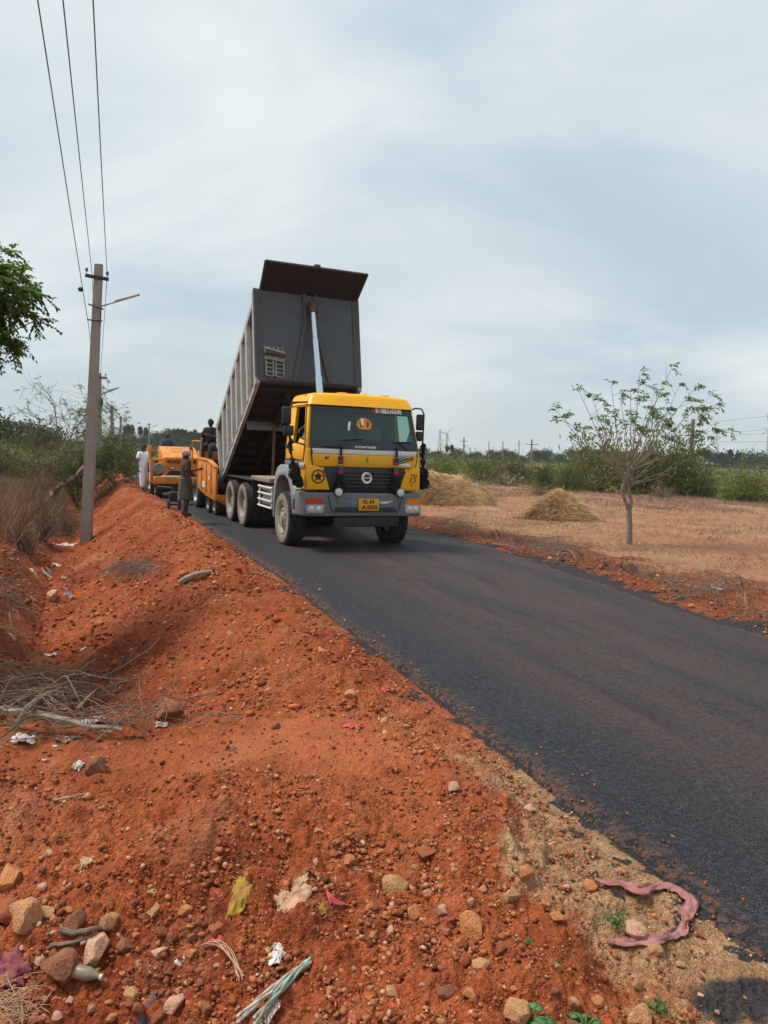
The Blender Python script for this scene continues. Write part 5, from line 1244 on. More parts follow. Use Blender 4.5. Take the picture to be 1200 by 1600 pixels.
r_ = np.random.default_rng(77)
for k in range(46):                                     # scattered bushes further out, right and left of the road
    px = r_.uniform(655, 1230) if k < 32 else r_.uniform(-40, 330); Y = r_.uniform(85, 210); w_ = r_.uniform(3.5, 8); p = at(px, 720, Y); z = zg(p.x, p.y)
    side = 'right of the black road' if k < 32 else 'left of the orange machines'
    put(PB, used, int(r_.integers(0, 4)), (p.x, p.y, z-.1), (w_/2, w_/2, r_.uniform(.5, 1.3)), r_.uniform(0, 6), 'distant low green bush in the scrub '+('beyond the dry field' if k < 32 else 'beyond the road bend'), 'bush', 'distant bushes '+('beyond the dry field' if k < 32 else 'beyond the road bend'))
# distant trees and palms along the horizon
def far_proto(seed, name):
    r = np.random.default_rng(seed); root = empty(name, (0, 0, -50)); q = MB(); q.tube([(0, 0, -.3), (0, 0, .6)], [.05, .03], 5); q.build('trunk', bark, root)
    C = []; 
    for k in range(9): c = np.array([r.normal()*.33, r.normal()*.3, .62+r.normal()*.16]); C.append(c+r.normal(size=(190, 3))*np.array([.17, .17, .13]))
    P = np.concatenate(C); V, F = leaves(P, rdir(len(P), 0, r), rdir(len(P), .5, r), .10, .07); npmesh('crown', V, F, L_far, root); return root
def palm_proto(seed, name):
    r = np.random.default_rng(seed); root = empty(name, (0, 0, -50)); q = MB(); q.tube([(0, 0, -.1), (.01, 0, .45), (0, 0, .86)], [.028, .022, .018], 6); q.build('trunk', bark, root)
    D = rdir(230, .25, r); V, F = leaves(np.array([0, 0, .86])+D*.03, D, rdir(230, .5, r), .25, .06); npmesh('crown', V, F, L_far, root); return root
FP = [far_proto(31, 'far_tree'), far_proto(32, 'far_tree')]; fu = [False, False]; PP = [palm_proto(41, 'palmyra_palm')]; pu = [False]
def far(protos, fl, k, px, toppy, Y, asp, label, cat_, group):
    p = at(px, 700, Y); z = zg(p.x, p.y)-.4; h = at(px, toppy, Y).z-z
    put(protos, fl, k, (p.x, p.y, z), (h*asp,)*2+(h,), r_.uniform(0, 6), label, cat_, group)
for px, ty in ((178, 682), (192, 680), (205, 681), (213, 683), (236, 680), (248, 677), (256, 673), (264, 676), (275, 681), (285, 682), (296, 683), (308, 685), (322, 684), (228, 684), (165, 684), (12, 656), (40, 660), (66, 672), (-20, 655)):
    near_ = px < 70
    far(FP, fu, int(r_.integers(0, 2)), px, ty, 120 if near_ else 300, 1.0 if not near_ else 1.1, 'large dark domed tree far behind the ditch bushes' if near_ else 'dark tree in the distant line behind the orange machines', 'tree', 'dark domed trees behind the ditch' if near_ else 'distant trees behind the orange machines')
for px, ty in ((195.5, 668), (201, 666.5), (206, 667), (219, 669), (228, 670.5), (272, 673), (278, 672), (284, 673), (290, 674), (297, 676), (304, 674), (310, 678)):
    far(PP, pu, 0, px, ty, 290, .55, 'distant palmyra palm rising over the tree line behind the orange machines', 'palm', 'palms behind the orange machines')
for k in range(26):
    px = 662+k*21.5+r_.uniform(-8, 8); far(FP, fu, int(r_.integers(0, 2)), px, 706+.012*(px-660)+r_.uniform(-7, 3), 300, 1.0, 'dark tree in the distant line beyond the dry field', 'tree', 'distant trees beyond the dry field')
for px, ty in ((699, 698), (706, 697), (1094, 704), (1101, 703), (1108, 705), (1142, 705), (1154, 709), (1128, 709)):
    far(PP, pu, 0, px, ty, 260, .6, 'distant palm rising over the tree line beyond the dry field', 'palm', 'palms beyond the dry field')
n = 16000; Yf = rng.uniform(250, 620, n); Xf = rng.uniform(-1.0, 1.0, n)*Yf*.62; zt = .9+1.3*np.maximum(0, fbm(Xf*.03, Yf*.03, 3, 5)+.3)
P = np.stack([Xf, Yf, Zg(Xf, Yf)+rng.uniform(0, 1, n)**.7*zt], 1); V, F = leaves(P, rdir(n, .6), rdir(n, .4), rng.uniform(.8, 1.7, n), .9)
tag(npmesh('far_scrub', V, F, L_far), 'belt of distant scrub along the horizon', kind='stuff')
# low green scrub sheet between the field and the horizon
n = 26000; Yf = rng.uniform(55, 250, n)**1.0; Xf = rng.uniform(-.62, .62, n)*Yf; s_, w_ = road(Xf, Yf); cl = fbm(Xf*.06, Yf*.06, 4, 9)
kp = (np.maximum(s_, w_) > 6) & (cl > .02); Xf, Yf = Xf[kp], Yf[kp]; n = len(Xf)
P = np.stack([Xf, Yf, Zg(Xf, Yf)+rng.uniform(0, .7, n)], 1); V, F = leaves(P, rdir(n, .9), rdir(n, .4), rng.uniform(.3, .8, n), .3)
tag(npmesh('low_scrub', V, F, L_olive), 'low scrub on the plain beyond the field', kind='stuff')

# ------------------------------------------------------------------ grass and straw
def blades(X, Y, h, w, lean, m, name, label, z=None):
    n = len(X); Z = Zg(X, Y)-.01 if z is None else z; D = unit(np.stack([rng.normal(size=n)*lean, rng.normal(size=n)*lean, np.ones(n)], 1)); S = unit(np.cross(D, rdir(n)))*w[:, None]
    B = np.stack([X, Y, Z], 1); bend = np.stack([rng.normal(size=n), rng.normal(size=n), np.zeros(n)], 1)*(h*.22)[:, None]
    M_ = B+D*(h*.55)[:, None]+bend*.3; T = B+D*h[:, None]+bend
    V = np.stack([B-S, B+S, M_+S*.7, T, M_-S*.7], 1).reshape(-1, 3); F = np.arange(5*n).reshape(n, 5)
    return tag(npmesh(name, V, F, m), label, kind='stuff')
n = 70000; Y = 11+26*rng.random(n)**1.2; X = XL(Y)-rng.uniform(2.6, 17, n)*np.sqrt(1+XLd(Y)**2); s_, w_ = road(X, Y); dn = fbm(X*.6, Y*.6, 3, 15)
kp = (X > -.58*Y-2) & (s_+2.2*dn > np.interp(Y, [11, 17, 24], [5.0, 4.1, 3.3])) & (dn > -.25) & ((X < -.475*Y) | (Y > 22.5)); X, Y = X[kp], Y[kp]
blades(X, Y, rng.uniform(.22, .80, len(X))*(1+.8*fbm(X*.4, Y*.4, 2, 3)), rng.uniform(.005, .011, len(X)), .32, L_dryg, 'dry_grass', 'tall dry straw coloured grass behind the ditch')
n = 60000; Y = 6+44*rng.random(n)**1.3; X = XL(Y)+5.5+rng.uniform(0, 34, n); s_, w_ = road(X, Y); dn = fbm(X*.5, Y*.5, 4, 25)
kp = (X < .6*Y+3) & (w_ > 1.2) & (dn > -.02); X, Y = X[kp], Y[kp]
blades(X, Y, rng.uniform(.04, .17, len(X)), rng.uniform(.004, .010, len(X)), 1.2, L_straw, 'stubble', 'short straw stubble on the dry field')
n = 30000; Y = 6+34*rng.random(n); wv = np.abs(rng.normal(size=n))*1.1+.5; X = XL(Y)+(RW(Y)+wv)*np.sqrt(1+XLd(Y)**2); dn = fbm(X*.55, Y*.55, 3, 35)
kp = (dn > .08) & (X < .6*Y+3); X, Y = X[kp], Y[kp]
blades(X, Y, rng.uniform(.08, .36, len(X))*np.minimum(1, Y/14), rng.uniform(.0015, .003, len(X)), .8, L_weed, 'dry_weeds', 'thin dry purplish weeds along the far verge of the road')
n = 42000; Y = 11+34*rng.random(n); X = XL(Y)+7+rng.uniform(0, 30, n); s_, w_ = road(X, Y); dn = fbm(X*1.1, Y*1.1, 3, 65)+.6*fbm(X*.2, Y*.2, 2, 66); kp = (X < .6*Y+3) & (w_ > 2) & (dn > .20); X, Y = X[kp], Y[kp]
blades(X, Y, rng.uniform(.06, .26, len(X)), rng.uniform(.003, .007, len(X)), .9, L_dryg, 'dry_tufts', 'dry brown tufts scattered over the field')
n = 26000; Y = rng.uniform(33, 56, n); X = rng.uniform(0, 34, n); dn = fbm(X*.25, Y*.25, 3, 45); kp = (dn > -.05) & (road(X, Y)[1] > 3)
X, Y = X[kp], Y[kp]; blades(X, Y, rng.uniform(.1, .35, len(X)), rng.uniform(.006, .012, len(X)), .8, L_weed, 'field_weeds', 'greyish dry weeds at the far end of the field')
def heap(name, label, c, a, b, h, lop, seed, peaky):
    r = np.random.default_rng(seed); root = empty(name, c); tag(root, label, 'straw heap', 'straw heaps on the dry field')
    nu, nv = 90, 36; th = np.linspace(0, 2*PI, nu, endpoint=False); t = np.linspace(0, 1, nv); T, TH = np.meshgrid(t, th, indexing='ij')
    def surf(T, TH):
        rr = T**.85; x = a*rr*np.cos(TH)*(1+.08*np.sin(3*TH+seed)); y = b*rr*np.sin(TH)*(1+.08*np.cos(2*TH)); z = h*(1-T**peaky)*(1+lop*np.cos(TH)*T)
        z = z+(.20*fbm(x*1.6+seed, y*1.6, 3, 5)+.15*fbm(x*6+seed, y*6, 3, 6))*np.minimum(1, 2.2*(1-T)+.1); return x, y, z
    x, y, z = surf(T, TH); z = z-.06*(T > .98); V = np.stack([x, y, z], -1).reshape(-1, 3); i = np.arange(nv-1)[:, None]*nu; j = np.arange(nu)[None]; j2 = (j+1) % nu
    F = np.stack([i+j, i+nu+j, i+nu+j2, i+j2], -1).reshape(-1, 4); npmesh('mound', V, F, MATS['straw_mound'], root, True)
    n = 15000; TT = np.sqrt(r.random(n))*1.12; AA = r.uniform(0, 2*PI, n); x, y, z = surf(np.minimum(TT, 1), AA); k = np.maximum(TT, 1); x = x*k; y = y*k; z = np.maximum(z, 0)
    d = np.stack([-y*r.choice([-1, 1], n)+r.normal(size=n)*.5, x+r.normal(size=n)*.5, -.35+r.normal(size=n)*.3], 1)+np.stack([x, y, z*0], 1)*.7
    V, F = leaves(np.stack([x, y, z+.01], 1), d, np.stack([x, y, z+.3], 1)+r.normal(size=(n, 3))*.5, r.uniform(.14, .42, n), .018, 0); o = npmesh('loose_straw', V, F, L_straw, root)
mat('straw_mound', (.42, .265, .125), rough=.95, var=.35, scale=9, bump=1.0, bscale=30)
c = gpt(700, 790); heap('straw_heap', 'long rounded straw heap beside the truck bumper', (c.x-.2, c.y+.9, c.z-.03), 2.25, 1.4, 1.30, -.12, 3, 2.6)
c = gpt(878, 813); heap('straw_heap', 'smaller pointed straw heap near the crooked young tree', (c.x, c.y+.6, c.z-.03), 1.25, 1.0, 1.02, .05, 9, 1.15)

# ------------------------------------------------------------------ poles, lamps and wires
conc = mat('weathered_concrete', (.30, .265, .235), rough=.9, var=.12, scale=3, bump=.3, bscale=60, dirt=(.20, .17, .15), dirtamt=.5, dscale=2)
iron = mat('rusty_iron', (.035, .030, .030), rough=.7, var=.3)
galv = mat('galvanised_arm', (.36, .36, .36), rough=.45, metal=.6, var=.15)
porc = mat('dark_porcelain', (.06, .035, .03), rough=.25, var=.1)
wire_m = mat('aluminium_wire', (.15, .155, .17), rough=.5, metal=.5, var=.1)
def pole(base, top, w0, w1, label, arms, group, name='utility_pole'):
    """arms: (fraction along the pole, half width, tilt) for the cross arms"""
    base, top = Vector(base), Vector(top); root = empty(name, base); tag(root, label, 'pole', group); ax = top-base; q = MB(); vs = []
    for t, w in ((-.03, w0), (1, w1)):
        for sx, sy in ((-1, -.7), (1, -.7), (1, .7), (-1, .7)): p = ax*t; vs.append((p.x+sx*w/2, p.y+sy*w/2, p.z))
    q.add(vs, [(0, 1, 2, 3), (7, 6, 5, 4), (0, 4, 5, 1), (1, 5, 6, 2), (2, 6, 7, 3), (3, 7, 4, 0)]); q.build('shaft', conc, root)
    for t, hw, tl in arms:
        p = ax*t; q = MB(); d = Vector((1, .25, tl)).normalized()*hw
        q.box(p+Vector((0, -w1*.45, 0)), (2*hw, .06, .09), Matrix.Rotation(.24, 4, 'Z') @ Matrix.Rotation(-tl, 4, 'Y'), .006); arm = q.build('cross_arm', iron, root)
        for sgn in (-1, 1):
            e = p+d*sgn*.88+Vector((0, -w1*.45, .05)); q = MB(); q.tube([e, e+Vector((0, 0, .08))], .010, 6); q.lathe([(.02, .06), (.045, .075), (.03, .105), (.042, .125), (.02, .16), (0, .165)], e, 'z', 12); q.build('insulator', porc, arm)
    return root, ax
PG = 'concrete power poles along the road'
b1 = gpt(134.5, 846); t1 = at(154.5, 413, b1.y-.15)
rt, ax = pole(b1, t1, .285, .19, 'tall leaning concrete pole at the edge of the ditch with a street lamp arm', [(.952, .30, -.10)], PG)
def lamp_arm(rt, p, e, k=1.0):
    q = MB(); q.tube([p, p+(e-p)*.3, e], [.022*k, .02*k, .014*k], 7); la = q.build('lamp_arm', galv, rt)
    q = MB(); d = (e-p); a = p+d*.42+Vector((0, 0, .035*k)); b = p+d*.98+Vector((0, 0, .02*k)); q.tube([a, b], .032*k, 8); q.build('lamp_tube', mat('lamp_housing', (.45, .45, .44), rough=.5, var=.1), la)
R1 = lambda px, py: Vector(at(px, py, b1.y-.15))-b1
lamp_arm(rt, R1(153, 480), R1(228, 467)+Vector((0, -.5, 0)))
for (xa, ya), (xb, yb) in (((142, 477), (165, 485)), ((140, 501), (163, 503))):
    q = MB(); q.tube([R1(xa, ya)+Vector((0, -.16, 0)), R1(xb, yb)+Vector((0, -.16, 0))], .022, 6); q.build('clamp', iron, rt)
q = MB(); q.tube([R1(161, 478)+Vector((0, -.12, 0)), R1(158.5, 510)+Vector((0, -.12, 0))], .016, 6); q.build('clamp_rod', iron, rt)
b2 = gpt(154, 753); t2 = at(154.5, 583, b2.y); rt2, ax2 = pole(b2, t2, .30, .22, 'second concrete pole behind the tall leaning one with a lamp arm', [(.96, .42, 0)], PG)
R2 = lambda px, py: Vector(at(px, py, b2.y))-b2
lamp_arm(rt2, R2(156, 617), R2(186, 606), 1.6)
q = MB(); q.blob(R2(161, 629)+Vector((0, -.2, 0)), (.09, .09, .24), 2); q.tube([R2(156, 622), R2(161, 626)], .03, 5); q.build('fuse_box', iron, rt2)
tops = [t1, t2]
for px, ty, by, Y, lb in ((175, 634, 726, 72, 'third concrete pole down the road with a small cross arm'), (188.5, 650, 720, 96, 'fourth concrete pole just beside the third, near the road bend'), (233, 661, 690, 170, 'distant pole over the tree line behind the orange machines'), (62, 653, 676, 130, 'distant pole above the bushes behind the ditch')):
    b = at(px, by, Y); b.z = zg(b.x, b.y); t = at(px, ty, Y); rr_, _ = pole(b, t, .30, .24, lb, [(.95, .5, 0)], PG); tops.append(t)
    if px in (188.5, 233): lamp_arm(rr_, Vector(at(px, ty+8, Y))-b, Vector(at(px+14, ty+3, Y))-b, 2.4)
b = gpt(1075, 771); t = at(1083, 655, b.y); rt3, ax3 = pole(b, t, .42, .30, 'leaning pole with one cross arm standing in the dry field behind the young tree', [(.78, .75, 0)], 'poles beyond the dry field')
q = MB(); q.tube([ax3*.71+Vector((.1, -.3, 0)), ax3*.71+Vector((.8, -.3, .1))], .04, 5); q.blob(ax3*.71+Vector((.25, -.3, -.05)), (.16, .12, .12), 2); q.blob(ax3*.72+Vector((.8, -.3, .05)), (.12, .12, .14), 2); q.blob(ax3*.93+Vector((.45, -.2, 0)), (.2, .12, .12), 2); q.build('transformer_fuse', iron, rt3)
poleT = [t]
for px, ty, by, Y, hw in ((831, 687, 712, 130, 1.25), (725, 683, 712, 160, .9), (811, 688, 712, 240, .6), (786, 690, 712, 250, .1), (764, 690, 712, 250, .1)):
    b = at(px, by, Y); b.z = zg(b.x, b.y); t = at(px, ty, Y); pole(b, t, .34, .26, 'distant pole rising over the scrub '+('with a wide cross arm beyond the field' if hw > 1 else 'near the lattice tower' if hw > .8 else 'in the tree line beyond the straw heaps'), [(.85, hw, 0)], 'poles beyond the dry field'); poleT.append(t)
def wire(label, pts, r, group='power lines along the road'):
    P = []
    for i in range(len(pts)-1):
        a, b = Vector(pts[i]), Vector(pts[i+1]); L_ = (b-a).length; sag = .0006*L_*L_*.35; m = 12
        P += [a.lerp(b, k/m)-Vector((0, 0, sag*4*(k/m)*(1-k/m))) for k in range(m)]
    P.append(Vector(pts[-1])); q = MB(); q.tube(P, r, 5); o = q.build('power_line', wire_m); tag(o, label, 'wire', group)
def back(p, q, k): p, q = Vector(p), Vector(q); return p+(p-q)*k
for (x0, (x1, y1), dx2, lb) in ((59, (139, 512), -2.0, 'power line passing furthest out from the tall leaning pole'), (98.5, (143.5, 424), -.6, 'power line ending on the ditch side insulator of the tall leaning pole'), (145.5, (167.5, 432), .6, 'power line ending on the road side insulator of the tall leaning pole')):
    a = at(x0, 0, 8.2); b = at(x1, y1, b1.y-.2); c = Vector(at(154.5+dx2*2.5, 592, b2.y)); d = Vector(at(175+dx2, 640, 72)); e = Vector(at(188.5+dx2, 654, 96)); f = Vector(at(233+dx2, 664, 170))
    wire(lb, [back(a, b, .55), a, b, c, d, e, f], .0085)
q = MB(); q.blob(at(126, 452, 16.6), (.06, .06, .055), 2); tag(q.build('line_spacer', iron), 'small dark spool on the outermost power line', 'spool')
for y0, y1_, lb in ((662, 648, 'uppermost thin wire running from the field pole towards the turbine'), (680, 669, 'middle thin wire running from the field pole towards the turbine'), (683, 676, 'thin wire just under the middle one beyond the field pole'), (690, 690, 'lowest thin wire running from the field pole towards the turbine')):
    wire(lb, [at(1082, y0, b.y*0+68), at(1215, y1_, 75)], .012, 'wires beyond the field pole')

# ------------------------------------------------------------------ wind turbines and the lattice tower
turb = mat('turbine_white', (.50, .53, .55), rough=.5, var=.05)
def turbine(px, hub, by, Y, bl, rot, label):
    b = at(px, by, Y); b.z = zg(b.x, b.y)-1; h = at(px, hub, Y).z-b.z; root = empty('wind_turbine', b); tag(root, label, 'wind turbine', 'wind turbines on the horizon')
    q = MB(); q.tube([(0, 0, 0), (0, 0, h)], [1.9*Y/900, 1.2*Y/900], 10); q.build('tower', turb, root)
    q = MB(); q.box((0, 1.5, h+.8), (2.6, 7, 2.8), bev=.5); q.lathe([(0, -3.6), (1.2, -2.6), (1.4, -1.5)], (0, 0, h+.8), 'y', 10); q.build('nacelle', turb, root)
    for k in range(3):
        a = rot+k*2*PI/3; q = MB(); d = Vector((math.sin(a), 0, math.cos(a))); s_ = Vector((math.cos(a), .3, -math.sin(a))); c0 = Vector((0, -2.6, h+.8))
        q.tube([c0+d*1, c0+d*bl*.2, c0+d*bl*.6, c0+d*bl], [.8, 1.1, .7, .15], 6); q.build('blade', turb, root)
turbine(1197, 668, 718, 700, 13.5, -.3, 'nearest wind turbine with its tall white tower at the picture edge')
turbine(1174, 700, 716, 1500, 14, .4, 'small hazy wind turbine between two palms and the nearest turbine')
turbine(1120, 694, 714, 1500, 15, .9, 'small hazy wind turbine right of the leaning field pole')
turbine(697, 678, 704, 1100, 14, .7, 'small hazy wind turbine beside the lattice tower near the truck mirror')
b = at(686.5, 703, 500); b.z = zg(b.x, b.y); h = at(686.5, 671, 500).z-b.z; root = empty('lattice_tower', b); tag(root, 'thin grey lattice tower on the horizon right of the truck mirrors', 'tower')
q = MB(); lg = lambda sx, sy, t: Vector((sx*(1.1-.7*t), sy*(1.1-.7*t), h*t))
for sx, sy in ((-1, -1), (1, -1), (1, 1), (-1, 1)): q.tube([lg(sx, sy, 0), lg(sx, sy, 1)], .12, 4)
for k in range(9):
    t0, t1_ = k/9, (k+1)/9
    for (a, b_) in (((-1, -1), (1, -1)), ((1, -1), (1, 1)), ((1, 1), (-1, 1)), ((-1, 1), (-1, -1))): q.tube([lg(*a, t0), lg(*b_, t1_)], .07, 4); q.tube([lg(*b_, t0), lg(*a, t1_)], .07, 4)
q.build('mast', galv, root)
q = MB(); q.box((0, -.8, h*.72), (.5, .3, 2)); q.box((.5, -.5, h*.93), (.4, .3, 2)); q.build('antenna', turb, root)

# ------------------------------------------------------------------ stones
def rockmat(name, c, c2): return mat(name, c, rough=.95, var=.22, scale=5, bump=.6, bscale=7, bdist=.035, dirt=c2, dirtamt=.8, dscale=3, spec=.2)
REDD = (.24, .068, .028)
RM = dict(red=rockmat('red_stone', (.34, .11, .05), (.24, .066, .028)), orange=rockmat('orange_stone', (.52, .22, .085), (.34, .105, .042)), tan=rockmat('tan_stone', (.50, .27, .135), (.38, .135, .055)),
          brown=rockmat('brown_stone', (.25, .11, .065), REDD), pale=rockmat('pale_stone', (.58, .35, .24), (.42, .16, .075)), olive=rockmat('olive_stone', (.40, .24, .11), (.38, .15, .06)))
rockme = {}
def rock_mesh(k, c):
    if (k, c) in rockme: return rockme[(k, c)]
    rr = random.Random(100+k); b = bmesh.new(); bmesh.ops.create_icosphere(b, subdivisions=3, radius=1.0)
    for j in range(11):
        n = Vector((rr.gauss(0, 1), rr.gauss(0, 1), rr.gauss(0, 1))).normalized(); d = rr.uniform(.45, .88)
        for v in b.verts:
            e = v.co.dot(n)-d
            if e > 0: v.co -= n*e*.93
    s = Vector((rr.uniform(.8, 1.15), rr.uniform(.7, 1.0), rr.uniform(.55, .85)))
    for v in b.verts: 
        v.co = Vector((v.co.x*s.x, v.co.y*s.y, v.co.z*s.z)); f = 1+.05*math.sin(7*v.co.x+k)+.04*math.sin(9*v.co.y+2*k)+rr.uniform(-.022, .022); v.co *= f
    me = bpy.data.meshes.new('stone'); b.to_mesh(me); b.free(); me.materials.append(RM[c]); me.shade_smooth(); me.set_sharp_from_angle(angle=R(24)); rockme[(k, c)] = me; return me
ROCKXY = []
def rock(x, y, size, c, label, group=None, k=None, rot=None, sink=.25, name='stone'):
    k = random.randrange(12) if k is None else k
    o = bpy.data.objects.new(name, rock_mesh(k, c)); COL.objects.link(o); s = size/2
    o.scale = (s*random.uniform(.9, 1.1), s*random.uniform(.9, 1.1), s*random.uniform(.9, 1.1)); o.rotation_euler = rot or (random.uniform(-.5, .5), random.uniform(-.5, .5), random.uniform(0, 6.28))
    o.location = (x, y, zg(x, y)+s*(.62-2*sink*.62)); tag(o, label, 'stone', group); ROCKXY.append((x, y, s)); return o
def rock_px(px, py, spx_, c, label, group=None, **kw):
    p = gpt(px, py); rock(p.x, p.y, spx_*.80*(p-camo.location).length/FOC, c, label, group, **kw)
for a in ((614, 1392, 56, 'olive', 'large round olive tan boulder among orange stones in front'), (736, 1452, 50, 'orange', 'angular orange stone lying right of the olive boulder'), (797, 1404, 40, 'tan', 'rounded tan orange stone above the angular orange one'),
          (664, 1338, 38, 'red', 'dark red clod behind the olive boulder'), (710, 1233, 25, 'pale', 'upright pale pink block standing alone on the red earth'), (827, 1268, 26, 'pale', 'flat pale stone on the sandy edge of the road'),
          (499, 1302, 26, 'tan', 'tan wedge shaped stone in the middle of the bank'), (521, 1338, 24, 'red', 'brick red block under the tan wedge shaped stone'), (525, 1318, 22, 'orange', 'small orange brick piece between the tan wedge and the brick red block'),
          (649, 1358, 28, 'tan', 'tan stone touching the dark red clod'), (645, 1432, 32, 'orange', 'orange stone just below the olive boulder'), (147, 1492, 58, 'pale', 'big pale pink lump lying over the glass bottle'),
          (92, 1518, 62, 'brown', 'large brown stone left of the glass bottle'), (38, 1442, 62, 'tan', 'large tan slab at the left edge of the rubble'), (14, 1378, 52, 'orange', 'orange brown block at the left picture edge'),
          (14, 1432, 54, 'red', 'dark red slab under the orange brown block at the left edge'), (120, 1446, 44, 'brown', 'rounded brown stone above the two dark sticks'), (171, 1446, 36, 'tan', 'tan stone at the upper end of the two dark sticks'),
          (242, 1426, 28, 'tan', 'tan angular stone alone right of the rubble'), (250, 1492, 30, 'pale', 'pale angular stone above the pale dry roots'), (300, 1468, 26, 'brown', 'brown stone beside the red scrap'), (548, 1088, 28, 'tan', 'tan block on the bank beside the pink red scraps'),
          (545, 1108, 18, 'orange', 'small orange stone just under the tan block beside the pink red scraps'), (634, 1137, 13, 'pale', 'small pale stone near the road edge below the pink red scraps'), (266, 1118, 56, 'brown', 'long brown stone half buried on the slope right of the twig heap'),
          (150, 1203, 40, 'brown', 'brown stone on the worn track below the twig heap'), (994, 1456, 38, 'pale', 'flat pale pink stone inside the loop of pink cloth'), (1024, 1487, 24, 'tan', 'pale tan stone under the end of the pink cloth'),
          (996, 1540, 26, 'olive', 'olive grey stone on the sand below the pink cloth'), (1000, 1598, 66, 'tan', 'large tan stone cut by the bottom edge on the sand'), (803, 1588, 50, 'tan', 'orange tan stone leaning beside the broad green leaves'),
          (690, 1426, 30, 'pale', 'oblong pink brick piece between the olive boulder and the angular orange stone'), (871, 1436, 26, 'orange', 'small orange stone left of the pink cloth'), (921, 1388, 30, 'orange', 'orange stone at the upper end of the pink cloth'),
          (716, 1478, 24, 'orange', 'orange stone just below the angular orange one'), (752, 1510, 34, 'tan', 'broad tan stone in the lower middle rubble'), (735, 1558, 28, 'orange', 'orange stone standing near the bottom edge left of the green leaves'),
          (935, 1570, 34, 'orange', 'rounded orange stone right of the broad green leaves'), (695, 1556, 30, 'brown', 'brown stone in the lower middle rubble near the bottom edge'), (1062, 1508, 16, 'pale', 'small pale stone beside the black spill'),
          (430, 1138, 26, 'brown', 'brown clod alone in the middle of the slope'), (83, 934, 26, 'pale', 'long pinkish stone in the ditch among the litter'), (112, 745+190, 14, 'pale', 'small pale stone next to the long pinkish one in the ditch'), (857, 1236, 16, 'brown', 'dark brown clod on the black edge of the road'), (625, 1088, 16, 'brown', 'dark clod right of the pink red scraps')): rock_px(*a)
rk = random.Random(4)
def scatter(n, x0, x1, y0, y1, s0, s1, cols, label, group, cond=None):
    c_ = 0
    while c_ < n:
        px, py = rk.uniform(x0, x1), rk.uniform(y0, y1)
        if cond and not cond(px, py): continue
        p = gpt(px, py); s, w = road(np.array([p.x]), np.array([p.y]))
        if max(s[0], w[0]) < .12: continue
        sz = .84*s0*(s1/s0)**(rk.random()**1.7)*(p-camo.location).length/FOC
        if any((p.x-a)**2+(p.y-b)**2 < (.7*(sz/2+q))**2 for a, b, q in ROCKXY[-400:]): continue
        rock(p.x, p.y, sz, rk.choice(cols), label, group, sink=rk.uniform(.25, .5)); c_ += 1
scatter(105, -20, 340, 1330, 1640, 13, 44, ['red', 'red', 'brown', 'orange', 'orange', 'tan', 'red', 'brown', 'pale'], 'reddish stone in the rubble of the lower left corner', 'stones in the rubble of the lower left corner', lambda x, y: y > 1345+.35*max(0, x-150))
scatter(85, 480, 960, 1300, 1640, 9, 27, ['orange', 'orange', 'tan', 'red', 'tan', 'brown', 'pale'], 'orange brown stone strewn round the olive boulder', 'stones strewn round the olive boulder', lambda x, y: x < 800+.5*(y-1300))
scatter(40, 120, 620, 880, 1260, 7, 17, ['red', 'brown', 'orange', 'red', 'tan'], 'reddish stone on the slope between ditch and road', 'stones on the slope between ditch and road')
scatter(14, 980, 1180, 1480, 1640, 7, 16, ['tan', 'pale', 'tan', 'olive'], 'small pale stone on the sand beside the black spill', 'pale stones on the sand')
asph_m = mat('asphalt_clod', (.03, .024, .022), rough=.9, var=.4, scale=20, bump=1.0, bscale=50); RM['black'] = asph_m
scatter(22, 830, 1190, 866, 985, 8, 22, ['black', 'brown', 'red', 'brown'], 'dark crumbly clod on the far verge of the road', 'clods on the far verge', lambda x, y: abs(y-(866+.30*(x-830))) < 26)
# small stones: nobody could count them
def pebbles(n, seed, r0, r1, th0, th1, s0, s1, m, name, label, cond, pw=1.0, ico=False):
    r = np.random.default_rng(seed); rad = r0*(r1/r0)**(r.random(n)**pw); th = r.uniform(th0, th1, n); X = rad*np.sin(th); Y = rad*np.cos(th); s, w = road(X, Y); dn = fbm(X*1.6, Y*1.6, 4, 55)
    kp = cond(X, Y, s, w, dn, r.random(n)); X, Y, rad = X[kp], Y[kp], rad[kp]; n = len(X)
    sz = s0*(s1/s0)**(r.random(n)**2.2)*(.35+.65*np.minimum(rad/4, 3.0))
    b = bmesh.new(); bmesh.ops.create_icosphere(b, subdivisions=(2 if ico else 1), radius=1); b.verts.index_update(); IV = np.array([v.co for v in b.verts]); IF = np.array([[v.index for v in f.verts] for f in b.faces]); b.free()
    J = (IV[None]*(1+r.uniform(-.42, .30, (n, len(IV), 1)))+r.uniform(-.15, .15, (n, len(IV), 3)))*r.uniform(.5, 1.2, (n, 1, 3)); a = r.uniform(0, 6.28, n); c, s_ = np.cos(a)[:, None], np.sin(a)[:, None]
    V = np.stack([(J[..., 0]*c-J[..., 1]*s_), (J[..., 0]*s_+J[..., 1]*c), J[..., 2]*.8], -1)*sz[:, None, None]; s, w = road(X, Y); V += np.stack([X, Y, np.maximum(Zg(X, Y), np.where((s < -.03) & (w < -.03), .016, -9))+sz*.25+.008], 1)[:, None]
    F = (IF[None]+np.arange(n)[:, None, None]*len(IV)).reshape(-1, 3); o = npmesh(name, V.reshape(-1, 3), F, m); tag(o, label, kind='stuff')
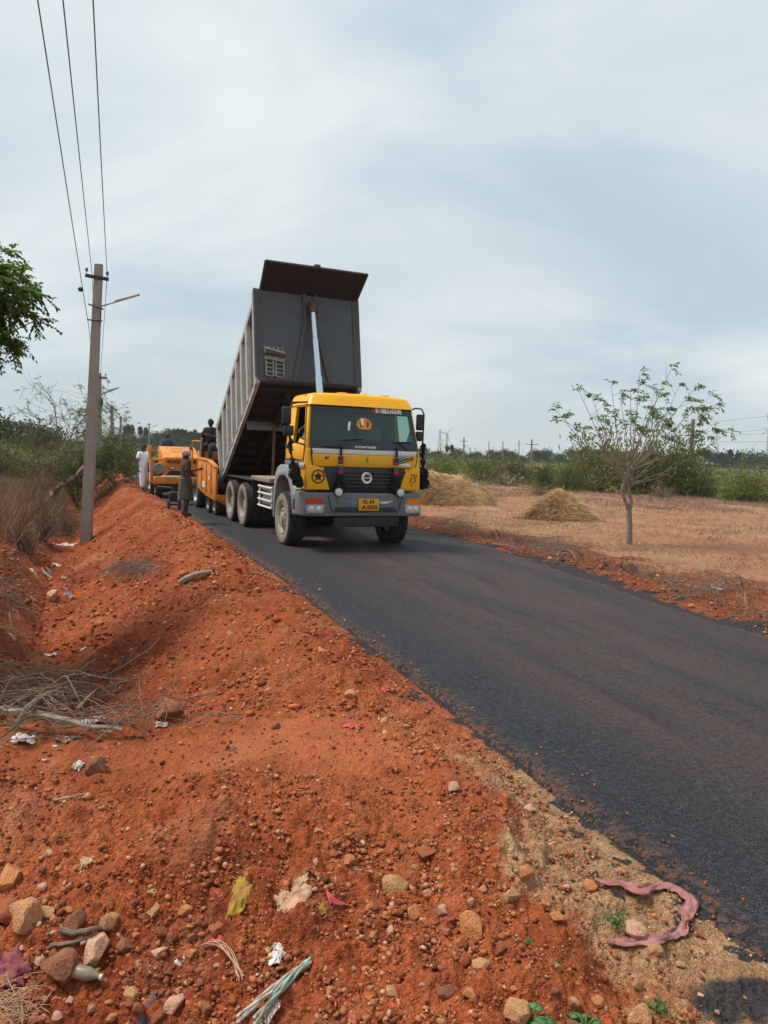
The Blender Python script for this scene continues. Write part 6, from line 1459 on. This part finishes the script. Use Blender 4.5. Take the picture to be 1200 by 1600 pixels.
def islandmat(name, stops, rough=.95):
    m = bpy.data.materials.new(name); m.use_nodes = True; t = m.node_tree; p = t.nodes['Principled BSDF']; p.inputs['Roughness'].default_value = rough; p.inputs['Specular IOR Level'].default_value = .2
    g = N(t, 'ShaderNodeNewGeometry'); L(t, ramp(t, g.outputs['Random Per Island'], stops), p.inputs['Base Color']); return m
peb_m = islandmat('small_stones', [(0, (.12, .036, .017)), (.4, (.26, .078, .032)), (.75, (.34, .115, .050)), (.95, (.42, .18, .085)), (1, (.50, .30, .19))])
clod_m = islandmat('red_clods', [(0, (.15, .034, .014)), (.5, (.32, .075, .026)), (.9, (.45, .13, .05)), (1, (.52, .22, .11))])
tanp_m = islandmat('sandy_grit', [(0, (.22, .12, .06)), (.5, (.40, .24, .13)), (.85, (.52, .36, .22)), (1, (.60, .47, .36))])
pebbles(80000, 5, 1.9, 26, -.62, .45, .004, .020, peb_m, 'small_stones', 'small reddish stones strewn over the red earth', lambda X, Y, s, w, dn, u: (s > .12) & (s < 7) & (u < .4+2.0*np.maximum(0, dn+.10)+.5*((Y < 3.4) & (X < .6))) & ~((np.abs(Y-4.5+.12*X) < .5) & (X < .2) & (u > .12)), .9)
pebbles(26000, 6, 1.8, 3.9, -.62, .12, .004, .026, peb_m, 'rubble_stones', 'small reddish stones heaped in the rubble at the lower left', lambda X, Y, s, w, dn, u: (Y < 3.3+.5*dn) & (X < .3) & (u < .6+dn))
pebbles(11000, 15, 4.2, 26, -.62, .3, .009, .030, clod_m, 'slope_clods', 'broken red clods covering the slope of the bank', lambda X, Y, s, w, dn, u: (s > .3) & (s < 4.2) & (u < .45+1.6*dn) & ~((np.abs(Y-4.5+.12*X) < .6) & (u > .1)), .8)
pebbles(9000, 16, 2.0, 26, -.5, .62, .004, .016, peb_m, 'spilled_soil', 'crumbs of red soil spilled over the edge of the road', lambda X, Y, s, w, dn, u: (s > -.45) & (s < .2) & (u < (.75+1.6*s+1.2*dn)) , .9)
pebbles(9000, 7, 2.0, 6, .0, .6, .003, .010, tanp_m, 'sandy_grit', 'tan grit on the sandy edge of the road', lambda X, Y, s, w, dn, u: (s > .03) & (s < 1.1) & (u < .75-.6*s+dn))
pebbles(9000, 8, 7, 26, -.1, .6, .006, .022, peb_m, 'verge_stones', 'small reddish stones on the far verge of the road', lambda X, Y, s, w, dn, u: (w > .05) & (w < 2.6) & (u < .9-.3*w+dn))
pebbles(3500, 9, 2.2, 20, -.3, .6, .003, .008, asph_m, 'asphalt_crumbs', 'black asphalt crumbs along the ragged road edge', lambda X, Y, s, w, dn, u: ((np.abs(s-.08) < .22) | (np.abs(w-.1) < .3)) & (u < .5+dn))

# ------------------------------------------------------------------ litter, cloth, sticks
def fab(name, c, rough=.8, var=.15): return mat(name, c, rough=rough, var=var, scale=14, dirt=(.28, .10, .045), dirtamt=.95, dscale=15)
LM = dict(white=fab('white_plastic', (.60, .57, .55), .5), grey=fab('grey_plastic', (.42, .39, .36), .5), cream=fab('cream_cloth', (.45, .29, .18), .9, .25), yellow=fab('yellow_rag', (.30, .20, .015), .9, .3), pink=fab('red_pink_rag', (.55, .06, .09)), salmon=fab('salmon_rag', (.62, .20, .15)),
          navy=fab('navy_rag', (.035, .035, .065), .9), purple=fab('purple_net', (.20, .035, .075), .9), blue=fab('blue_plastic', (.10, .26, .42), .5), black=fab('black_plastic_bag', (.02, .022, .028), .35), rose=fab('faded_pink_cloth', (.31, .135, .14), .95, .3), green=fab('pale_green_rope', (.27, .42, .33), .8), teal=fab('teal_cap', (.02, .30, .36), .5))
def scrap(px, py, wpx, hpx, c, label, seed=0, cat_='litter', name='plastic_scrap', bulge=.35, group=None):
    p = gpt(px, py); k = (p-camo.location).length/FOC; a, b = wpx*k/2*.85, hpx*k/2*.95; r = np.random.default_rng(seed+int(px)); n = 25
    u, v = np.meshgrid(np.linspace(-1, 1, n), np.linspace(-1, 1, n)); sc = 1/np.sqrt(np.maximum(1e-6, np.maximum(u*u, v*v)/np.maximum(u*u+v*v, 1e-6)))
    edge = 1+.8*fbm(u*1.5+seed*3.1, v*1.5+px, 4, seed); x = u/ np.sqrt(1+.35*v*v)*a*edge; y = v/np.sqrt(1+.35*u*u)*b*edge
    h = min(a, b)*bulge*(.8*(1-np.maximum(abs(u), abs(v))**2)+2.6*np.abs(fbm(u*1.2+seed, v*2.0+py, 3, 3+seed, .5))+.8*np.abs(fbm(u*4+v*2+seed, v*4+py, 2, 9, .5)))
    an = r.uniform(-.5, .5); X = p.x+x*math.cos(an)-y*math.sin(an); Y = p.y+x*math.sin(an)+y*math.cos(an); Z = Zg(X, Y)+np.maximum(h, 0)+.006
    i = np.arange(n-1)[:, None]*n; j = np.arange(n-1)[None]; F = np.stack([i+j, i+j+1, i+n+j+1, i+n+j], -1).reshape(-1, 4)
    o = npmesh(name, np.stack([X, Y, Z], -1).reshape(-1, 3), F, LM[c], None, True); o.modifiers.new('Solid', 'SOLIDIFY').thickness = .003; tag(o, label, cat_, group)
for i, a in enumerate(((376, 1402, 36, 46, 'yellow', 'crumpled yellow rag on the red bank', 'rag', 'cloth_rag'), (452, 1412, 54, 30, 'cream', 'crumpled cream cloth half buried right of the yellow rag', 'rag', 'cloth_rag'), (470, 1382, 26, 20, 'cream', 'small cream scrap just above the crumpled cream cloth', 'rag', 'cloth_rag'),
    (433, 1494, 24, 30, 'white', 'white plastic strip lying on the bank below the cream cloth'), (438, 1468, 26, 14, 'grey', 'greyish torn plastic just above the white plastic strip'), (483, 1440, 14, 18, 'white', 'small white scrap under the cream cloth'), (504, 1420, 16, 12, 'yellow', 'small yellow scrap tangled in the pink thread', 'rag', 'cloth_rag'),
    (567, 1390, 18, 18, 'cream', 'small cream scrap left of the olive boulder'), (335, 1472, 20, 24, 'pink', 'red scrap beside the pale dry roots', 'rag', 'cloth_rag'), (282, 1494, 16, 14, 'white', 'small bright white scrap left of the pale dry roots'), (22, 1522, 58, 28, 'purple', 'purple netting at the left edge of the rubble', 'net', 'cloth_net'),
    (214, 1582, 44, 50, 'navy', 'dark navy rag at the bottom edge', 'rag', 'cloth_rag'), (70, 1575, 40, 18, 'salmon', 'salmon coloured scrap in the lower left rubble', 'rag', 'cloth_rag'), (549, 1135, 34, 14, 'pink', 'bright pink red scrap on the bank below the tan block', 'rag', 'cloth_rag'), (602, 1077, 18, 12, 'pink', 'pink red scrap at the road edge right of the tan block', 'rag', 'cloth_rag'),
    (87, 884, 14, 10, 'white', 'white cup shaped scrap in the ditch below the concrete pole'), (72, 898, 18, 12, 'white', 'white plastic scrap left of the cup shaped one in the ditch'), (104, 852, 26, 8, 'white', 'flat whitish plastic near the foot of the concrete pole'), (46, 855, 16, 8, 'blue', 'blue plastic scrap left of the concrete pole'), (106, 930, 14, 10, 'blue', 'blue and white scrap beside the long pinkish stone'), (101, 920, 8, 6, 'white', 'tiny white scrap above the blue one in the ditch'),
    (80, 1022, 22, 8, 'white', 'white plastic alone in the middle of the ditch'), (90, 1081, 26, 18, 'white', 'bright white plastic bag on the far side of the twig heap'), (112, 1080, 18, 12, 'grey', 'grey plastic joined to the bright white bag'), (143, 1132, 30, 24, 'grey', 'grey white plastic sheet at the right end of the twig heap'), (38, 1160, 36, 26, 'white', 'white plastic bag under the thick branch at the near side of the twig heap'),
    (18, 1128, 40, 20, 'salmon', 'salmon pink plastic in the twig heap at the left edge', 'litter'), (104, 1158, 34, 16, 'black', 'black plastic bag at the near side of the twig heap'), (52, 1148, 10, 6, 'teal', 'small teal cap on the thick branch of the twig heap'), (122, 1198, 14, 22, 'white', 'white scrap standing on the worn track'), (22, 1062, 14, 12, 'grey', 'greenish grey scrap at the back of the twig heap'), (252, 1135, 20, 10, 'grey', 'grey foil scrap under the long brown stone'),
    (1120, 922, 14, 16, 'white', 'white plastic scrap caught on the far verge'), (668, 826, 10, 8, 'white', 'white scrap in the weeds beside the truck bumper'), (75, 1335, 14, 8, 'cream', 'pale scrap at the upper edge of the left rubble'), (132, 1352, 18, 14, 'cream', 'cream scrap in the middle of the left rubble'), (100, 1110, 16, 8, 'white', 'white scrap inside the twig heap'))):
    scrap(*a[:6], seed=i, cat_=a[6] if len(a) > 6 else 'litter', name=a[7] if len(a) > 7 else 'plastic_scrap')
lr = random.Random(31)
for k in range(26):
    px, py = (lr.uniform(15, 190), lr.uniform(850, 1050)) if k < 12 else (lr.uniform(0, 190), lr.uniform(1055, 1195))
    scrap(px, py, lr.uniform(6, 14), lr.uniform(4, 9), lr.choice(['white', 'grey', 'white', 'cream', 'blue', 'salmon']), 'small crumpled plastic scrap among the litter '+('in the ditch' if k < 12 else 'round the twig heap'), 40+k, group='small litter '+('in the ditch' if k < 12 else 'round the twig heap'))
def path_px(pts, lift=0.0): return [gpt(*p[:2])+Vector((0, 0, lift+(p[2] if len(p) > 2 else 0))) for p in pts]
def smooth(P, n=4):
    out = []
    for i in range(len(P)-1):
        p0, p1, p2, p3 = P[max(i-1, 0)], P[i], P[i+1], P[min(i+2, len(P)-1)]
        for k in range(n): t = k/n; out.append(.5*((2*p1)+(p2-p0)*t+(2*p0-5*p1+4*p2-p3)*t*t+(3*p1-p0-3*p2+p3)*t**3))
    return out+[P[-1]]
def strip(pts, w, seed, name, m, label, cat_, lift=.008, amp=.011):
    P = smooth(path_px(pts, lift), 8); m_ = len(P); n = 13; vs = []; r = np.random.default_rng(seed)
    for i, p in enumerate(P):
        d = (P[min(i+1, m_-1)]-P[max(i-1, 0)]).normalized(); sd_ = Vector((d.y, -d.x, 0)).normalized(); t = i/(m_-1)
        ww = w*(.35+.65*math.sin(PI*min(1, .08+t*.9))**.6)*(1+.5*float(fbm(np.array([t*9+seed]), np.array([.3]), 3, seed)))
        for k in range(n):
            v = 2*k/(n-1)-1; f = abs(float(fbm(np.array([v*2.3+t*2]), np.array([t*11]), 3, seed+3, .6))); e = float(fbm(np.array([v*1.1]), np.array([t*16]), 3, seed+9))
            q = p+sd_*(v*ww+e*.02)+Vector((0, 0, amp*(2.4*f+.35*math.sin(7*v+t*13)+.35))); q.z = max(q.z, zg(q.x, q.y)+.004); vs.append(q)
    F = [(i*n+k, i*n+k+1, (i+1)*n+k+1, (i+1)*n+k) for i in range(m_-1) for k in range(n-1)]
    o = npmesh(name, vs, F, m, None, True); o.modifiers.new('Solid', 'SOLIDIFY').thickness = .003; tag(o, label, cat_); return o
strip([(930, 1379), (952, 1385), (978, 1391), (1003, 1396), (1022, 1391), (1045, 1390), (1066, 1400), (1080, 1415), (1074, 1432), (1068, 1448), (1058, 1462), (1040, 1468), (1020, 1472), (985, 1477), (950, 1479)], .028, 2, 'pink_cloth', LM['rose'], 'twisted faded pink cloth lying in a loop at the road edge', 'cloth')
def stick(label, pts, r, m=twigm, lift=.01, name='stick', cat_='stick', group=None):
    P = smooth(path_px(pts, lift), 3); n = len(P); q = MB(); q.tube([p+Vector((random.uniform(-1, 1), random.uniform(-1, 1), random.uniform(0, 1)))*r*.35 for p in P], [r*(1-.55*i/n) for i in range(n)], 6); return tag(q.build(name, m, None, 50), label, cat_, group)
def rope(label, pts, r, m, lift):
    P = smooth(path_px(pts, lift), 8); q = MB()
    for k in range(3):
        a = lambda i: i*.17+2*PI*k/3
        q.tube([p+Vector((math.cos(a(i))*r, math.sin(a(i))*r*.6, math.sin(a(i))*r))*(1+.25*math.sin(i*.37+k)) for i, p in enumerate(P)], r*.85, 6)
    tag(q.build('rope', m, None, 60), label, 'rope')
rope('pale rope lying diagonally at the bottom edge', [(372, 1606, .02), (400, 1580, .02), (430, 1552, .015), (456, 1530, .01), (482, 1512, .005)], .0075, LM['grey'], .012)
rope('pale green rope lying along the pale rope at the bottom edge', [(398, 1606, .01), (418, 1584, .02), (440, 1556, .02), (462, 1533, .02), (484, 1511, .015)], .0075, LM['green'], .014)
strip([(403, 1612), (416, 1598), (428, 1584), (438, 1574)], .018, 5, 'cloth_strip', LM['white'], 'white cloth strip beside the ropes at the bottom edge', 'cloth', .006, .012)
q = MB()
for dx in (0, 6, 12):
    P = smooth(path_px([(508, 1392), (512+dx*.3, 1402), (516+dx, 1412), (530+dx, 1418)], .012), 3); q.tube(P, .004, 5)
tag(q.build('pink_thread', LM['pink'], None), 'tangle of bright pink thread on the red bank', 'thread')
stick('upper of two dark sticks in the left rubble', [(92, 1464), (115, 1468), (140, 1464), (160, 1458)], .014, bark, .03)
stick('lower of two dark sticks in the left rubble', [(78, 1484), (105, 1482), (130, 1474), (152, 1468)], .010, bark, .02)
stick('pale flat splinter on the worn track', [(84, 1254), (110, 1249), (140, 1243)], .010, LM['cream'], .012)
stick('thick grey branch along the near side of the twig heap', [(-10, 1140, .10), (40, 1144, .10), (90, 1148, .08), (140, 1152, .04), (190, 1152, .02)], .030, barkp, .03, 'branch', 'branch')
stick('crooked dark branch rising through the twig heap', [(20, 1165, .08), (60, 1130, .15), (95, 1100, .16), (130, 1065, .14), (150, 1046, .10)], .024, bark, .02, 'branch', 'branch')
stick('thin dark branch forking on the right of the twig heap', [(120, 1125, .05), (150, 1095, .10), (175, 1085, .08), (230, 1062, .03)], .015, bark, .02, 'branch', 'branch')
stick('long grey twig across the back of the twig heap', [(10, 1045, .06), (70, 1060, .06), (130, 1066, .06), (200, 1070, .03)], .012, twigg, .02, 'branch', 'branch')
stick('dry bent root sticking out of the slope', [(160, 1062), (205, 1042, .05), (235, 1022, .05), (250, 1000, .02)], .018, bark, .01, 'branch', 'branch')
stick('short weathered log on the upper slope', [(283, 914), (300, 908, .03), (318, 902, .03), (330, 897)], .05, barkp, .03, 'log', 'log')
stick('leaning dead trunk at the ditch left of the concrete pole', [(68, 790, .0), (84, 800, .75), (100, 805, 1.15), (118, 806, 1.45), (134, 806, 1.72)], .17, barkp, .0, 'dead_trunk', 'trunk')
stick('dry crooked stick on the far verge nearest the straw heap', [(770, 852), (790, 858, .05), (806, 864, .08), (820, 866)], .020, twigm, .02)
stick('dry crooked stick in the weeds at the middle of the far verge', [(868, 872), (880, 868, .08), (894, 874, .10), (900, 880)], .022, bark, .02)
stick('thin dry stalk standing at the far verge near the picture edge', [(1165, 945, .0), (1163, 940, .12), (1158, 938, .24), (1152, 940, .38)], .012, twigm, .0)
stick('broken branch lying in front of the smaller straw heap', [(845, 806), (870, 808, .05), (900, 808, .05), (925, 800, .02)], .03, bark, .03)
stick('short branch lying in the field under the young tree', [(1018, 792), (1035, 796, .03), (1055, 794)], .04, bark, .03)
def twig_heap(name, label, box, n, r0, ln, m, hgt, seed, cat_='brush'):
    n = int(n*.9)
    r = random.Random(seed); q = MB(); x0, x1, y0, y1 = box
    for k in range(n):
        px, py = r.gauss((x0+x1)/2, (x1-x0)/4.2), r.gauss((y0+y1)/2, (y1-y0)/4.2); p = gpt(px, py); h = r.random()*hgt*max(0, 1-abs(px-(x0+x1)/2)/(x1-x0)*1.6)
        a = r.gauss(0, .7) if r.random() < .55 else r.uniform(0, 6.28); l_ = ln*r.uniform(.4, 1.2); d = Vector((math.cos(a), math.sin(a)*.8, r.uniform(-.15, .25)))*l_/2; b = Vector((r.uniform(-1, 1), r.uniform(-1, 1), r.uniform(-.3, 1)))*l_*.2
        A, B_ = p-d, p+d; A.z = max(zg(A.x, A.y)+.01, p.z+h-d.z); B_.z = max(zg(B_.x, B_.y)+.01, p.z+h+d.z); q.tube(curve(A, B_, b, 5), [r0*r.uniform(.5, 1.2)*s for s in (1, .9, .8, .6, .4)], 4, False)
    tag(q.build(name, m, None, 80), label, cat_)
twig_heap('twig_heap', 'tangled heap of dry grey twigs in the ditch at the left edge', (-60, 175, 1050, 1165), 260, .006, .7, twigm, .32, 3)
twig_heap('twig_heap', 'thin brown brushwood on the slope right of the twig heap', (130, 330, 1080, 1150), 60, .005, .5, twigm, .06, 4)
twig_heap('dry_shrub', 'grey dry shrub lying on the slope below the concrete pole', (165, 260, 878, 912), 130, .007, .55, twigg, .16, 5, 'shrub')
twig_heap('twig_heap', 'dark dead twigs lying across the far side of the ditch', (-30, 60, 870, 1010), 50, .008, .9, twigm, .12, 6)
twig_heap('dry_shrub', 'grey brown tangle of twigs on the far verge near the picture edge', (1020, 1180, 905, 945), 110, .006, .5, twigg, .22, 7, 'shrub')
twig_heap('dry_shrub', 'purplish dry shrub in the verge beside the truck bumper', (665, 760, 815, 845), 200, .006, .55, twigm, .30, 8, 'shrub')
twig_heap('dry_shrub', 'dry shrub in the middle of the far verge below the small straw heap', (800, 920, 845, 880), 150, .006, .5, twigg, .25, 9, 'shrub')
twig_heap('dry_shrub', 'purplish dry twigs on the ground under the leaning dead trunk', (50, 130, 790, 850), 260, .007, .8, twigg, .25, 12, 'shrub')
twig_heap('dry_roots', 'tuft of pale dry grass roots in the lower left corner', (-20, 60, 1560, 1610), 70, .0022, .22, LM['cream'], .08, 10, 'roots')
q = MB(); rr = random.Random(6)
for k in range(9):
    P = smooth(path_px([(318+rr.uniform(-4, 4), 1480), (335+rr.uniform(-5, 5), 1488+rr.uniform(-4, 4), .03), (356+rr.uniform(-6, 6), 1500+rr.uniform(-6, 8), .04), (378+rr.uniform(-8, 6), 1530+rr.uniform(-12, 12))], .01), 3); q.tube(P, .0022, 4, False)
tag(q.build('dry_roots', LM['cream'], None), 'pale dry roots spread on the bank beside the red scrap', 'roots')
# the bottle
p = gpt(136, 1522); d = 48*(p-camo.location).length/FOC; q = MB(); q.lathe([(0, -.5*d), (.14*d, -.5*d), (.165*d, -.46*d), (.17*d, .12*d), (.13*d, .26*d), (.07*d, .38*d), (.065*d, .46*d)], (0, 0, 0), 'x', 20)
bo = q.build('glass_bottle', mat('frosted_green_glass', (.17, .165, .115), rough=.4, var=.15, dirt=(.28, .12, .06), dirtamt=.85), None); bo.location = p+Vector((0, -.03, .17*d)); bo.rotation_euler = (0, .08, -.15); tag(bo, 'dusty grey green glass bottle lying under the big pale lump', 'bottle')
q = MB(); q.lathe([(.072*d, .44*d), (.078*d, .45*d), (.078*d, .51*d), (.05*d, .52*d)], (0, 0, 0), 'x', 16, True); q.build('bottle_rim', LM['white'], bo)
# green plants at the front
L_broad = leafmat('broad_leaf', [(.05, .13, .04), (.09, .20, .07), (.16, .28, .12)], .3)
def sprout(px, py, spx, n, label, broad=False, seed=0):
    p = gpt(px, py); k = spx*(p-camo.location).length/FOC; r = np.random.default_rng(seed); root = empty('green_plant', p); tag(root, label, 'plant', None); q = MB(); me = MB()
    if broad:
        for j in range(n):
            a = 2*PI*j/n+r.uniform(-.3, .3); ln = k*r.uniform(.35, .55); c = Vector((math.cos(a)*ln, math.sin(a)*ln, k*r.uniform(.25, .55))); q.tube(curve((0, 0, 0), c, (0, 0, .02), 5), [.006, .005, .005, .004, .003], 5); rad = k*r.uniform(.20, .30)
            m = 16; vs = [c]; d = Vector((math.cos(a), math.sin(a), -.25)).normalized(); s_ = Vector((-math.sin(a), math.cos(a), 0)); up = d.cross(s_)
            for i in range(m): t = 2*PI*i/m; rr_ = rad*(1+.10*math.sin(5*t)-.3*math.exp(-((t-PI)/.35)**2)); vs.append(c+d*math.cos(t)*rr_+s_*math.sin(t)*rr_-up*rad*.22*(1 if i % 2 else .6))
            me.add(vs, [(0, 1+i, 1+(i+1) % m) for i in range(m)])
        q.build('stem', L_broad, root, 80); o = me.build('leaf_blades', L_broad, root, 60); o.modifiers.new('Solid', 'SOLIDIFY').thickness = .002
    else:
        C = r.normal(size=(n, 3))*np.array([.25, .25, .12])*k+np.array([0, 0, .18*k]); C[:, 2] = np.maximum(C[:, 2], .01); V, F = leaves(C, rdir(n, .8, r), rdir(n, .6, r), k*.20*r.uniform(.6, 1.3, n), k*.09); npmesh('leaf_blades', V, F, L_broad, root)
        for j in range(6): e = Vector(C[j]); q.tube([Vector((0, 0, 0)), e], .003, 4, False)
        q.build('stem', L_broad, root, 80)
sprout(828, 1606, 40, 6, 'broad leaved green plant at the bottom edge beside the tan stone', True, 1)
sprout(915, 1612, 34, 5, 'smaller broad leaved plant at the bottom edge right of the other one', True, 2)
for i, a in enumerate(((965, 1442, 40, 60, 'green weed growing beside the loop of pink cloth'), (1030, 1582, 34, 50, 'green weed on the sand near the bottom right corner'), (824, 1476, 18, 24, 'tiny green sprout right of the angular orange stone'), (801, 1361, 12, 16, 'tiny green sprout on the red bank above the tan orange stone'), (870, 1512, 12, 16, 'tiny green sprout between the angular orange stone and the sand'))): sprout(*a[:5], seed=10+i)
q = MB(); P = smooth(path_px([(862, 1080, .02), (866, 1079, .025), (870, 1081, .02)], .05), 3); q.tube(P, .006, 5); tag(q.build('straw_wisp', LM['cream'], None), 'tiny straw wisp lying on the black road', 'straw')

# ------------------------------------------------------------------ the hazy air
hz = bpy.data.materials.new('hazy_air'); hz.use_nodes = True; t = hz.node_tree; t.nodes.remove(t.nodes['Principled BSDF'])
pv = N(t, 'ShaderNodeVolumePrincipled'); pv.inputs['Color'].default_value = (.86, .92, .95, 1); pv.inputs['Density'].default_value = .00025; pv.inputs['Anisotropy'].default_value = .2
L(t, pv.outputs[0], t.nodes['Material Output'].inputs['Volume'])
q = MB(); q.box((0, 0, 27), (5400, 5400, 64)); o = q.build('haze', hz, None); tag(o, 'pale hazy air over the plain', kind='stuff')
